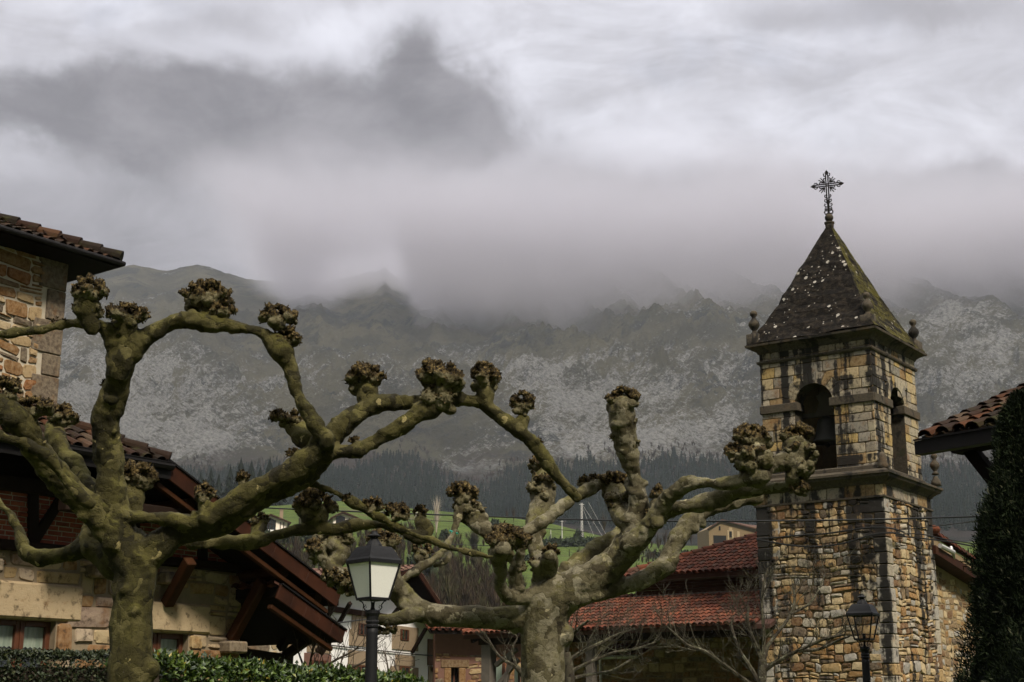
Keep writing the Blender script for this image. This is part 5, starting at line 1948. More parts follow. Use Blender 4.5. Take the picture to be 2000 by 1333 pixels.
# ------------------------------------------------------------------ leaves
def leaf_quads(P_, Nrm, L, Wd, R, curl=0.25, up=0.3):
    """folded lens-shaped leaves: 6 vertices, two quads each"""
    n = len(P_)
    t_ = R.normal(size=(n, 3))
    t_[:, 2] += up
    ax_ = Nrm * R.uniform(0.3, 1.0, (n, 1)) + t_ * 0.6
    ax_ /= np.linalg.norm(ax_, axis=1)[:, None]
    sd = np.cross(ax_, R.normal(size=(n, 3)))
    sd /= np.linalg.norm(sd, axis=1)[:, None] + 1e-9
    nn = np.cross(sd, ax_)
    l_ = (L * R.uniform(0.65, 1.3, n))[:, None]
    w_ = (Wd * R.uniform(0.7, 1.25, n))[:, None]
    b = P_
    tip = b + ax_ * l_ - nn * l_ * curl
    ma = b + ax_ * l_ * 0.45 + sd * w_ + nn * w_ * 0.4
    mb_ = b + ax_ * l_ * 0.45 - sd * w_ + nn * w_ * 0.4
    mid_ = b + ax_ * l_ * 0.5
    vs = np.stack([b, ma, tip, mb_, mid_], 1).reshape(-1, 3)
    i = np.arange(n)[:, None] * 5
    f = np.concatenate([i + [0, 1, 4], i + [1, 2, 4], i + [2, 3, 4], i + [3, 0, 4]], 1).reshape(-1, 3)
    return vs, f, np.repeat(R.uniform(0, 1, n), 4)


def hedge(name, a, b_, thick, height, mat, label, n, L, Wd, seed, rough_=0.07, dens_top=0.5):
    R = np.random.RandomState(seed)
    a, b_ = np.array([a.x, a.y]), np.array([b_.x, b_.y])
    d_ = b_ - a
    ln = np.linalg.norm(d_)
    d_ /= ln
    nrm = np.array([d_[1], -d_[0]])
    root = thing(name, V((*((a + b_) / 2), 0)), label, 'hedge')
    # dark woody core
    mb = MB()
    m0 = (a + b_) / 2
    ha, hb_ = (height if isinstance(height, tuple) else (height, height))
    tk = thick / 2 - 0.12
    c = [a - nrm * tk, a + nrm * tk, b_ + nrm * tk, b_ - nrm * tk]
    mb.hexa([V((*c[0], 0)), V((*c[3], 0)), V((*c[2], 0)), V((*c[1], 0)), V((*c[0], ha - .14)), V((*c[3], hb_ - .14)), V((*c[2], hb_ - .14)), V((*c[1], ha - .14))])
    mb.build('stems', M['bark_dark'], root)
    nt_ = int(n * dens_top)
    s_ = R.uniform(0, ln, n)
    hh = ha + (hb_ - ha) * s_ / ln
    bumpy = fbm(np.stack([s_ * 1.7, np.zeros(n), np.zeros(n) + seed], 1), 3) * rough_ * 1.6
    side = R.uniform(-1, 1, n)
    zf = R.uniform(0.35, 1, n)
    top = np.arange(n) < nt_
    off = np.where(top, side * thick / 2, thick / 2 + R.normal(size=n) * 0.05)
    z = np.where(top, hh + bumpy + R.normal(size=n) * rough_ * 0.6, (hh + bumpy) * zf)
    P_ = np.stack([a[0] + d_[0] * s_ + nrm[0] * off, a[1] + d_[1] * s_ + nrm[1] * off, z], 1)
    N_ = np.where(top[:, None], np.array([0, 0, 1.0]), np.array([nrm[0], nrm[1], 0.25]))
    v_, f_, r_ = leaf_quads(P_, N_, L, Wd, R)
    np_mesh('foliage', v_, f_, mat, root, rnd=r_, smooth=False)


pa, pb = at(-150, 1276, 15.4), at(232, 1283, 16.9)
hedge('clipped_hedge', pa, pb, 1.0, (pa.z, pb.z), M['clipped'], 'dark clipped hedge below the house window', 16000, 0.05, 0.017, 4, 0.02)
pa, pb = at(262, 1293, 15.2), at(780, 1338, 18.6)
hedge('laurel_hedge', pa, pb, 0.9, (pa.z, pb.z), M['laurel'], 'glossy green laurel hedge with a few yellow leaves behind the near lamp post', 24000, 0.070, 0.021, 6, 0.06)
# ------------------------------------------------------------------ street lamps
def street_lamp(px, Y, hood_py, half_px, pane, label, rot, has_glow=None):
    k = mpp(Y, hood_py)
    base = at(px, hood_py, Y)
    zz = lambda dy: base.z - dy * k * (half_px / 55.0)         # dy in pixels of the near lamp, down from the hood rim
    s_ = k * half_px / 55.0
    c = V((base.x, Y, 0))
    root = thing('street_lamp', c, label, 'street lamp', 'cast iron street lamps')
    ri = -math.pi / 2 + rot
    mb = MB()
    mb.lathe(c, [(0.20, 0), (0.20, 0.10), (0.15, 0.16), (0.13, 0.5), (0.095, 0.6), (0.075, 0.75), (12.5 * s_, 0.9), (11.5 * s_, zz(140)), (10.8 * s_, zz(128))], 16)
    mb.build('pole', M['iron'], root, smooth=True)
    mb = MB()
    mb.lathe(c, [(10.8 * s_, zz(129)), (13.4 * s_, zz(128)), (13.4 * s_, zz(125)), (11.6 * s_, zz(123)), (11.4 * s_, zz(121)), (13.2 * s_, zz(120)), (13.2 * s_, zz(117)), (11.4 * s_, zz(115)), (12.2 * s_, zz(108)),
                 (14.8 * s_, zz(102)), (14.8 * s_, zz(97)), (12 * s_, zz(96)), (5 * s_, zz(94)), (3 * s_, zz(88)), (3 * s_, zz(80))], 16)
    mb.build('capital', M['iron'], root, smooth=False)
    corners = [ri + math.pi / 2 * q for q in range(4)]
    cp = lambda a, r, z: c + V((math.cos(a) * r, math.sin(a) * r, z))
    for a in corners:
        mb = MB()
        mb.tube([cp(a, 9 * s_, zz(97)), cp(a, 15 * s_, zz(95)), cp(a, 18.5 * s_, zz(90)), cp(a, 17.5 * s_, zz(85)), cp(a, 22 * s_, zz(79)), cp(a, 27 * s_, zz(77))], 1.1 * s_, 6)
        mb.tube([cp(a, 18.5 * s_, zz(90)), cp(a, 14 * s_, zz(86)), cp(a, 12.5 * s_, zz(90)), cp(a, 14.5 * s_, zz(92))], 0.8 * s_, 5)
        mb.build('bracket', M['iron'], root)
    mb = MB()
    R0, R1, z0, z1 = 54 * s_, 32 * s_, zz(3), zz(74)
    for a in corners:
        mb.tube([cp(a, R1, z1 + 0.003), cp(a, R0 * 0.985, z0)], 2.3 * s_, 6)
    for q in range(4):
        a, b_ = corners[q], corners[(q + 1) % 4]
        mb.beam(cp(a, R1, z1), cp(b_, R1, z1), 3.5 * s_, 5 * s_)
        mb.beam(cp(a, R0, z0), cp(b_, R0, z0), 4.0 * s_, 5 * s_)
    mb.prism([cp(a, R1 * 0.97, z1 + 0.004) for a in corners], UP * -0.012)
    mb.build('lantern_frame', M['iron'], root)
    for q in range(4 if pane else 0):
        a, b_ = corners[q], corners[(q + 1) % 4]
        mb = MB()
        pts = [cp(a, R1 * .975, z1), cp(b_, R1 * .975, z1), cp(b_, R0 * .955, z0), cp(a, R0 * .955, z0)]
        nn = (pts[1] - pts[0]).cross(pts[3] - pts[0]).normalized()
        mb.prism(pts, nn * -0.003)
        mb.build('glass_pane', pane, root)
    mb = MB()
    mb.lathe(c, [(53 * s_, zz(2.5)), (56.5 * s_, zz(1.5)), (56.5 * s_, zz(-1.5)), (52 * s_, zz(-6)), (46 * s_, zz(-15)), (40 * s_, zz(-23)), (36.5 * s_, zz(-27)), (35 * s_, zz(-28.5)), (14 * s_, zz(-30))], 4, rot=ri)
    mb.build('hood', M['iron'], root)
    mb = MB()
    mb.lathe(c, [(17 * s_, zz(-28.5)), (15.5 * s_, zz(-33)), (10 * s_, zz(-41)), (7.5 * s_, zz(-46)), (7.5 * s_, zz(-48)), (14 * s_, zz(-49)), (14.2 * s_, zz(-51)), (8 * s_, zz(-53.5)), (6.5 * s_, zz(-57)), (6 * s_, zz(-60)), (1 * s_, zz(-61))], 14)
    mb.build('finial', M['iron'], root, smooth=False)
    for a in corners:
        mb = MB()
        mb.ball(cp(a, 55 * s_, zz(-3)), 1.6 * s_, 1)
        mb.build('hood_knob', M['iron'], root)
    mb = MB()
    mb.lathe(c, [(4 * s_, zz(72)), (5 * s_, zz(66)), (5 * s_, zz(58)), (3 * s_, zz(57))], 10)
    mb.build('lamp_holder', M['iron'], root)
    return root


street_lamp(730, 11.5, 1097, 54, M['frosted'], 'black street lamp with frosted white lantern panes in front of the laurel hedge', -0.05)
street_lamp(1685, 19.5, 1200, 36, None, 'black street lamp with an empty see-through lantern standing before the bell tower', 0.28)
# ------------------------------------------------------------------ church porch and side roofs beside the tower
def on_b(px, py, b):
    """(a, z) on the vertical plane parallel to the porch-side face at distance b"""
    q = on_plane(px, py, TP(0, b, 0), E2)
    return (q - TC).dot(E1), q.z


porch = thing('church_porch', TP(9, 1.5, 0), 'low church porch with two tiers of red tiled roof against the bell tower', 'porch')
EB = -0.45
aL, zL = on_b(905, 1246, EB)
aR = TA + 0.02
zE = on_b(1478, 1214, EB)[1]
zE = (zE + zL) / 2
pitch = 0.36
RUN = 3.35
mb = MB()
hipw = RUN
P0, P1 = TP(aL, EB, zE), TP(aR - 0.5, EB, zE)
P2, P3 = TP(aR - 0.5, EB + RUN, zE + RUN * pitch), TP(aL - hipw * 0.9, EB + RUN, zE + RUN * pitch)
P4 = TP(aL, EB + RUN * 2, zE)
mb.prism([P0, P3, P2, P1], UP * -0.12)
mb.prism([P0, P4, P3], UP * -0.12)
pr = mb.build('porch_roof', M['tile_bed'], porch)
cs, sn = 1 / math.hypot(1, pitch), pitch / math.hypot(1, pitch)
S_ = E2 * cs + UP * sn
N_ = UP * cs - E2 * sn
L_ = aL - aR
sl = RUN / cs
mb = MB()
roof_tiles(mb, TP(aR, EB - 0.03, zE + 0.02), E1, S_, N_, L_, sl, keep=lambda u_, s_: s_ < sl - 0.1 and (L_ - u_) > s_ * cs * 0.9 - 0.05, seed=51, wild=0.008, pw=0.195, pl=0.33)
ridge_tiles(mb, P0 + UP * 0.06, P3 + UP * 0.06, 0.10, seed=5)
mb.build('roof_tiles', M['tile_red'], pr)
mb = MB()
for k in range(int(L_ / 0.55)):
    a_ = aR + 0.3 + k * 0.55
    mb.beam(TP(a_, EB + 0.05, zE - 0.19), TP(a_, EB + 1.4, zE - 0.19 + 1.35 * pitch), 0.09, 0.12)
mb.beam(TP(aR, EB + 0.35, zE - 0.20), TP(aL - 0.4, EB + 0.35, zE - 0.20), 0.2, 0.2)
rf_ = mb.build('rafters', M['wood_dark'], porch)
rf_['kind'] = 'stuff'
for (xa, xb) in ((945, 964), (1148, 1162)):
    a_, z_ = on_b((xa + xb) / 2, 1300, EB + 0.4)
    w_ = (xb - xa) * mpp(45) / 2
    mb = MB()
    mb.bbox(TP(a_, EB + 0.4, (zE - 0.3) / 2), E1 * w_ * 1.15, E2 * w_ * 1.1, UP * (zE - 0.3) / 2, 0.02)
    mb.build('porch_post', M['wood_grey'], porch)
for (xa, ya, xb, yb) in ((968, 1345, 1012, 1288), (985, 1345, 1002, 1268), (1010, 1268, 968, 1300)):
    a0, z0 = on_b(xa, ya, EB + 0.4)
    a1, z1 = on_b(xb, yb, EB + 0.4)
    mb = MB()
    mb.beam(TP(a0, EB + 0.4, z0), TP(a1, EB + 0.4, z1), 0.12, 0.13, bev=0.01)
    mb.build('brace', M['wood_grey'], porch)
# wall inside the porch
mb = MB()
mb.cur = 0
mb.prism([TP(aR, 2.7, 0), TP(aL - 0.8, 2.7, 0), TP(aL - 0.8, 2.7, 4.6), TP(aR, 2.7, 4.6)], E2 * 0.5)
mb.cur = 1
stones(mb, TP(aR, 2.7, 0), E1, -E2, aL - 0.8 - aR, 4.2, (0.16, 0.3), (0.2, 0.55), 0.03, 0.03, 0.02, 0.02, seed=61)
mb.build('inner_wall', [M['mortar'], M['tower_stone']], porch)
for (xa, xb, ya, yb) in ((966, 985, 1290, 1345), (1006, 1015, 1303, 1345)):
    a0, z0 = on_b(xa, ya, 2.66)
    a1, z1 = on_b(xb, yb, 2.66)
    mb = MB()
    mb.bbox(TP((a0 + a1) / 2, 2.66, (z0 + z1) / 2), E1 * abs(a0 - a1) / 2, E2 * 0.05, UP * abs(z0 - z1) / 2, 0.01)
    pw_ = mb.build('window', M['wood_frame'], porch)
    mb = MB()
    mb.box(TP((a0 + a1) / 2, 2.60, (z0 + z1) / 2), E1 * abs(a0 - a1) * 0.36, E2 * 0.008, UP * abs(z0 - z1) * 0.46)
    mb.build('pane', M['curtain'], pw_)
# little tiled canopy with a pale gutter under the porch roof
a0, z0 = on_b(1246, 1281, 1.7)
a1, _ = on_b(1168, 1281, 1.7)
mb = MB()
roof_tiles(mb, TP(a0, 1.7, z0), E1, S_, N_, a1 - a0, 1.15, seed=81, wild=0.01)
cn = mb.build('canopy_tiles', M['tile_red'], porch)
mb = MB()
mb.tube([TP(a0, 1.62, z0 - 0.03), TP(a1 - 0.1, 1.62, z0 - 0.03)], 0.06, 8)
mb.tube([TP(a1 - 0.12, 1.62, z0 - 0.05), TP(a1 - 0.12, 1.66, z0 - 0.9)], 0.04, 8)
mb.build('gutter', M['zinc'], cn)
# boarded clerestory and upper roof
CB = EB + RUN - 0.25
zC0 = zE + (RUN - 0.3) * pitch
UB = CB - 0.42
aU, _ = on_b(1205, 1134, UB)
zU = on_b(1470, 1114, UB)[1]
aC, _ = on_b(1242, 1150, CB)
mb = MB()
nb_ = 7
for k in range(nb_):
    z0, z1 = zC0 + (zU - 0.05 - zC0) * k / nb_, zC0 + (zU - 0.05 - zC0) * (k + 0.94) / nb_
    mb.bbox(TP((aC + aR) / 2, CB - 0.02 - 0.012 * (k % 2) + (0.03 if k == 2 else 0), (z0 + z1) / 2), E1 * (aC - aR) / 2, E2 * 0.05, UP * (z1 - z0) / 2, 0.008, k / nb_)
mb.build('board_cladding', M['wood_strip'], porch)
mb = MB()
mb.bbox(TP((aC + aR) / 2, CB - 0.10, zC0 + 0.05), E1 * (aC - aR) / 2, E2 * 0.06, UP * 0.05, 0.01)
mb.bbox(TP((aC + aR) / 2 + 0.2, CB - 0.2, zU - 0.10), E1 * ((aC - aR) / 2 + 0.1), E2 * 0.14, UP * 0.05, 0.01)
mb.build('clerestory_trim', M['wood_grey'], porch)
R2 = 4.2
p2 = 0.40
c2, s2_ = 1 / math.hypot(1, p2), p2 / math.hypot(1, p2)
Q0, Q1 = TP(aU, UB, zU), TP(aR - 0.3, UB, zU)
Q2, Q3 = TP(aR - 0.3, UB + R2, zU + R2 * p2), TP(aU - R2 * 0.95, UB + R2, zU + R2 * p2)
mb = MB()
mb.prism([Q0, Q3, Q2, Q1], UP * -0.12)
mb.prism([Q0, TP(aU, UB + 2 * R2, zU), Q3], UP * -0.12)
ur = mb.build('upper_roof', M['tile_bed'], porch)
mb = MB()
S2, N2 = E2 * c2 + UP * s2_, UP * c2 - E2 * s2_
LU = aU - aR
roof_tiles(mb, TP(aR, UB - 0.03, zU + 0.02), E1, S2, N2, LU, R2 / c2, keep=lambda u_, s_: s_ < R2 / c2 - 0.1 and (LU - u_) > s_ * c2 * 0.95 - 0.05, seed=52, wild=0.008, pw=0.21, pl=0.36)
ridge_tiles(mb, Q0 + UP * 0.06, Q3 + UP * 0.06, 0.12, seed=6)
mb.build('roof_tiles', M['tile_red'], ur)

# nave behind the tower, seen on its right
NF = Face(TP(0.4, TB, 0), E2, -E1)
nave = thing('church_nave', TP(0.4, TB + 2, 0), 'tan stone church side wall under a red fascia behind the tower', 'church')
mb = MB()
mb.cur = 0
na_, nz_ = NF.uz(1812, 1096)
nb2, nz2 = NF.uz(1890, 1144)
gr_ = (nz2 - nz_) / (nb2 - na_)
ND = 6.0
wtop = lambda u_: nz_ + (u_ - na_) * gr_
mb.prism([NF.pt(-0.6, 0), NF.pt(ND, 0), NF.pt(ND, wtop(ND) + 0.12), NF.pt(-0.6, wtop(-0.6) + 0.12)], E1 * 3)
mb.cur = 1
stones(mb, NF.pt(0, 0), E2, -E1, ND, wtop(0), (0.14, 0.28), (0.18, 0.5), 0.04, 0.018, 0.02, 0.03, keep=lambda u_, z_, a, b_, c, d_: d_ < wtop(b_) - 0.02, seed=66, u0=-0.5)
mb.build('stone_wall', [M['plaster_tan'], M['rubble_dry']], nave)
mb = MB()
o5 = 0.5
for (da, db, th_, mat_) in ():
    pass
mb.prism([NF.pt(-0.15, wtop(-0.15) + 0.02, o5), NF.pt(ND, wtop(ND) + 0.02, o5), NF.pt(ND, wtop(ND) + 0.26, o5), NF.pt(-0.15, wtop(-0.15) + 0.26, o5)], E1 * 0.62)
mb.build('fascia', M['wood_red'], nave)
mb = MB()
mb.prism([NF.pt(-0.1, wtop(-0.1) + 0.27, 0.25), NF.pt(ND, wtop(ND) + 0.27, 0.25), NF.pt(ND, wtop(ND) + 0.62, 0.25), NF.pt(0.25, wtop(0.25) + 0.62, 0.25)], E1 * 0.5)
mb.build('upper_wall', M['plaster_tan'], nave)
mb = MB()
mb.tube([NF.pt(0.1, wtop(0.1) + 0.30, 0.55), NF.pt(1.2, wtop(1.2) + 0.36, 0.55)], 0.07, 8)
mb.tube([NF.pt(1.2, wtop(1.2) + 0.36, 0.55), NF.pt(1.35, wtop(1.2) + 0.20, 0.5), NF.pt(1.45, wtop(1.2) + 0.55, 0.4)], 0.05, 8)
mb.build('gutter', M['zinc'], nave)
mb = MB()
ridge_tiles(mb, NF.pt(0.35, wtop(0.3) + 0.72, 0.25), NF.pt(ND, wtop(ND) + 0.72, 0.25), 0.12, 0.34, seed=4)
mb.ball(NF.pt(0.45, wtop(0.3) + 0.84, 0.25), 0.17, 2, sc=(1.3, 1.3, 0.8))
rs = (NF.pt(0, 0) - NF.pt(1, -gr_)).normalized() if False else None
mb.build('ridge_tiles', M['tile_red'], nave)

# ------------------------------------------------------------------ white house with brown stone dressings
WD_ = V((0.341, 0.940, 0)).normalized()
WN_ = V((WD_.y, -WD_.x, 0))
q = at(740, 1270, 55)
WF = Face(V((q.x, q.y, 0)), WD_, WN_)
wh = thing('white_house', WF.pt(0, 0), 'white plastered house with brown stepped stone window surrounds behind the near street lamp', 'house')
ur_, zr_ = WF.uz(858, 1240)
ul_ = -8.5
apx = WF.at(770, 1104, 0.0)
ua_, za_ = (apx - WF.p).dot(WD_), apx.z
ov = 0.9
A_ = WF.at(770, 1099, ov)
B_ = WF.at(908, 1255, ov)
sl_r = (A_.z - B_.z) / ((B_ - A_).dot(WD_))
sl_l = sl_r * 0.55
roofz = lambda u_: A_.z - 0.1 - (sl_r if u_ > ua_ else sl_l) * abs(u_ - ua_)
mb = MB()
mb.prism([WF.pt(ul_, 0), WF.pt(ur_, 0), WF.pt(ur_, roofz(ur_) - 0.1), WF.pt(ua_, roofz(ua_) - 0.1), WF.pt(ul_, roofz(ul_) - 0.1)], -WN_ * 9)
mb.build('plaster_wall', M['white_wall'], wh)
mb = MB()
uB = (B_ - WF.p).dot(WD_)
A2, B2 = WF.pt(ua_, A_.z, ov), WF.pt(uB, B_.z, ov)
L2 = WF.pt(ul_ - 0.6, A_.z - sl_l * (ua_ - ul_ + 0.6), ov)
mb.prism([A2, A2 - WN_ * 10, B2 - WN_ * 10, B2], UP * -0.16)
mb.prism([A2, L2, L2 - WN_ * 10, A2 - WN_ * 10], UP * -0.16)
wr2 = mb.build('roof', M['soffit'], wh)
mb = MB()
rs_ = (A2 - L2).normalized()
rn_ = rs_.cross(-WN_).normalized()
if rn_.z < 0: rn_ = -rn_
roof_tiles(mb, L2, -WN_, rs_, rn_, 9, (A2 - L2).length, seed=91, wild=0.02, pw=0.26, pl=0.42)
rs_ = (A2 - B2).normalized()
rn_ = rs_.cross(-WN_).normalized()
if rn_.z < 0: rn_ = -rn_
roof_tiles(mb, B2, -WN_, rs_, rn_, 1.0, (A2 - B2).length, seed=92, wild=0.02, pw=0.26, pl=0.42)
mb.build('roof_tiles', M['tile_far'], wr2)
for (p_, q_) in ((A2, B2), (A2, L2)):
    mb = MB()
    mb.beam(p_ + WN_ * 0.03 - UP * 0.06, q_ + WN_ * 0.03 - UP * 0.06, 0.06, 0.22, up=UP)
    mb.build('barge_board', M['wood_red'], wh)


def panel(px0, py0, px1, py1, mat, name='stone_surround', off=0.02, parent=None, steps=()):
    """dressed stone panel on the facade with stepped edges"""
    u0_, z1_ = WF.uz(px0, py0)
    u1_, _ = WF.uz(px1, py0)
    z0_ = WF.uz(px0, py1)[1]
    mb = MB()
    n = max(1, int((z1_ - z0_) / 0.55))
    for k in range(n):
        e = (0.16 if k % 2 else 0.0)
        mb.bbox(WF.pt((u0_ + u1_) / 2, z0_ + (z1_ - z0_) * (k + 0.5) / n, off - 0.03), WD_ * ((u1_ - u0_) / 2 - e), WN_ * 0.05, UP * ((z1_ - z0_) / n / 2 - 0.002), 0.004, Rq.random())
    return mb.build(name, mat, parent or wh)


for (a, b_, c, d_, mt) in ((683, 1197, 735, 1261, 'brown_stone'), (766, 1221, 816, 1268, 'brown_stone'), (600, 1238, 646, 1274, 'brown_stone'), (680, 1270, 736, 1298, 'brown_stone'),
                           (772, 1279, 809, 1300, 'brown_stone'), (594, 1275, 646, 1330, 'brown_stone_red'), (677, 1299, 737, 1345, 'brown_stone_red'), (762, 1301, 816, 1352, 'brown_stone'),
                           (835, 1248, 857, 1300, 'brown_stone_red'), (836, 1301, 858, 1352, 'brown_stone'), (601, 1252, 640, 1262, 'brown_stone')):
    panel(a, b_, c, d_, M[mt])
for (a, b_, c, d_) in ((698, 1217, 716, 1242), (780, 1229, 796, 1252), (606, 1289, 634, 1322), (690, 1299, 714, 1345), (778, 1301, 799, 1350)):
    u0_, z1_ = WF.uz(a, b_)
    u1_, z0_ = WF.uz(c, d_)
    mb = MB()
    mb.box(WF.pt((u0_ + u1_) / 2, (z0_ + z1_) / 2, 0.045), WD_ * (u1_ - u0_) / 2, WN_ * 0.01, UP * (z1_ - z0_) / 2)
    ww = mb.build('window', M['dark_void'], wh)
    mb = MB()
    for s_ in (-1, 1):
        mb.box(WF.pt((u0_ + u1_) / 2 + s_ * (u1_ - u0_) * 0.40, (z0_ + z1_) / 2, 0.06), WD_ * (u1_ - u0_) * 0.09, WN_ * 0.012, UP * (z1_ - z0_) / 2 * 0.96)
        mb.box(WF.pt((u0_ + u1_) / 2, (z0_ + z1_) / 2 + s_ * (z1_ - z0_) * 0.47, 0.058), WD_ * (u1_ - u0_) * 0.47, WN_ * 0.010, UP * (z1_ - z0_) * 0.03)
    mb.build('casement', M['wood_frame'], ww)
    mb = MB()
    mb.box(WF.pt((u0_ + u1_) / 2, (z0_ + z1_) / 2, 0.06), WD_ * 0.03, WN_ * 0.009, UP * (z1_ - z0_) / 2 * 0.96)
    mb.build('mullion', M['wood_frame'], ww)
    mb = MB()
    mb.box(WF.pt(u0_ + (u1_ - u0_) * 0.3, (z0_ + z1_) / 2, 0.057), WD_ * (u1_ - u0_) * 0.13, WN_ * 0.006, UP * (z1_ - z0_) / 2 * 0.9)
    mb.build('pane', M['glass'], ww)
mb = MB()
u0_, z0_ = WF.uz(640, 1189)
u1_, _ = WF.uz(775, 1205)
mb.bbox(WF.pt((u0_ + u1_) / 2, z0_, 0.02), WD_ * (u1_ - u0_) / 2, WN_ * 0.08, UP * 0.10, 0.01)
mb.build('tie_beam', M['wood_red'], wh)
for (xa, ya, xb, yb) in ((684, 1178, 663, 1216), (782, 1184, 766, 1203), (832, 1228, 805, 1275), (872, 1255, 845, 1312), (655, 1182, 640, 1205)):
    mb = MB()
    mb.beam(WF.at(xa, ya, 0.75), WF.at(xb, yb, 0.05), 0.13, 0.13, up=WD_, bev=0.01)
    mb.build('brace', M['wood_dark'], wh)
mb = MB()
k0 = [WF.at(x, y, 0.05) for x, y in ((588, 1256), (640, 1260), (700, 1267), (760, 1273), (805, 1278), (845, 1281), (858, 1284))]
mb.tube(k0, 0.022, 5)
mb.build('facade_cable', M['cable'], wh)

# small stone house between the white house and the porch
q = at(925, 1290, 57)
GF = Face(V((q.x, q.y, 0)), V((0.985, 0.174, 0)), V((0.174, -0.985, 0)))
gh = thing('stone_cottage', GF.pt(0, 0), 'brown rubble stone cottage wall with one small window between the white house and the porch', 'house')
mb = MB()
mb.cur = 0
g0, gz = GF.uz(850, 1236)
g1, _ = GF.uz(1040, 1236)
gz += 0.15
wu0, wz1 = GF.uz(881, 1305)
wu1, wz0 = GF.uz(896, 1352)
for (ua, ub, za, zb_) in ((g0, wu0, 0, gz), (wu1, g1, 0, gz), (wu0, wu1, wz1, gz), (wu0, wu1, 0, wz0)):
    mb.prism([GF.pt(ua, za), GF.pt(ub, za), GF.pt(ub, zb_), GF.pt(ua, zb_)], -GF.n * 0.6)
mb.cur = 1
zmid = GF.uz(900, 1278)[1]
stones(mb, GF.pt(0, 0), GF.d, GF.n, g1, zmid, (0.16, 0.3), (0.22, 0.6), 0.035, 0.035, 0.025, 0.03, seed=33, u0=g0, split=0.3, keep=lambda u_, z_, a, b_, c, d_: b_ < wu0 - 0.26 or a > wu1 + 0.26 or c > wz1 + 0.3)
for (ua, ub) in ((wu0 - 0.26, wu0), (wu1, wu1 + 0.26)):
    mb.bbox(GF.pt((ua + ub) / 2, (wz0 + wz1) / 2, -0.05), GF.d * 0.13, GF.n * 0.09, UP * (wz1 - wz0) / 2, 0.02, 0.1)
mb.bbox(GF.pt((wu0 + wu1) / 2, wz1 + 0.16, -0.05), GF.d * 0.55, GF.n * 0.09, UP * 0.15, 0.02, 0.4)
mb.build('stone_wall', [M['brown_stone_red'], M['tower_stone']], gh)
mb = MB()
mb.box(GF.pt((wu0 + wu1) / 2, (wz0 + wz1) / 2, -0.3), GF.d * (wu1 - wu0) / 2, GF.n * 0.01, UP * (wz1 - wz0) / 2)
w_ = mb.build('window', M['glass'], gh)
mb = MB()
mb.box(GF.pt((wu0 + wu1) / 2, (wz0 + wz1) / 2, -0.27), GF.d * 0.03, GF.n * 0.02, UP * (wz1 - wz0) / 2)
mb.build('casement', M['wood_frame'], w_)
mb = MB()
r0_, r1_ = GF.pt(g0 - 0.3, gz - 0.1, 0.8), GF.pt(g1, gz - 0.1, 0.8)
mb.prism([r0_, r1_, r1_ - GF.n * 3.0 + UP * 0.75, r0_ - GF.n * 3.0 + UP * 0.75][::-1], UP * -0.14)
gr2 = mb.build('roof', M['soffit'], gh)
mb = MB()
gs = (-GF.n * 3.0 + UP * 0.75).normalized()
gn = GF.d.cross(gs)
gn = gn if gn.z > 0 else -gn
roof_tiles(mb, r0_, GF.d, gs, gn, g1 - g0, 3.0, seed=93, wild=0.02, pw=0.25, pl=0.42)
mb.build('roof_tiles', M['tile_red'], gr2)

# ------------------------------------------------------------------ eave of the house at the right edge
RA, RB = V((0.622, -0.783, 0)).normalized(), V((0.783, 0.622, 0)).normalized()
rc = at(1800, 853, 17.0)
vq = on_plane(2000, 759, rc, RA)
rise = (vq.z - rc.z) / (vq - rc).dot(RB)
rb = thing('eave_house', V((rc.x, rc.y, 0)) + RA * 3 + RB * 3.5, 'mossy tiled roof corner with black gutter jutting in above the dark cypress', 'house')
mb = MB()
RL, RW = 6.5, 6.0
S3 = (RB + UP * rise).normalized()
N3 = RA.cross(S3)
N3 = N3 if N3.z > 0 else -N3
mb.prism([rc, rc + RA * RL, rc + RA * RL + S3 * RW, rc + S3 * RW][::-1] if RA.cross(S3).z < 0 else [rc, rc + RA * RL, rc + RA * RL + S3 * RW, rc + S3 * RW], UP * -0.10)
rr2 = mb.build('roof', M['soffit'], rb)
mb = MB()
roof_tiles(mb, rc + RA * 0.06 - UP * 0.02, RA, S3, N3, RL, RW, seed=15, wild=0.025, pw=0.23, pl=0.34)
mb.build('roof_tiles', M['tile_old'], rr2)
mb = MB()
gg0, gg1 = rc - RB * 0.07 - UP * 0.06 - RA * 0.06, rc - RB * 0.07 - UP * 0.06 + RA * RL
mb.prism([gg0, gg1, gg1 - UP * 0.16, gg0 - UP * 0.16], RB * 0.14)
mb.beam(gg0 + UP * 0.012 - RB * 0.01, gg1 + UP * 0.012 - RB * 0.01, 0.02, 0.02)
mb.build('gutter', M['gutter'], rb)
for (db, poly) in ((0.5, [(1815, 856), (1816, 867), (1826, 878), (1975, 853), (1975, 828)]), (1.0, [(1840, 858), (1844, 870), (1860, 886), (1905, 877), (1985, 858), (1985, 832)])):
    mb = MB()
    q_ = [on_plane(x_, y_, rc + RB * db, RB) for x_, y_ in poly]
    mb.prism(q_, RB * 0.22)
    mb.build('purlin', M['soffit'], rb)
b0_ = on_plane(1893, 876, rc + RB * 1.2, RB)
b1_ = on_plane(1948, 945, rc + RB * 1.2, RB)
mb = MB()
mb.beam(b0_, b1_, 0.16, 0.16, up=RB, bev=0.01)
mb.build('brace', M['soffit'], rb)
mb = MB()
wl0 = rc + RA * 1.55 + RB * 0.75
wl0.z = 0
hgt = rc.z - 0.25
mb.prism([wl0, wl0 + RA * 4.6, wl0 + RA * 4.6 + RB * 4, wl0 + RB * 4], UP * (hgt + 0.2))
mb.build('wall', M['plaster_tan'], rb)

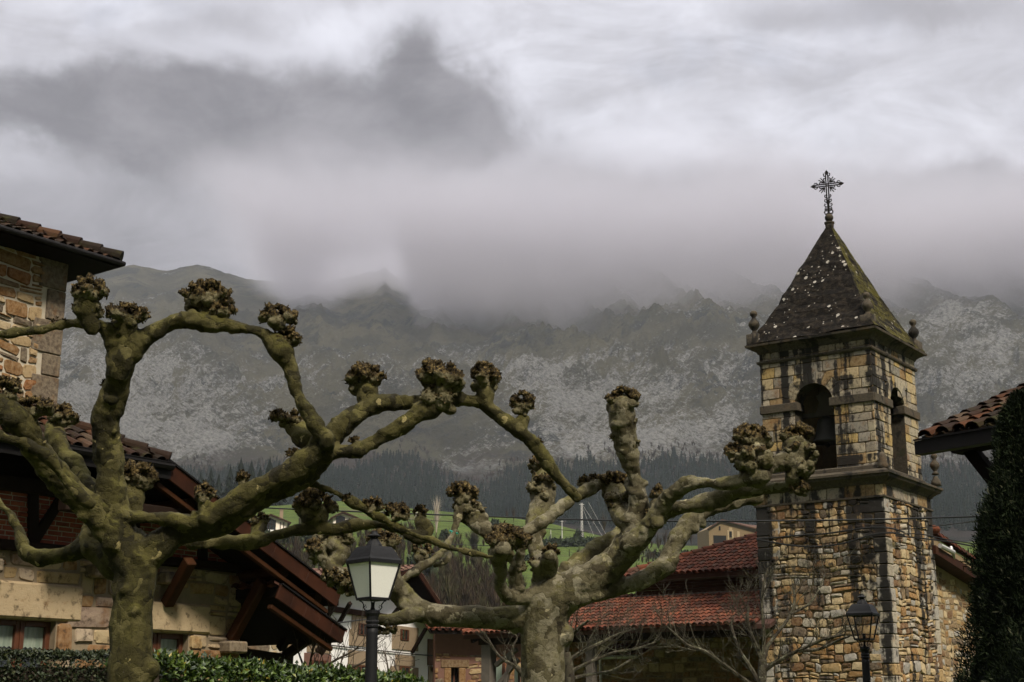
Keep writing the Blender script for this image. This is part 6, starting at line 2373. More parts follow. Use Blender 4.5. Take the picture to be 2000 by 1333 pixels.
# ------------------------------------------------------------------ dark cypress at the right edge
CY = 13.0
PROF = [(772, 5), (790, 22), (815, 42), (850, 54), (900, 62), (950, 76), (1000, 96), (1080, 104), (1150, 122), (1200, 138), (1280, 166), (1340, 190), (1500, 215), (1700, 190)]
R = np.random.RandomState(12)
cx0 = at(2012, 1000, CY)
cyp = thing('cypress_tree', V((cx0.x, CY, 0)), 'dense dark green cypress tree filling the right edge', 'tree')
mb = MB()
mb.tube([V((cx0.x, CY, -0.05)), V((cx0.x, CY, 1.2)), V((cx0.x + 0.03, CY, 3.4))], [0.17, 0.14, 0.05], 10)
mb.build('trunk', M['bark_dark'], cyp, smooth=True)
zpr = [(at(2000, y_, CY).z, r_ * mpp(CY, y_)) for y_, r_ in PROF][::-1]
zs_ = np.array([a for a, _ in zpr])
rs2 = np.array([b_ for _, b_ in zpr])
n = 46000
zq = R.uniform(max(0.15, zs_[0]), zs_[-1], n)
ph = R.uniform(0, 2 * math.pi, n)
rr0 = np.interp(zq, zs_, rs2)
lump = fbm(np.stack([np.cos(ph) * 1.1, np.sin(ph) * 1.1, zq * 0.8], 1), 3, 0.55) * 0.36 - 0.10 + fbm(np.stack([np.cos(ph) * 3, np.sin(ph) * 3, zq * 2.4], 1), 2, 0.5) * 0.14
rad_ = rr0 * (1.0 + lump) * (1 - 0.25 * R.uniform(0, 1, n) ** 2)
shoot = fbm(np.stack([np.cos(ph) * 6, np.sin(ph) * 6, zq * 5], 1), 2, 0.6)
rad_ *= 1 + np.clip(shoot - 0.12, 0, 1) * 0.55
Pq = np.stack([cx0.x + np.cos(ph) * rad_, CY + np.sin(ph) * rad_, zq], 1)
Nq = np.stack([np.cos(ph) * 0.8, np.sin(ph) * 0.8, np.full(n, 0.7)], 1)
v1, f1, r1 = leaf_quads(Pq, Nq, 0.062, 0.0066, R, 0.15, 0.7)
v2, f2, r2 = leaf_quads(Pq + R.normal(size=(n, 3)) * 0.02, Nq, 0.048, 0.006, R, 0.2, 0.4)
# solid dark hull added inside the sprigs to block light
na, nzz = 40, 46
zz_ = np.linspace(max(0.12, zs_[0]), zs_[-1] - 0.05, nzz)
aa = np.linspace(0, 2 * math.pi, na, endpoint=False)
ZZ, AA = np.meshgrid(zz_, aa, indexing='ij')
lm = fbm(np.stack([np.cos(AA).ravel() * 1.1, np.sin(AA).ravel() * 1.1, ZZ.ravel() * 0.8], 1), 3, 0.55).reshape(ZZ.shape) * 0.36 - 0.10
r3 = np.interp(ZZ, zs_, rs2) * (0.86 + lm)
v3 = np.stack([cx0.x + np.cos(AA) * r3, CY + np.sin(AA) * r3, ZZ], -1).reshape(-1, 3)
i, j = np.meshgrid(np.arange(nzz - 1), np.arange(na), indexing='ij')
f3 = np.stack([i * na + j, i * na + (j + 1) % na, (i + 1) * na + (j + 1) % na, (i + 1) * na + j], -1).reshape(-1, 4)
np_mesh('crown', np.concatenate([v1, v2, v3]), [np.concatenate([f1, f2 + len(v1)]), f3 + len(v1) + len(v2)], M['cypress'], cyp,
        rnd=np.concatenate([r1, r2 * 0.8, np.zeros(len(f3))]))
# ------------------------------------------------------------------ bare trees
def grow(mb, p, d_, L, r, level, R, maxl, spread=0.7, upb=0.12, nseg=5, kids=(3, 5), ratio=0.62, rmin=0.003):
    pts, rads = [V(p)], [r]
    cur = V(p)
    d_ = V(d_).normalized()
    for k in range(nseg):
        d_ = (d_ + V((R.gauss(0, 0.13), R.gauss(0, 0.13), R.gauss(0, 0.10) + upb))).normalized()
        cur = cur + d_ * L / nseg
        pts.append(cur)
        rads.append(max(rmin, r * (1 - 0.72 * (k + 1) / nseg)))
    mb.tube(pts, rads, 6 if level == 0 else (5 if level == 1 else 3), cap=False)
    if level < maxl:
        for _ in range(R.randint(*kids)):
            i = R.randint(1, nseg)
            a = d_.orthogonal().normalized()
            a.rotate(Matrix.Rotation(R.uniform(0, 2 * math.pi), 3, d_))
            nd = (d_ + a * R.uniform(spread * 0.6, spread * 1.4)).normalized()
            grow(mb, pts[i], nd, L * ratio * R.uniform(0.7, 1.2), max(rmin, rads[i] * 0.62), level + 1, R, maxl, spread, upb, nseg, kids, ratio, rmin)


def bare_tree(name, Y, trunk, limbs, label, seed, mat, levels=3, twL=0.55, group=None, upb=0.1, kids=(3, 5), rmin=0.004):
    """trunk and limbs in photo pixels (x, y, radius) at depth Y (+dy per limb); random twigs grow from the limbs"""
    R = random.Random(seed)
    b = at(trunk[0][0], trunk[0][1], Y)
    root = thing(name, V((b.x, Y, 0)), label, 'tree', group)
    mb = MB()
    P_, R_ = limb_world(trunk, Y, 0, 0)
    P_ = [V((P_[0].x, Y, -0.05)), V((P_[0].x, Y, P_[0].z * 0.5))] + P_
    R_ = [R_[0] * 1.4, R_[0] * 1.1] + R_
    mb.tube(P_, R_, 8)
    mb.build('trunk', mat, root, smooth=True)
    mb = MB()
    for (dy, pts) in limbs:
        P_, R_ = limb_world(pts, Y, 0, dy)
        R_ = [q_ * 0.8 for q_ in R_]
        mb.tube(P_, R_, 6)
        n = len(P_)
        for k in range(2, n):
            if R.random() < 0.62:
                d_ = (P_[k] - P_[k - 1]).normalized()
                a = d_.orthogonal().normalized()
                a.rotate(Matrix.Rotation(R.uniform(0, 6.28), 3, d_))
                grow(mb, P_[k], d_ * 0.6 + a * 0.8 + UP * 0.35, twL * R.uniform(0.7, 1.5), R_[k] * 0.36, 1, R, levels, 0.7, upb, 5, kids, 0.6, rmin)
    mb.build('crown', mat, root)
    return root


bare_tree('bare_fruit_tree', 30.5, [(1487, 1345, 9), (1489, 1310, 9), (1490, 1288, 8)], [
    (0.6, [(1490, 1292, 7), (1500, 1262, 5), (1520, 1235, 4), (1545, 1200, 4), (1552, 1170, 3), (1548, 1140, 2)]),
    (0.2, [(1489, 1290, 7), (1478, 1265, 6), (1466, 1238, 5), (1460, 1210, 4), (1462, 1185, 3)]),
    (-0.8, [(1490, 1312, 7), (1512, 1296, 6), (1545, 1278, 5), (1580, 1262, 4), (1612, 1248, 4), (1650, 1240, 3)]),
    (-0.6, [(1560, 1272, 5), (1600, 1268, 4), (1640, 1250, 3), (1660, 1243, 2)]),
    (0.5, [(1484, 1335, 6), (1462, 1298, 5), (1444, 1270, 4), (1432, 1235, 3), (1428, 1215, 2)]),
    (-0.3, [(1478, 1345, 6), (1440, 1318, 5), (1405, 1292, 5), (1375, 1272, 5), (1345, 1262, 4), (1325, 1245, 3), (1300, 1222, 2)]),
    (0.4, [(1545, 1200, 3), (1580, 1180, 3), (1600, 1150, 2), (1612, 1120, 2)]),
    (0.3, [(1490, 1285, 5), (1492, 1240, 4), (1488, 1190, 3), (1490, 1150, 3), (1500, 1110, 2)])],
    'bare lichened fruit tree spreading its twigs before the bell tower', 5, M['bark_twig'], 3, 0.55, 'bare garden trees', kids=(3, 5), rmin=0.003)
bare_tree('bare_fruit_tree', 24.0, [(1114, 1345, 10), (1112, 1305, 9), (1106, 1275, 8)], [
    (0.6, [(1110, 1290, 6), (1140, 1272, 5), (1175, 1255, 4), (1205, 1240, 3), (1240, 1228, 2)]),
    (0.3, [(1118, 1310, 5), (1160, 1290, 4), (1200, 1275, 4), (1240, 1268, 3), (1280, 1255, 2)]),
    (-0.4, [(1106, 1275, 6), (1112, 1250, 5), (1130, 1228, 4), (1150, 1212, 3)]),
    (0.8, [(1120, 1325, 5), (1150, 1318, 4), (1195, 1310, 3), (1230, 1290, 3)])],
    'small bare tree standing close to the pale plane trunk', 9, M['bark_twig'], 3, 0.55, 'bare garden trees', kids=(3, 5), rmin=0.0026)
bare_tree('bare_fruit_tree', 21.0, [(1030, 1345, 6), (1022, 1320, 6), (1008, 1302, 5)], [
    (0.3, [(1008, 1302, 5), (985, 1290, 4), (970, 1275, 3), (955, 1250, 2), (945, 1235, 2)]),
    (0.2, [(1008, 1300, 4), (1000, 1270, 3), (1010, 1245, 2), (995, 1235, 2)])],
    'thin bare sapling leaning out to the left of the pale plane trunk', 14, M['bark_twig'], 2, 0.35, 'bare garden trees', kids=(2, 3), rmin=0.003)
bare_tree('bare_shrub', 24.5, [(600, 1345, 5), (600, 1325, 5)], [
    (0.3, [(600, 1330, 4), (592, 1300, 3), (582, 1270, 2), (580, 1245, 2)]),
    (0.1, [(601, 1330, 4), (606, 1295, 3), (612, 1265, 2), (625, 1240, 2)]),
    (-0.2, [(601, 1335, 4), (625, 1310, 3), (655, 1290, 3), (690, 1272, 2), (700, 1262, 2)]),
    (-0.2, [(640, 1345, 4), (650, 1325, 4), (680, 1308, 3), (720, 1290, 2)]),
    (0.2, [(640, 1345, 4), (660, 1330, 3), (665, 1300, 2), (672, 1275, 2)])],
    'bare twiggy shrub in front of the white house', 23, M['bark_dark'], 2, 0.5, None, kids=(2, 4), rmin=0.004)
bare_tree('bare_shrub', 23.0, [(768, 1360, 4), (770, 1345, 4)], [
    (0.2, [(770, 1345, 3), (760, 1318, 3), (756, 1295, 2), (752, 1275, 2)]),
    (0.2, [(770, 1345, 3), (776, 1322, 2), (772, 1300, 2), (770, 1290, 1.5)])],
    'thin leafless shrub between the near lamp post and the white house window', 29, M['bark_dark'], 2, 0.3, None, kids=(2, 3), rmin=0.003)


# ------------------------------------------------------------------ overhead and wall cables
def cable(name, pts, r, label, mat='cable', group='black overhead cables'):
    w_ = [at(x, y, Y) for x, y, Y in pts]
    sp = [V(tuple(q)) for q in smooth_path([tuple(p) for p in w_], 6)]
    mb = MB()
    mb.tube(sp, r, 6)
    return tag(mb.build(name, M[mat]), label, 'cable', group)


cable('overhead_cable', [(180, 972, 40), (400, 986, 38), (530, 993, 36), (700, 1000, 34.5), (860, 1006, 33), (1000, 1011, 32), (1190, 1017, 31), (1340, 1018.5, 30), (1480, 1018, 29), (1660, 1016, 28), (1800, 1012.5, 27), (1910, 1009, 26), (2060, 1003, 25)], 0.017,
      'long black overhead cable running across the tower from the hillside to the cypress')
cable('overhead_cable', [(1752, 1036, 38), (1800, 1031, 36), (1860, 1024, 33), (1912, 1017, 31), (2060, 995, 27)], 0.012, 'thin upper cable leaving the tower corner towards the cypress')
cable('overhead_cable', [(1765, 1043, 38.2), (1800, 1044, 36), (1850, 1054, 33), (1905, 1063, 31), (2060, 1090, 26)], 0.015, 'twisted black cable sloping down from the tower to the cypress')
cable('overhead_cable', [(1750, 1047, 37.9), (1800, 1052, 36), (1850, 1058, 33), (1905, 1068, 31), (2060, 1098, 26)], 0.020, 'thick lowest cable sloping down from the tower to the cypress')
cable('wall_cable', [(1478, 1053, 39.95), (1520, 1050, 39.6), (1560, 1046, 39.2), (1610, 1043, 38.7), (1660, 1036, 38.3), (1700, 1031, 37.95), (1738, 1032, 37.75), (1766, 1040, 38.3)], 0.022, 'upper black cable draped along the tower wall', group='cables on the tower wall')
cable('wall_cable', [(1478, 1054, 39.95), (1510, 1060, 39.65), (1550, 1066, 39.25), (1600, 1068, 38.8), (1650, 1061, 38.35), (1700, 1046, 37.95), (1738, 1041, 37.75), (1766, 1046, 38.3)], 0.024, 'sagging lower black cable draped along the tower wall', group='cables on the tower wall')
cable('overhead_cable', [(780, 1015, 60), (900, 1020, 58), (1000, 1027, 56), (1150, 1040, 55)], 0.012, 'thin cable low over the meadow behind the plane trees')
cable('overhead_cable', [(780, 1056, 60), (870, 1063, 58), (960, 1066, 56), (1100, 1066, 55)], 0.012, 'thin cable in front of the round meadow bushes')
cable('overhead_cable', [(560, 1212, 26), (640, 1218, 28), (700, 1212, 36), (735, 1208, 45)], 0.015, 'cable from the brick house wing to the white house')


# ------------------------------------------------------------------ scatter helpers
def Y_at(px, py):
    ks = py_knots(np.array([float(px)]))
    ys = np.array([k[0] for k in ks[:6]], float)
    ps = np.array([float(k[1][0]) for k in ks[:6]])
    return float(np.interp(-py, -ps, ys))


def scatter(name, pts, scales, template, mat, rots, kind=None, tilt=None, parent=None, seed=0):
    """one mesh made of many placed copies of a small template (verts, faces (n,3))"""
    tv, tf = template
    n, m_ = len(pts), len(tv)
    c, s_ = np.cos(rots), np.sin(rots)
    x = tv[None, :, 0] * c[:, None] - tv[None, :, 1] * s_[:, None]
    y = tv[None, :, 0] * s_[:, None] + tv[None, :, 1] * c[:, None]
    z = np.repeat(tv[None, :, 2], n, 0)
    sc_ = np.asarray(scales)
    if sc_.ndim == 1: sc_ = np.stack([sc_, sc_], 1)
    vs = np.stack([x * sc_[:, :1], y * sc_[:, :1], z * sc_[:, 1:]], -1) + np.asarray(pts)[:, None, :]
    f = (tf[None] + (np.arange(n) * m_)[:, None, None]).reshape(-1, tf.shape[1])
    R = np.random.RandomState(seed)
    r_ = np.clip(np.repeat(R.uniform(0, 1, n), len(tf)) * 0.7 + R.uniform(0, 0.3, n * len(tf)), 0, 1)
    o = np_mesh(name, vs.reshape(-1, 3), f, mat, parent, rnd=r_)
    if kind: o['kind'] = kind
    return o


def conifer_template(seed, tiers=7, arms=7, w=0.20, pw=0.85):
    R = random.Random(seed)
    v_, f_ = [], []
    for t_ in range(tiers):
        z0 = 0.06 + 0.90 * t_ / tiers
        rr_ = w * (1 - t_ / tiers) ** pw + 0.012
        for k in range(arms):
            a = 2 * math.pi * (k + R.random()) / arms
            da = 0.9 * math.pi / arms
            l_ = rr_ * R.uniform(0.65, 1.25)
            b = len(v_)
            v_ += [(0, 0, z0 + 0.16 + 0.05 * R.random()), (math.cos(a - da) * l_ * 0.75, math.sin(a - da) * l_ * 0.75, z0 + 0.03), (math.cos(a) * l_, math.sin(a) * l_, z0 - 0.03 * R.random()),
                   (math.cos(a + da) * l_ * 0.75, math.sin(a + da) * l_ * 0.75, z0 + 0.03)]
            f_ += [(b, b + 1, b + 2), (b, b + 2, b + 3)]
    nb = 7                                         # dense inner foliage
    b = len(v_)
    v_ += [(0, 0, 1.0)] + [(math.cos(2 * math.pi * k / nb) * w * 0.62, math.sin(2 * math.pi * k / nb) * w * 0.62, 0.10) for k in range(nb)]
    f_ += [(b, b + 1 + k, b + 1 + (k + 1) % nb) for k in range(nb)]
    return np.array(v_), np.array(f_)


def twig_template(seed, n=26, spread=0.5, w=0.012, stem=0.25):
    R = random.Random(seed)
    v_, f_ = [], []
    for k in range(n):
        a = R.uniform(0, 2 * math.pi)
        s0 = stem * R.random()
        tip = (math.cos(a) * spread * R.uniform(0.2, 1), math.sin(a) * spread * R.uniform(0.2, 1), R.uniform(0.5, 1.0))
        m_ = (tip[0] * 0.45 * (0.4 + s0), tip[1] * 0.45 * (0.4 + s0), s0 + (tip[2] - s0) * 0.45)
        c_, s_ = math.cos(a + 1.57) * w, math.sin(a + 1.57) * w
        b = len(v_)
        v_ += [(c_ * .8, s_ * .8, s0 * 0.3), (-c_ * .8, -s_ * .8, s0 * 0.3), (m_[0] + c_, m_[1] + s_, m_[2]), (m_[0] - c_, m_[1] - s_, m_[2]), tip]
        f_ += [(b, b + 1, b + 2), (b + 1, b + 3, b + 2), (b + 2, b + 3, b + 4)]
    return np.array(v_), np.array(f_)


def bush_template(seed, n=160, flat=0.8):
    R = np.random.RandomState(seed)
    d_ = R.normal(size=(n, 3))
    d_ /= np.linalg.norm(d_, axis=1)[:, None]
    d_[:, 2] = np.abs(d_[:, 2])
    rr_ = R.uniform(0.72, 1.08, n) * (1 + 0.25 * pnoise(d_ * 2.1 + seed))
    c = d_ * rr_[:, None] * [1, 1, flat * 1.4]
    t1 = R.normal(size=(n, 3)) * 0.16
    t2 = R.normal(size=(n, 3)) * 0.16
    v_ = np.stack([c - t1, c + t1, c + t2], 1).reshape(-1, 3)
    f_ = np.arange(n * 3).reshape(-1, 3)
    return v_, f_


# far conifer plantation at the foot of the mountain
R = np.random.RandomState(3)
from_px, to_px = -350, 2350
zi = {}


def mount_z(px, Y):
    """height of the built mountain mesh near a photo column and depth"""
    i = np.clip(np.searchsorted(cols_b, px), 0, len(cols_b) - 1)
    j = np.clip(np.searchsorted(rows_b, Y), 0, len(rows_b) - 1)
    return Xb[j, i], Yb[j, i], Zb[j, i]


n = 15000
px_ = R.uniform(from_px, to_px, n)
tt = R.uniform(0, 1, n)
Yq = 1010 + tt * 415
patch = fbm(np.stack([px_ * 0.006, Yq * 0.012, np.zeros(n)], 1), 3)
edge = fbm(np.stack([px_ * 0.011, np.zeros(n), np.zeros(n) + 4], 1), 3) * 75
keepm = (Yq < 1385 + edge - np.where((px_ > 560) & (px_ < 700), 20, 0)) & (patch > -0.42) & ~((px_ > 890) & (px_ < 985) & (Yq > 1330))
px_, Yq = px_[keepm], Yq[keepm]
xx, yy, zz2 = mount_z(px_, Yq)
jit = R.normal(size=(len(xx), 2)) * 2.0
pts = np.stack([xx + jit[:, 0], yy + jit[:, 1], zz2 - 0.5], 1)
half = len(pts) // 2
hts = R.uniform(7, 14, len(pts))
scatter('conifer_forest', pts[:half], np.stack([hts[:half] * 0.9, hts[:half]], 1), conifer_template(1, 5, 6, 0.27, 0.7), M['far_conifer'], R.uniform(0, 6, half), 'stuff', seed=1)
scatter('conifer_forest', pts[half:], np.stack([hts[half:] * 0.9, hts[half:]], 1), conifer_template(2, 5, 6, 0.25, 0.7), M['far_conifer'], R.uniform(0, 6, len(pts) - half), 'stuff', seed=2)
# bare woodland above and between the conifers
n = 9000
px_ = R.uniform(from_px, to_px, n)
Yq = R.uniform(1180, 1560, n)
pt_ = fbm(np.stack([px_ * 0.008, Yq * 0.01, np.zeros(n) + 8], 1), 3)
k_ = (Yq > 1330 + pt_ * 160) & (Yq < 1435 + pt_ * 110)
px_, Yq = px_[k_], Yq[k_]
xx, yy, zz2 = mount_z(px_, Yq)
hts = R.uniform(4, 8, len(xx))
scatter('bare_woodland', np.stack([xx + R.normal(size=len(xx)) * 2, yy, zz2 - 0.5], 1), hts, twig_template(4, 22, 0.42, 0.05), M['bare_wood'], R.uniform(0, 6, len(xx)), 'stuff', seed=3)

# bare brush over the lower meadow
n = 6500
px_ = R.uniform(420, 1330, n)
pyq = R.uniform(1040, 1235, n)
den = (1.25 * np.exp(-((px_ - 900) / 95) ** 2 - ((pyq - 1165) / 55) ** 2) + 1.1 * np.exp(-((px_ - 590) / 90) ** 2 - ((pyq - 1100) / 32) ** 2) + 0.8 * np.exp(-((px_ - 760) / 70) ** 2 - ((pyq - 1075) / 40) ** 2)
       + 0.6 * np.exp(-((px_ - 1280) / 70) ** 2 - ((pyq - 1085) / 22) ** 2) + 0.5 * np.exp(-((px_ - 870) / 60) ** 2 - ((pyq - 1090) / 25) ** 2))
k_ = R.uniform(0, 1, n) < den
px_, pyq = px_[k_], pyq[k_]
G = np.array([tuple(ground_at(a, Y_at(a, b_))) for a, b_ in zip(px_, pyq)])
hts = R.uniform(1.5, 4.4, len(G)) * np.where(R.uniform(0, 1, len(G)) < 0.12, 1.5, 1.0)
scatter('bare_brush', G - [0, 0, 0.3], np.stack([hts * 0.8, hts], 1), twig_template(6, 46, 0.5, 0.017, 0.4), M['bare_brush'], R.uniform(0, 6, len(G)), 'stuff', seed=5)


def plant(name, px, py, hpx, template, mat, label, cat, wide=1.0, trunk=None, seed=0, group=None, Y=None, part='crown'):
    Y = Y or Y_at(px, py)
    g = ground_at(px, Y)
    h = hpx * mpp(Y, py)
    root = thing(name, g, label, cat, group)
    tv, tf = template
    np_mesh(part, tv * [h * wide, h * wide, h] + np.array(g), tf, mat, root, rnd=np.random.RandomState(seed).uniform(0, 1, len(tf)))
    if trunk:
        mb = MB()
        mb.tube([g - UP * 0.3, g + UP * h * 0.5, g + UP * h * 0.93], [trunk * h, trunk * h * 0.7, trunk * h * 0.15], 6)
        mb.build('trunk', M['bark_dark'], root)
    return root


# tall pines standing on the shoulder of the meadow
LABP = ['short pine at the roof end of the brick house', 'pine with a thin leaning tip second from the brick house roof', 'slim pine beside the broad one above the brick house roof', 'tall broad pine above the brick house verge',
        'lower pine tucked against the tall broad pine', 'dense pine in the middle of the group above the pollard heads', 'tall narrow pine right of the middle of its group', 'ragged pine close to the last of its group', 'tallest pine at the end nearest the plane limb']
for i, (x_, top_, sd_) in enumerate(((388, 928, 1), (408, 921, 2), (424, 931, 3), (446, 917, 4), (466, 902, 5), (487, 908, 6), (505, 918, 7), (523, 902, 8), (541, 910, 9))):
    tv, tf = conifer_template(20 + sd_, 19, 13, 0.36, 0.6)
    Yp = 540 + 12 * (i % 3)
    g = ground_at(x_, Yp)
    zt = at(x_, top_, Yp).z
    h = zt - g.z
    root = thing('pine_tree', g, LABP[i], 'pine', 'pines on the meadow shoulder')
    np_mesh('crown', tv * [h * 0.62, h * 0.62, h] + np.array(g), tf, M['conifer'], root, rnd=np.random.RandomState(sd_).uniform(0, 1, len(tf)))
    mb = MB()
    mb.tube([g - UP * 0.5, g + UP * h * 0.9], [0.3, 0.05], 6)
    mb.build('trunk', M['bark_dark'], root)

for (x_, y_, h_, w_, lab, mt, sd_) in ((868, 1058, 18, 0.62, 'small round dark bush beside the thin plane branch with twine', 'bush', 3), (966, 1047, 26, 0.62, 'dark evergreen bush between two limbs on the meadow', 'bush', 4),
                                       (1130, 1060, 22, 0.40, 'dark clipped bush at the foot of the concrete pylon', 'bush', 5), (520, 1062, 22, 1.1, 'dark bush below the chalet with the chimney', 'bush', 6),
                                       (560, 1062, 20, 1.2, 'broad dark bush right of the bush below the chalet', 'bush', 7), (598, 1066, 26, 0.75, 'tall dark bush at the edge of the bright lawn', 'bush', 8),
                                       (625, 1062, 22, 0.9, 'dark bush between the two chalets', 'bush', 9), (820, 1150, 60, 0.5, 'big dark evergreen shrub beside the white house verge', 'bush', 10)):
    plant('bush', x_, y_, h_, bush_template(sd_, 420), M[mt], lab, 'bush', w_, seed=sd_, group='bushes on the hillside', part='foliage')
plant('bare_bush', 925, 1084, 54, twig_template(31, 420, 0.62, 0.008, 0.3), M['brush_grey'], 'large rounded grey leafless bush on the meadow', 'bush', 0.85, seed=2, part='twigs')
for (x_, y_, h_, w_, lab, mt, sd_) in ((813, 1032, 44, 0.42, 'slim pale birch at the meadow ridge', 'birch', 41), (852, 1050, 88, 0.42, 'tall pale many-stemmed birch on the meadow', 'birch', 42), (1003, 1020, 34, 0.7, 'brown bare tree on the meadow ridge left of the pale plane limb', 'bare_wood', 43),
                                       (990, 1016, 26, 0.6, 'small bare tree on the meadow ridge', 'bare_wood', 49), (1180, 1046, 55, 0.55, 'rusty brown leafless tree behind the pale guy wires', 'bare_brush', 44), (1300, 1066, 34, 0.7, 'bare tree left of the farmhouse seen between plane limbs', 'bare_wood', 45),
                                       (585, 1042, 48, 0.5, 'bare tree on the slope between the two chalets', 'brush_grey', 46), (620, 1030, 40, 0.6, 'small bare tree up the slope from the second chalet', 'brush_grey', 47), (1350, 1060, 30, 0.7, 'bare tree close beside the farmhouse gable', 'bare_wood', 48),
                                       (750, 1030, 40, 0.5, 'bare tree behind the row of brown pollard heads', 'bare_wood', 50)):
    plant('bare_tree', x_, y_, h_, twig_template(sd_, 90, 0.5, 0.012 if mt == 'birch' else 0.009, 0.45), M[mt], lab, 'tree', w_, trunk=0.012, seed=sd_, group='bare trees on the hillside')


def hill_hedge(x0, y0, x1, y1, hpx, label, seed):
    Y0_, Y1_ = Y_at(x0, y0), Y_at(x1, y1)
    R = np.random.RandomState(seed)
    n = 900
    t_ = R.uniform(0, 1, n)
    P_ = []
    for q in t_:
        P_.append(tuple(ground_at(x0 + (x1 - x0) * q, Y0_ + (Y1_ - Y0_) * q)))
    h = hpx * mpp((Y0_ + Y1_) / 2)
    P_ = np.array(P_) + np.stack([R.normal(size=n) * 0.2, R.uniform(-0.8, 0.8, n), R.uniform(0, 1, n) * h], 1)
    t1, t2 = R.normal(size=(n, 3)) * 0.55, R.normal(size=(n, 3)) * 0.55
    vs = np.stack([P_ - t1, P_ + t1, P_ + t2], 1).reshape(-1, 3)
    g = ground_at(x0, Y0_)
    tag(np_mesh('field_hedge', vs, np.arange(n * 3).reshape(-1, 3), M['bush'], None, rnd=R.uniform(0, 1, n)), label, 'hedge', 'field hedges')


hill_hedge(1055, 1076, 1165, 1066, 15, 'dark clipped field hedge below the concrete pylon', 1)
hill_hedge(1262, 1090, 1425, 1082, 10, 'dark field hedge below the farmhouse', 2)
hill_hedge(1000, 1100, 1080, 1092, 8, 'low dark hedge down the slope from the round bushes', 3)


# ------------------------------------------------------------------ houses on the hillside
def chalet(x0, x1, apex_px, apex_py, eave_py, base_py, label, chimney=False):
    xm = (x0 + x1) / 2
    Y = Y_at(xm, base_py)
    k = mpp(Y, base_py)
    g = at(xm, base_py + 6, Y)
    w = (x1 - x0) * k / 2
    hz = lambda py: at(xm, py, Y).z
    root = thing('chalet', V((g.x, Y, g.z)), label, 'house', 'chalets on the hillside')
    X_ = V((0.97, 0.24, 0))
    N_ = V((0.24, -0.97, 0))
    c = V((g.x, Y, 0))
    ax_ = (apex_px - xm) * k
    p = lambda u_, z_, o=0.0: c + X_ * u_ + N_ * o + UP * z_
    zb_, ze, za = g.z - 2, hz(eave_py), hz(apex_py)
    mb = MB()
    mb.prism([p(-w, zb_), p(w, zb_), p(w, ze), p(ax_, za - 0.2), p(-w, ze)], -N_ * 9)
    mb.build('wall', M['cream_wall'], root)
    mb = MB()
    e = 0.9
    sl_, sr_ = (za - ze) / (ax_ + w), (za - ze) / (w - ax_)
    mb.prism([p(-w - e, ze - sl_ * e, e), p(ax_, za, e), p(ax_, za, -10), p(-w - e, ze - sl_ * e, -10)], UP * 0.25)
    mb.prism([p(ax_, za, e), p(w + e, ze - sr_ * e, e), p(w + e, ze - sr_ * e, -10), p(ax_, za, -10)], UP * 0.25)
    rf = mb.build('roof', M['tile_far'], root)
    for s_, sl2 in ((-1, sl_), (1, sr_)):
        mb = MB()
        mb.beam(p(s_ * (w + e), ze - sl2 * e + 0.08, e + 0.05), p(ax_, za + 0.08, e + 0.05), 0.12, 0.42)
        mb.build('barge_board', M['wood_red'], root)
    if chimney:
        mb = MB()
        mb.box(p(w * 0.55, za + 0.6, -3), X_ * 0.45, N_ * 0.45, UP * 1.3)
        mb.box(p(w * 0.55, za + 2.0, -3), X_ * 0.6, N_ * 0.6, UP * 0.12)
        mb.build('chimney', M['brown_stone'], rf)
    zf = hz((eave_py + base_py) / 2 + 3)
    wx0, wx1 = -w * 0.66 + ax_ * 0.4, w * 0.02
    zt = za - 0.75
    mb = MB()
    mb.prism([p(wx0, zf, 0.06), p(wx1, zf, 0.06), p(wx1, ze + (zt - ze) * 0.35, 0.06), p((wx0 + wx1) / 2, zt, 0.06), p(wx0, ze + (zt - ze) * 0.35, 0.06)], -N_ * 0.08)
    wn = mb.build('gable_window', M['glass'], root)
    mb = MB()
    for t_ in (0, 0.34, 0.66, 1.0):
        xq = wx0 + (wx1 - wx0) * t_
        mb.box(p(xq, (zf + zt) / 2 - 0.2, 0.09), X_ * 0.09, N_ * 0.03, UP * ((zt - zf) / 2 - (0.3 if t_ in (0, 1.0) else 0)))
    mb.box(p((wx0 + wx1) / 2, (zf + zt) / 2, 0.095), X_ * (wx1 - wx0) / 2, N_ * 0.03, UP * 0.08)
    mb.box(p((wx0 + wx1) / 2, zf, 0.10), X_ * (wx1 - wx0) / 2, N_ * 0.03, UP * 0.1)
    mb.build('window_frame', M['wood_dark'], wn)
    for xq in (w * 0.42, w * 0.7):
        mb = MB()
        mb.box(p(xq, (zf + ze) / 2, 0.03), X_ * 0.11, N_ * 0.05, UP * (ze - zf) / 2)
        mb.build('timber', M['wood_dark'], root)
    mb = MB()
    mb.box(p(w * 0.1, zf - 0.2, 0.3), X_ * w * 0.98, N_ * 0.4, UP * 0.2)
    mb.build('balcony', M['white_wall'], root)
    mb = MB()
    mb.box(p(-w * 0.15, zf - 1.6, 0.05), X_ * w * 0.62, N_ * 0.05, UP * 0.8)
    mb.build('lower_window', M['glass'], root)


chalet(513, 560, 526, 1007, 1020, 1046, 'white chalet with a chimney and a glazed gable on the hillside', True)
chalet(650, 694, 668, 1002, 1012, 1040, 'white chalet with glazed gable partly hidden by the brown pollard heads')

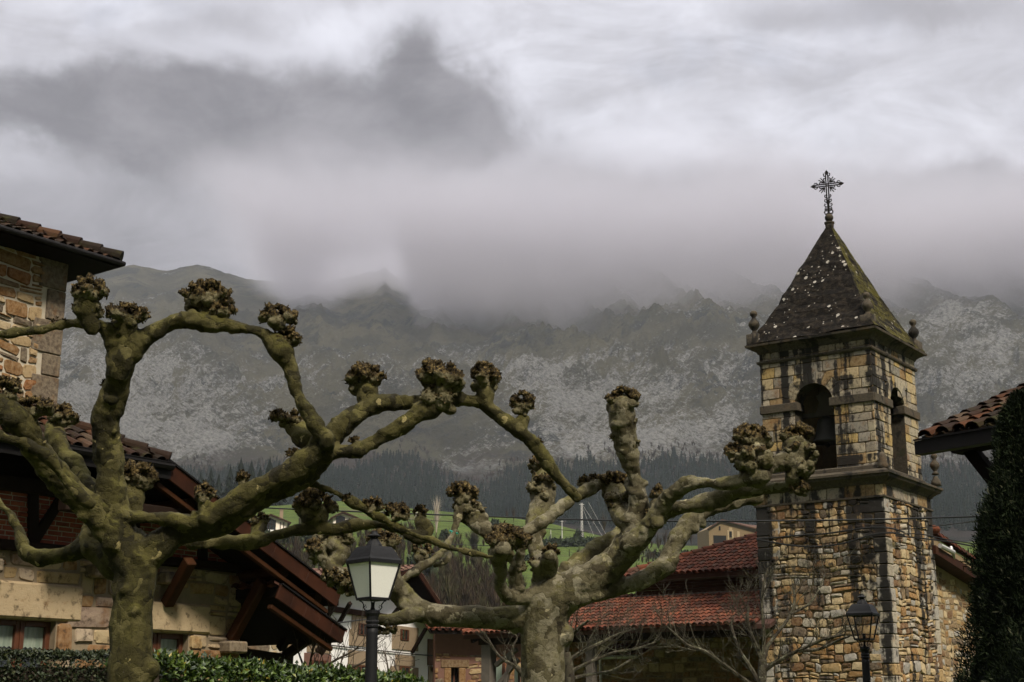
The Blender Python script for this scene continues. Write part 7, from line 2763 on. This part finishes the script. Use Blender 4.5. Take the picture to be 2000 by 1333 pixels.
# old stone farmhouse at the edge of the wood
Y = 395.0
k = mpp(Y, 1045)
c = at(1432, 1066, Y)
fh = thing('farmhouse', V((c.x, Y, c.z)), 'old stone farmhouse with sagging tiled roof left of the tower', 'house')
X_, N_ = V((0.98, 0.19, 0)), V((0.19, -0.98, 0))
hz = lambda py: at(1432, py, Y).z
p = lambda px_, z_, o=0.0: V((c.x, Y, 0)) + X_ * ((px_ - 1432) * k) + N_ * o + UP * z_
mb = MB()
mb.cur = 0
mb.prism([p(1383, hz(1085)), p(1520, hz(1085)), p(1520, hz(1034)), p(1409, hz(1020)), p(1383, hz(1034))], -N_ * 10)
mb.cur = 1
mb.build('stone_wall', M['mortar'], fh)
mb = MB()
mb.prism([p(1378, hz(1037), 0.8), p(1409, hz(1018), 0.8), p(1440, hz(1014), -11), p(1412, hz(1030), -11)], UP * 0.35)
mb.prism([p(1409, hz(1018), 0.8), p(1474, hz(1033), 0.8), p(1525, hz(1040), 0.8), p(1530, hz(1018), -11), p(1440, hz(1014), -11)], UP * 0.35)
fr2 = mb.build('roof', M['tile_far'], fh)
for (a, b_, cc, d_, mt, nm) in ((1404, 1029, 1407, 1037, 'dark_void', 'window'), (1425, 1039, 1430, 1050, 'dark_void', 'window'), (1392, 1047, 1418, 1062, 'dark_void', 'barn_door'), (1460, 1044, 1480, 1064, 'wood_dark', 'lean_to')):
    mb = MB()
    z0, z1 = hz(cc and d_), hz(b_)
    mb.box((p(a, 0) + p(cc, 0)) / 2 + UP * (z0 + z1) / 2 + N_ * 0.06, X_ * (cc - a) * k / 2, N_ * (0.06 if nm != 'lean_to' else 1.2), UP * abs(z1 - z0) / 2)
    mb.build(nm, M[mt], fh)
for (a, b_, cc, d_) in ((1421, 1036, 1424, 1064), (1430, 1036, 1433, 1052), (1441, 1038, 1446, 1062), (1424, 1031, 1431, 1038)):
    mb = MB()
    mb.box((p(a, 0) + p(cc, 0)) / 2 + UP * (hz(b_) + hz(d_)) / 2 + N_ * 0.08, X_ * (cc - a) * k / 2, N_ * 0.05, UP * abs(hz(d_) - hz(b_)) / 2)
    mb.build('dressed_jamb', M['block'], fh)


# ------------------------------------------------------------------ pylon, poles and pale wires on the meadow
def pole(px, top, base, wpx, label, name='utility_pole', mat='concrete', lattice=False, arm=True):
    Y = Y_at(px, base)
    g = ground_at(px, Y)
    k = mpp(Y, base)
    h = (base - top) * k * 1.02
    root = thing(name, g, label, 'pylon' if lattice else 'pole', 'poles on the meadow')
    w = wpx * k / 2
    mb = MB()
    if lattice:
        for sx2 in (-1, 1):
            mb.tube([g + V((sx2 * w, 0, -0.5)), g + V((sx2 * w * 0.55, 0, h))], 0.09, 5)
        n = 12
        for q in range(n):
            z = h * q / n
            ww = w * (1 - 0.45 * q / n)
            mb.tube([g + V((-ww, 0, z)), g + V((ww, 0, z + h / n))], 0.06, 4)
            mb.tube([g + V((-ww, 0, z)), g + V((ww, 0, z))], 0.06, 4)
    else:
        mb.tube([g - UP * 0.5, g + UP * h], [w, w * 0.6], 8)
    mb.build('post', M[mat], root)
    if arm:
        mb = MB()
        mb.beam(g + V((-w * 2.6, 0, h * 0.965)), g + V((w * 2.6, 0, h * 0.965)), 0.12, 0.12)
        mb.build('crossarm', M[mat], root)
    return g + UP * h


t1 = pole(1137, 984, 1062, 4.0, 'pale concrete lattice pylon standing above the clipped bush', 'pylon', lattice=True)
pole(1098, 1018, 1064, 2.2, 'pale wooden pole with a crossarm left of the pylon')
pole(1076, 1036, 1064, 1.8, 'short pale pole beside the pale plane trunk limb', arm=False)
pole(788, 986, 1000, 1.8, 'tiny white post on the meadow ridge', arm=False)
pole(1112, 1074, 1090, 2.0, 'short dark fence post on the lower meadow', 'fence_post', 'wood_dark', arm=False)
for (a, b_, c, d_, lab) in ((1137, 985, 1178, 1050, 'pale stay wire sloping from the pylon top'), (1149, 981, 1190, 1056, 'second pale wire sloping down right of the pylon'), (1137, 990, 1162, 1052, 'lower pale stay wire close to the pylon')):
    Yw = Y_at(1150, 1060)
    mb = MB()
    mb.tube([at(a, b_, Yw), at(c, d_, Yw - 8)], 0.028, 4)
    tag(mb.build('stay_wire', M['pale_wire']), lab, 'wire', 'pale wires on the meadow')

# white car parked by the field hedge
Yc = Y_at(1180, 1066)
g = ground_at(1180, Yc)
car = thing('parked_car', g, 'white car parked by the field hedge, half hidden by a plane limb', 'car')
mb = MB()
prof = [(-2.0, 0.35), (2.0, 0.35), (2.05, 0.75), (1.2, 0.95), (0.7, 1.4), (-1.0, 1.42), (-1.7, 1.0), (-2.05, 0.85)]
mb.prism([g + V((x_, -0.8, z_)) for x_, z_ in prof], V((0, 1.6, 0)))
mb.build('body', M['car_paint'], car)
mb = MB()
mb.prism([g + V((x_, -0.815, z_)) for x_, z_ in ((-1.45, 1.0), (0.95, 1.0), (0.6, 1.33), (-0.95, 1.35))], V((0, 1.63, 0)))
mb.build('side_window', M['glass'], car)
for sx2 in (-1.25, 1.3):
    mb = MB()
    mb.tube([g + V((sx2, -0.85, 0.33)), g + V((sx2, 0.85, 0.33))], 0.33, 12)
    mb.build('wheel', M['rubber'], car)
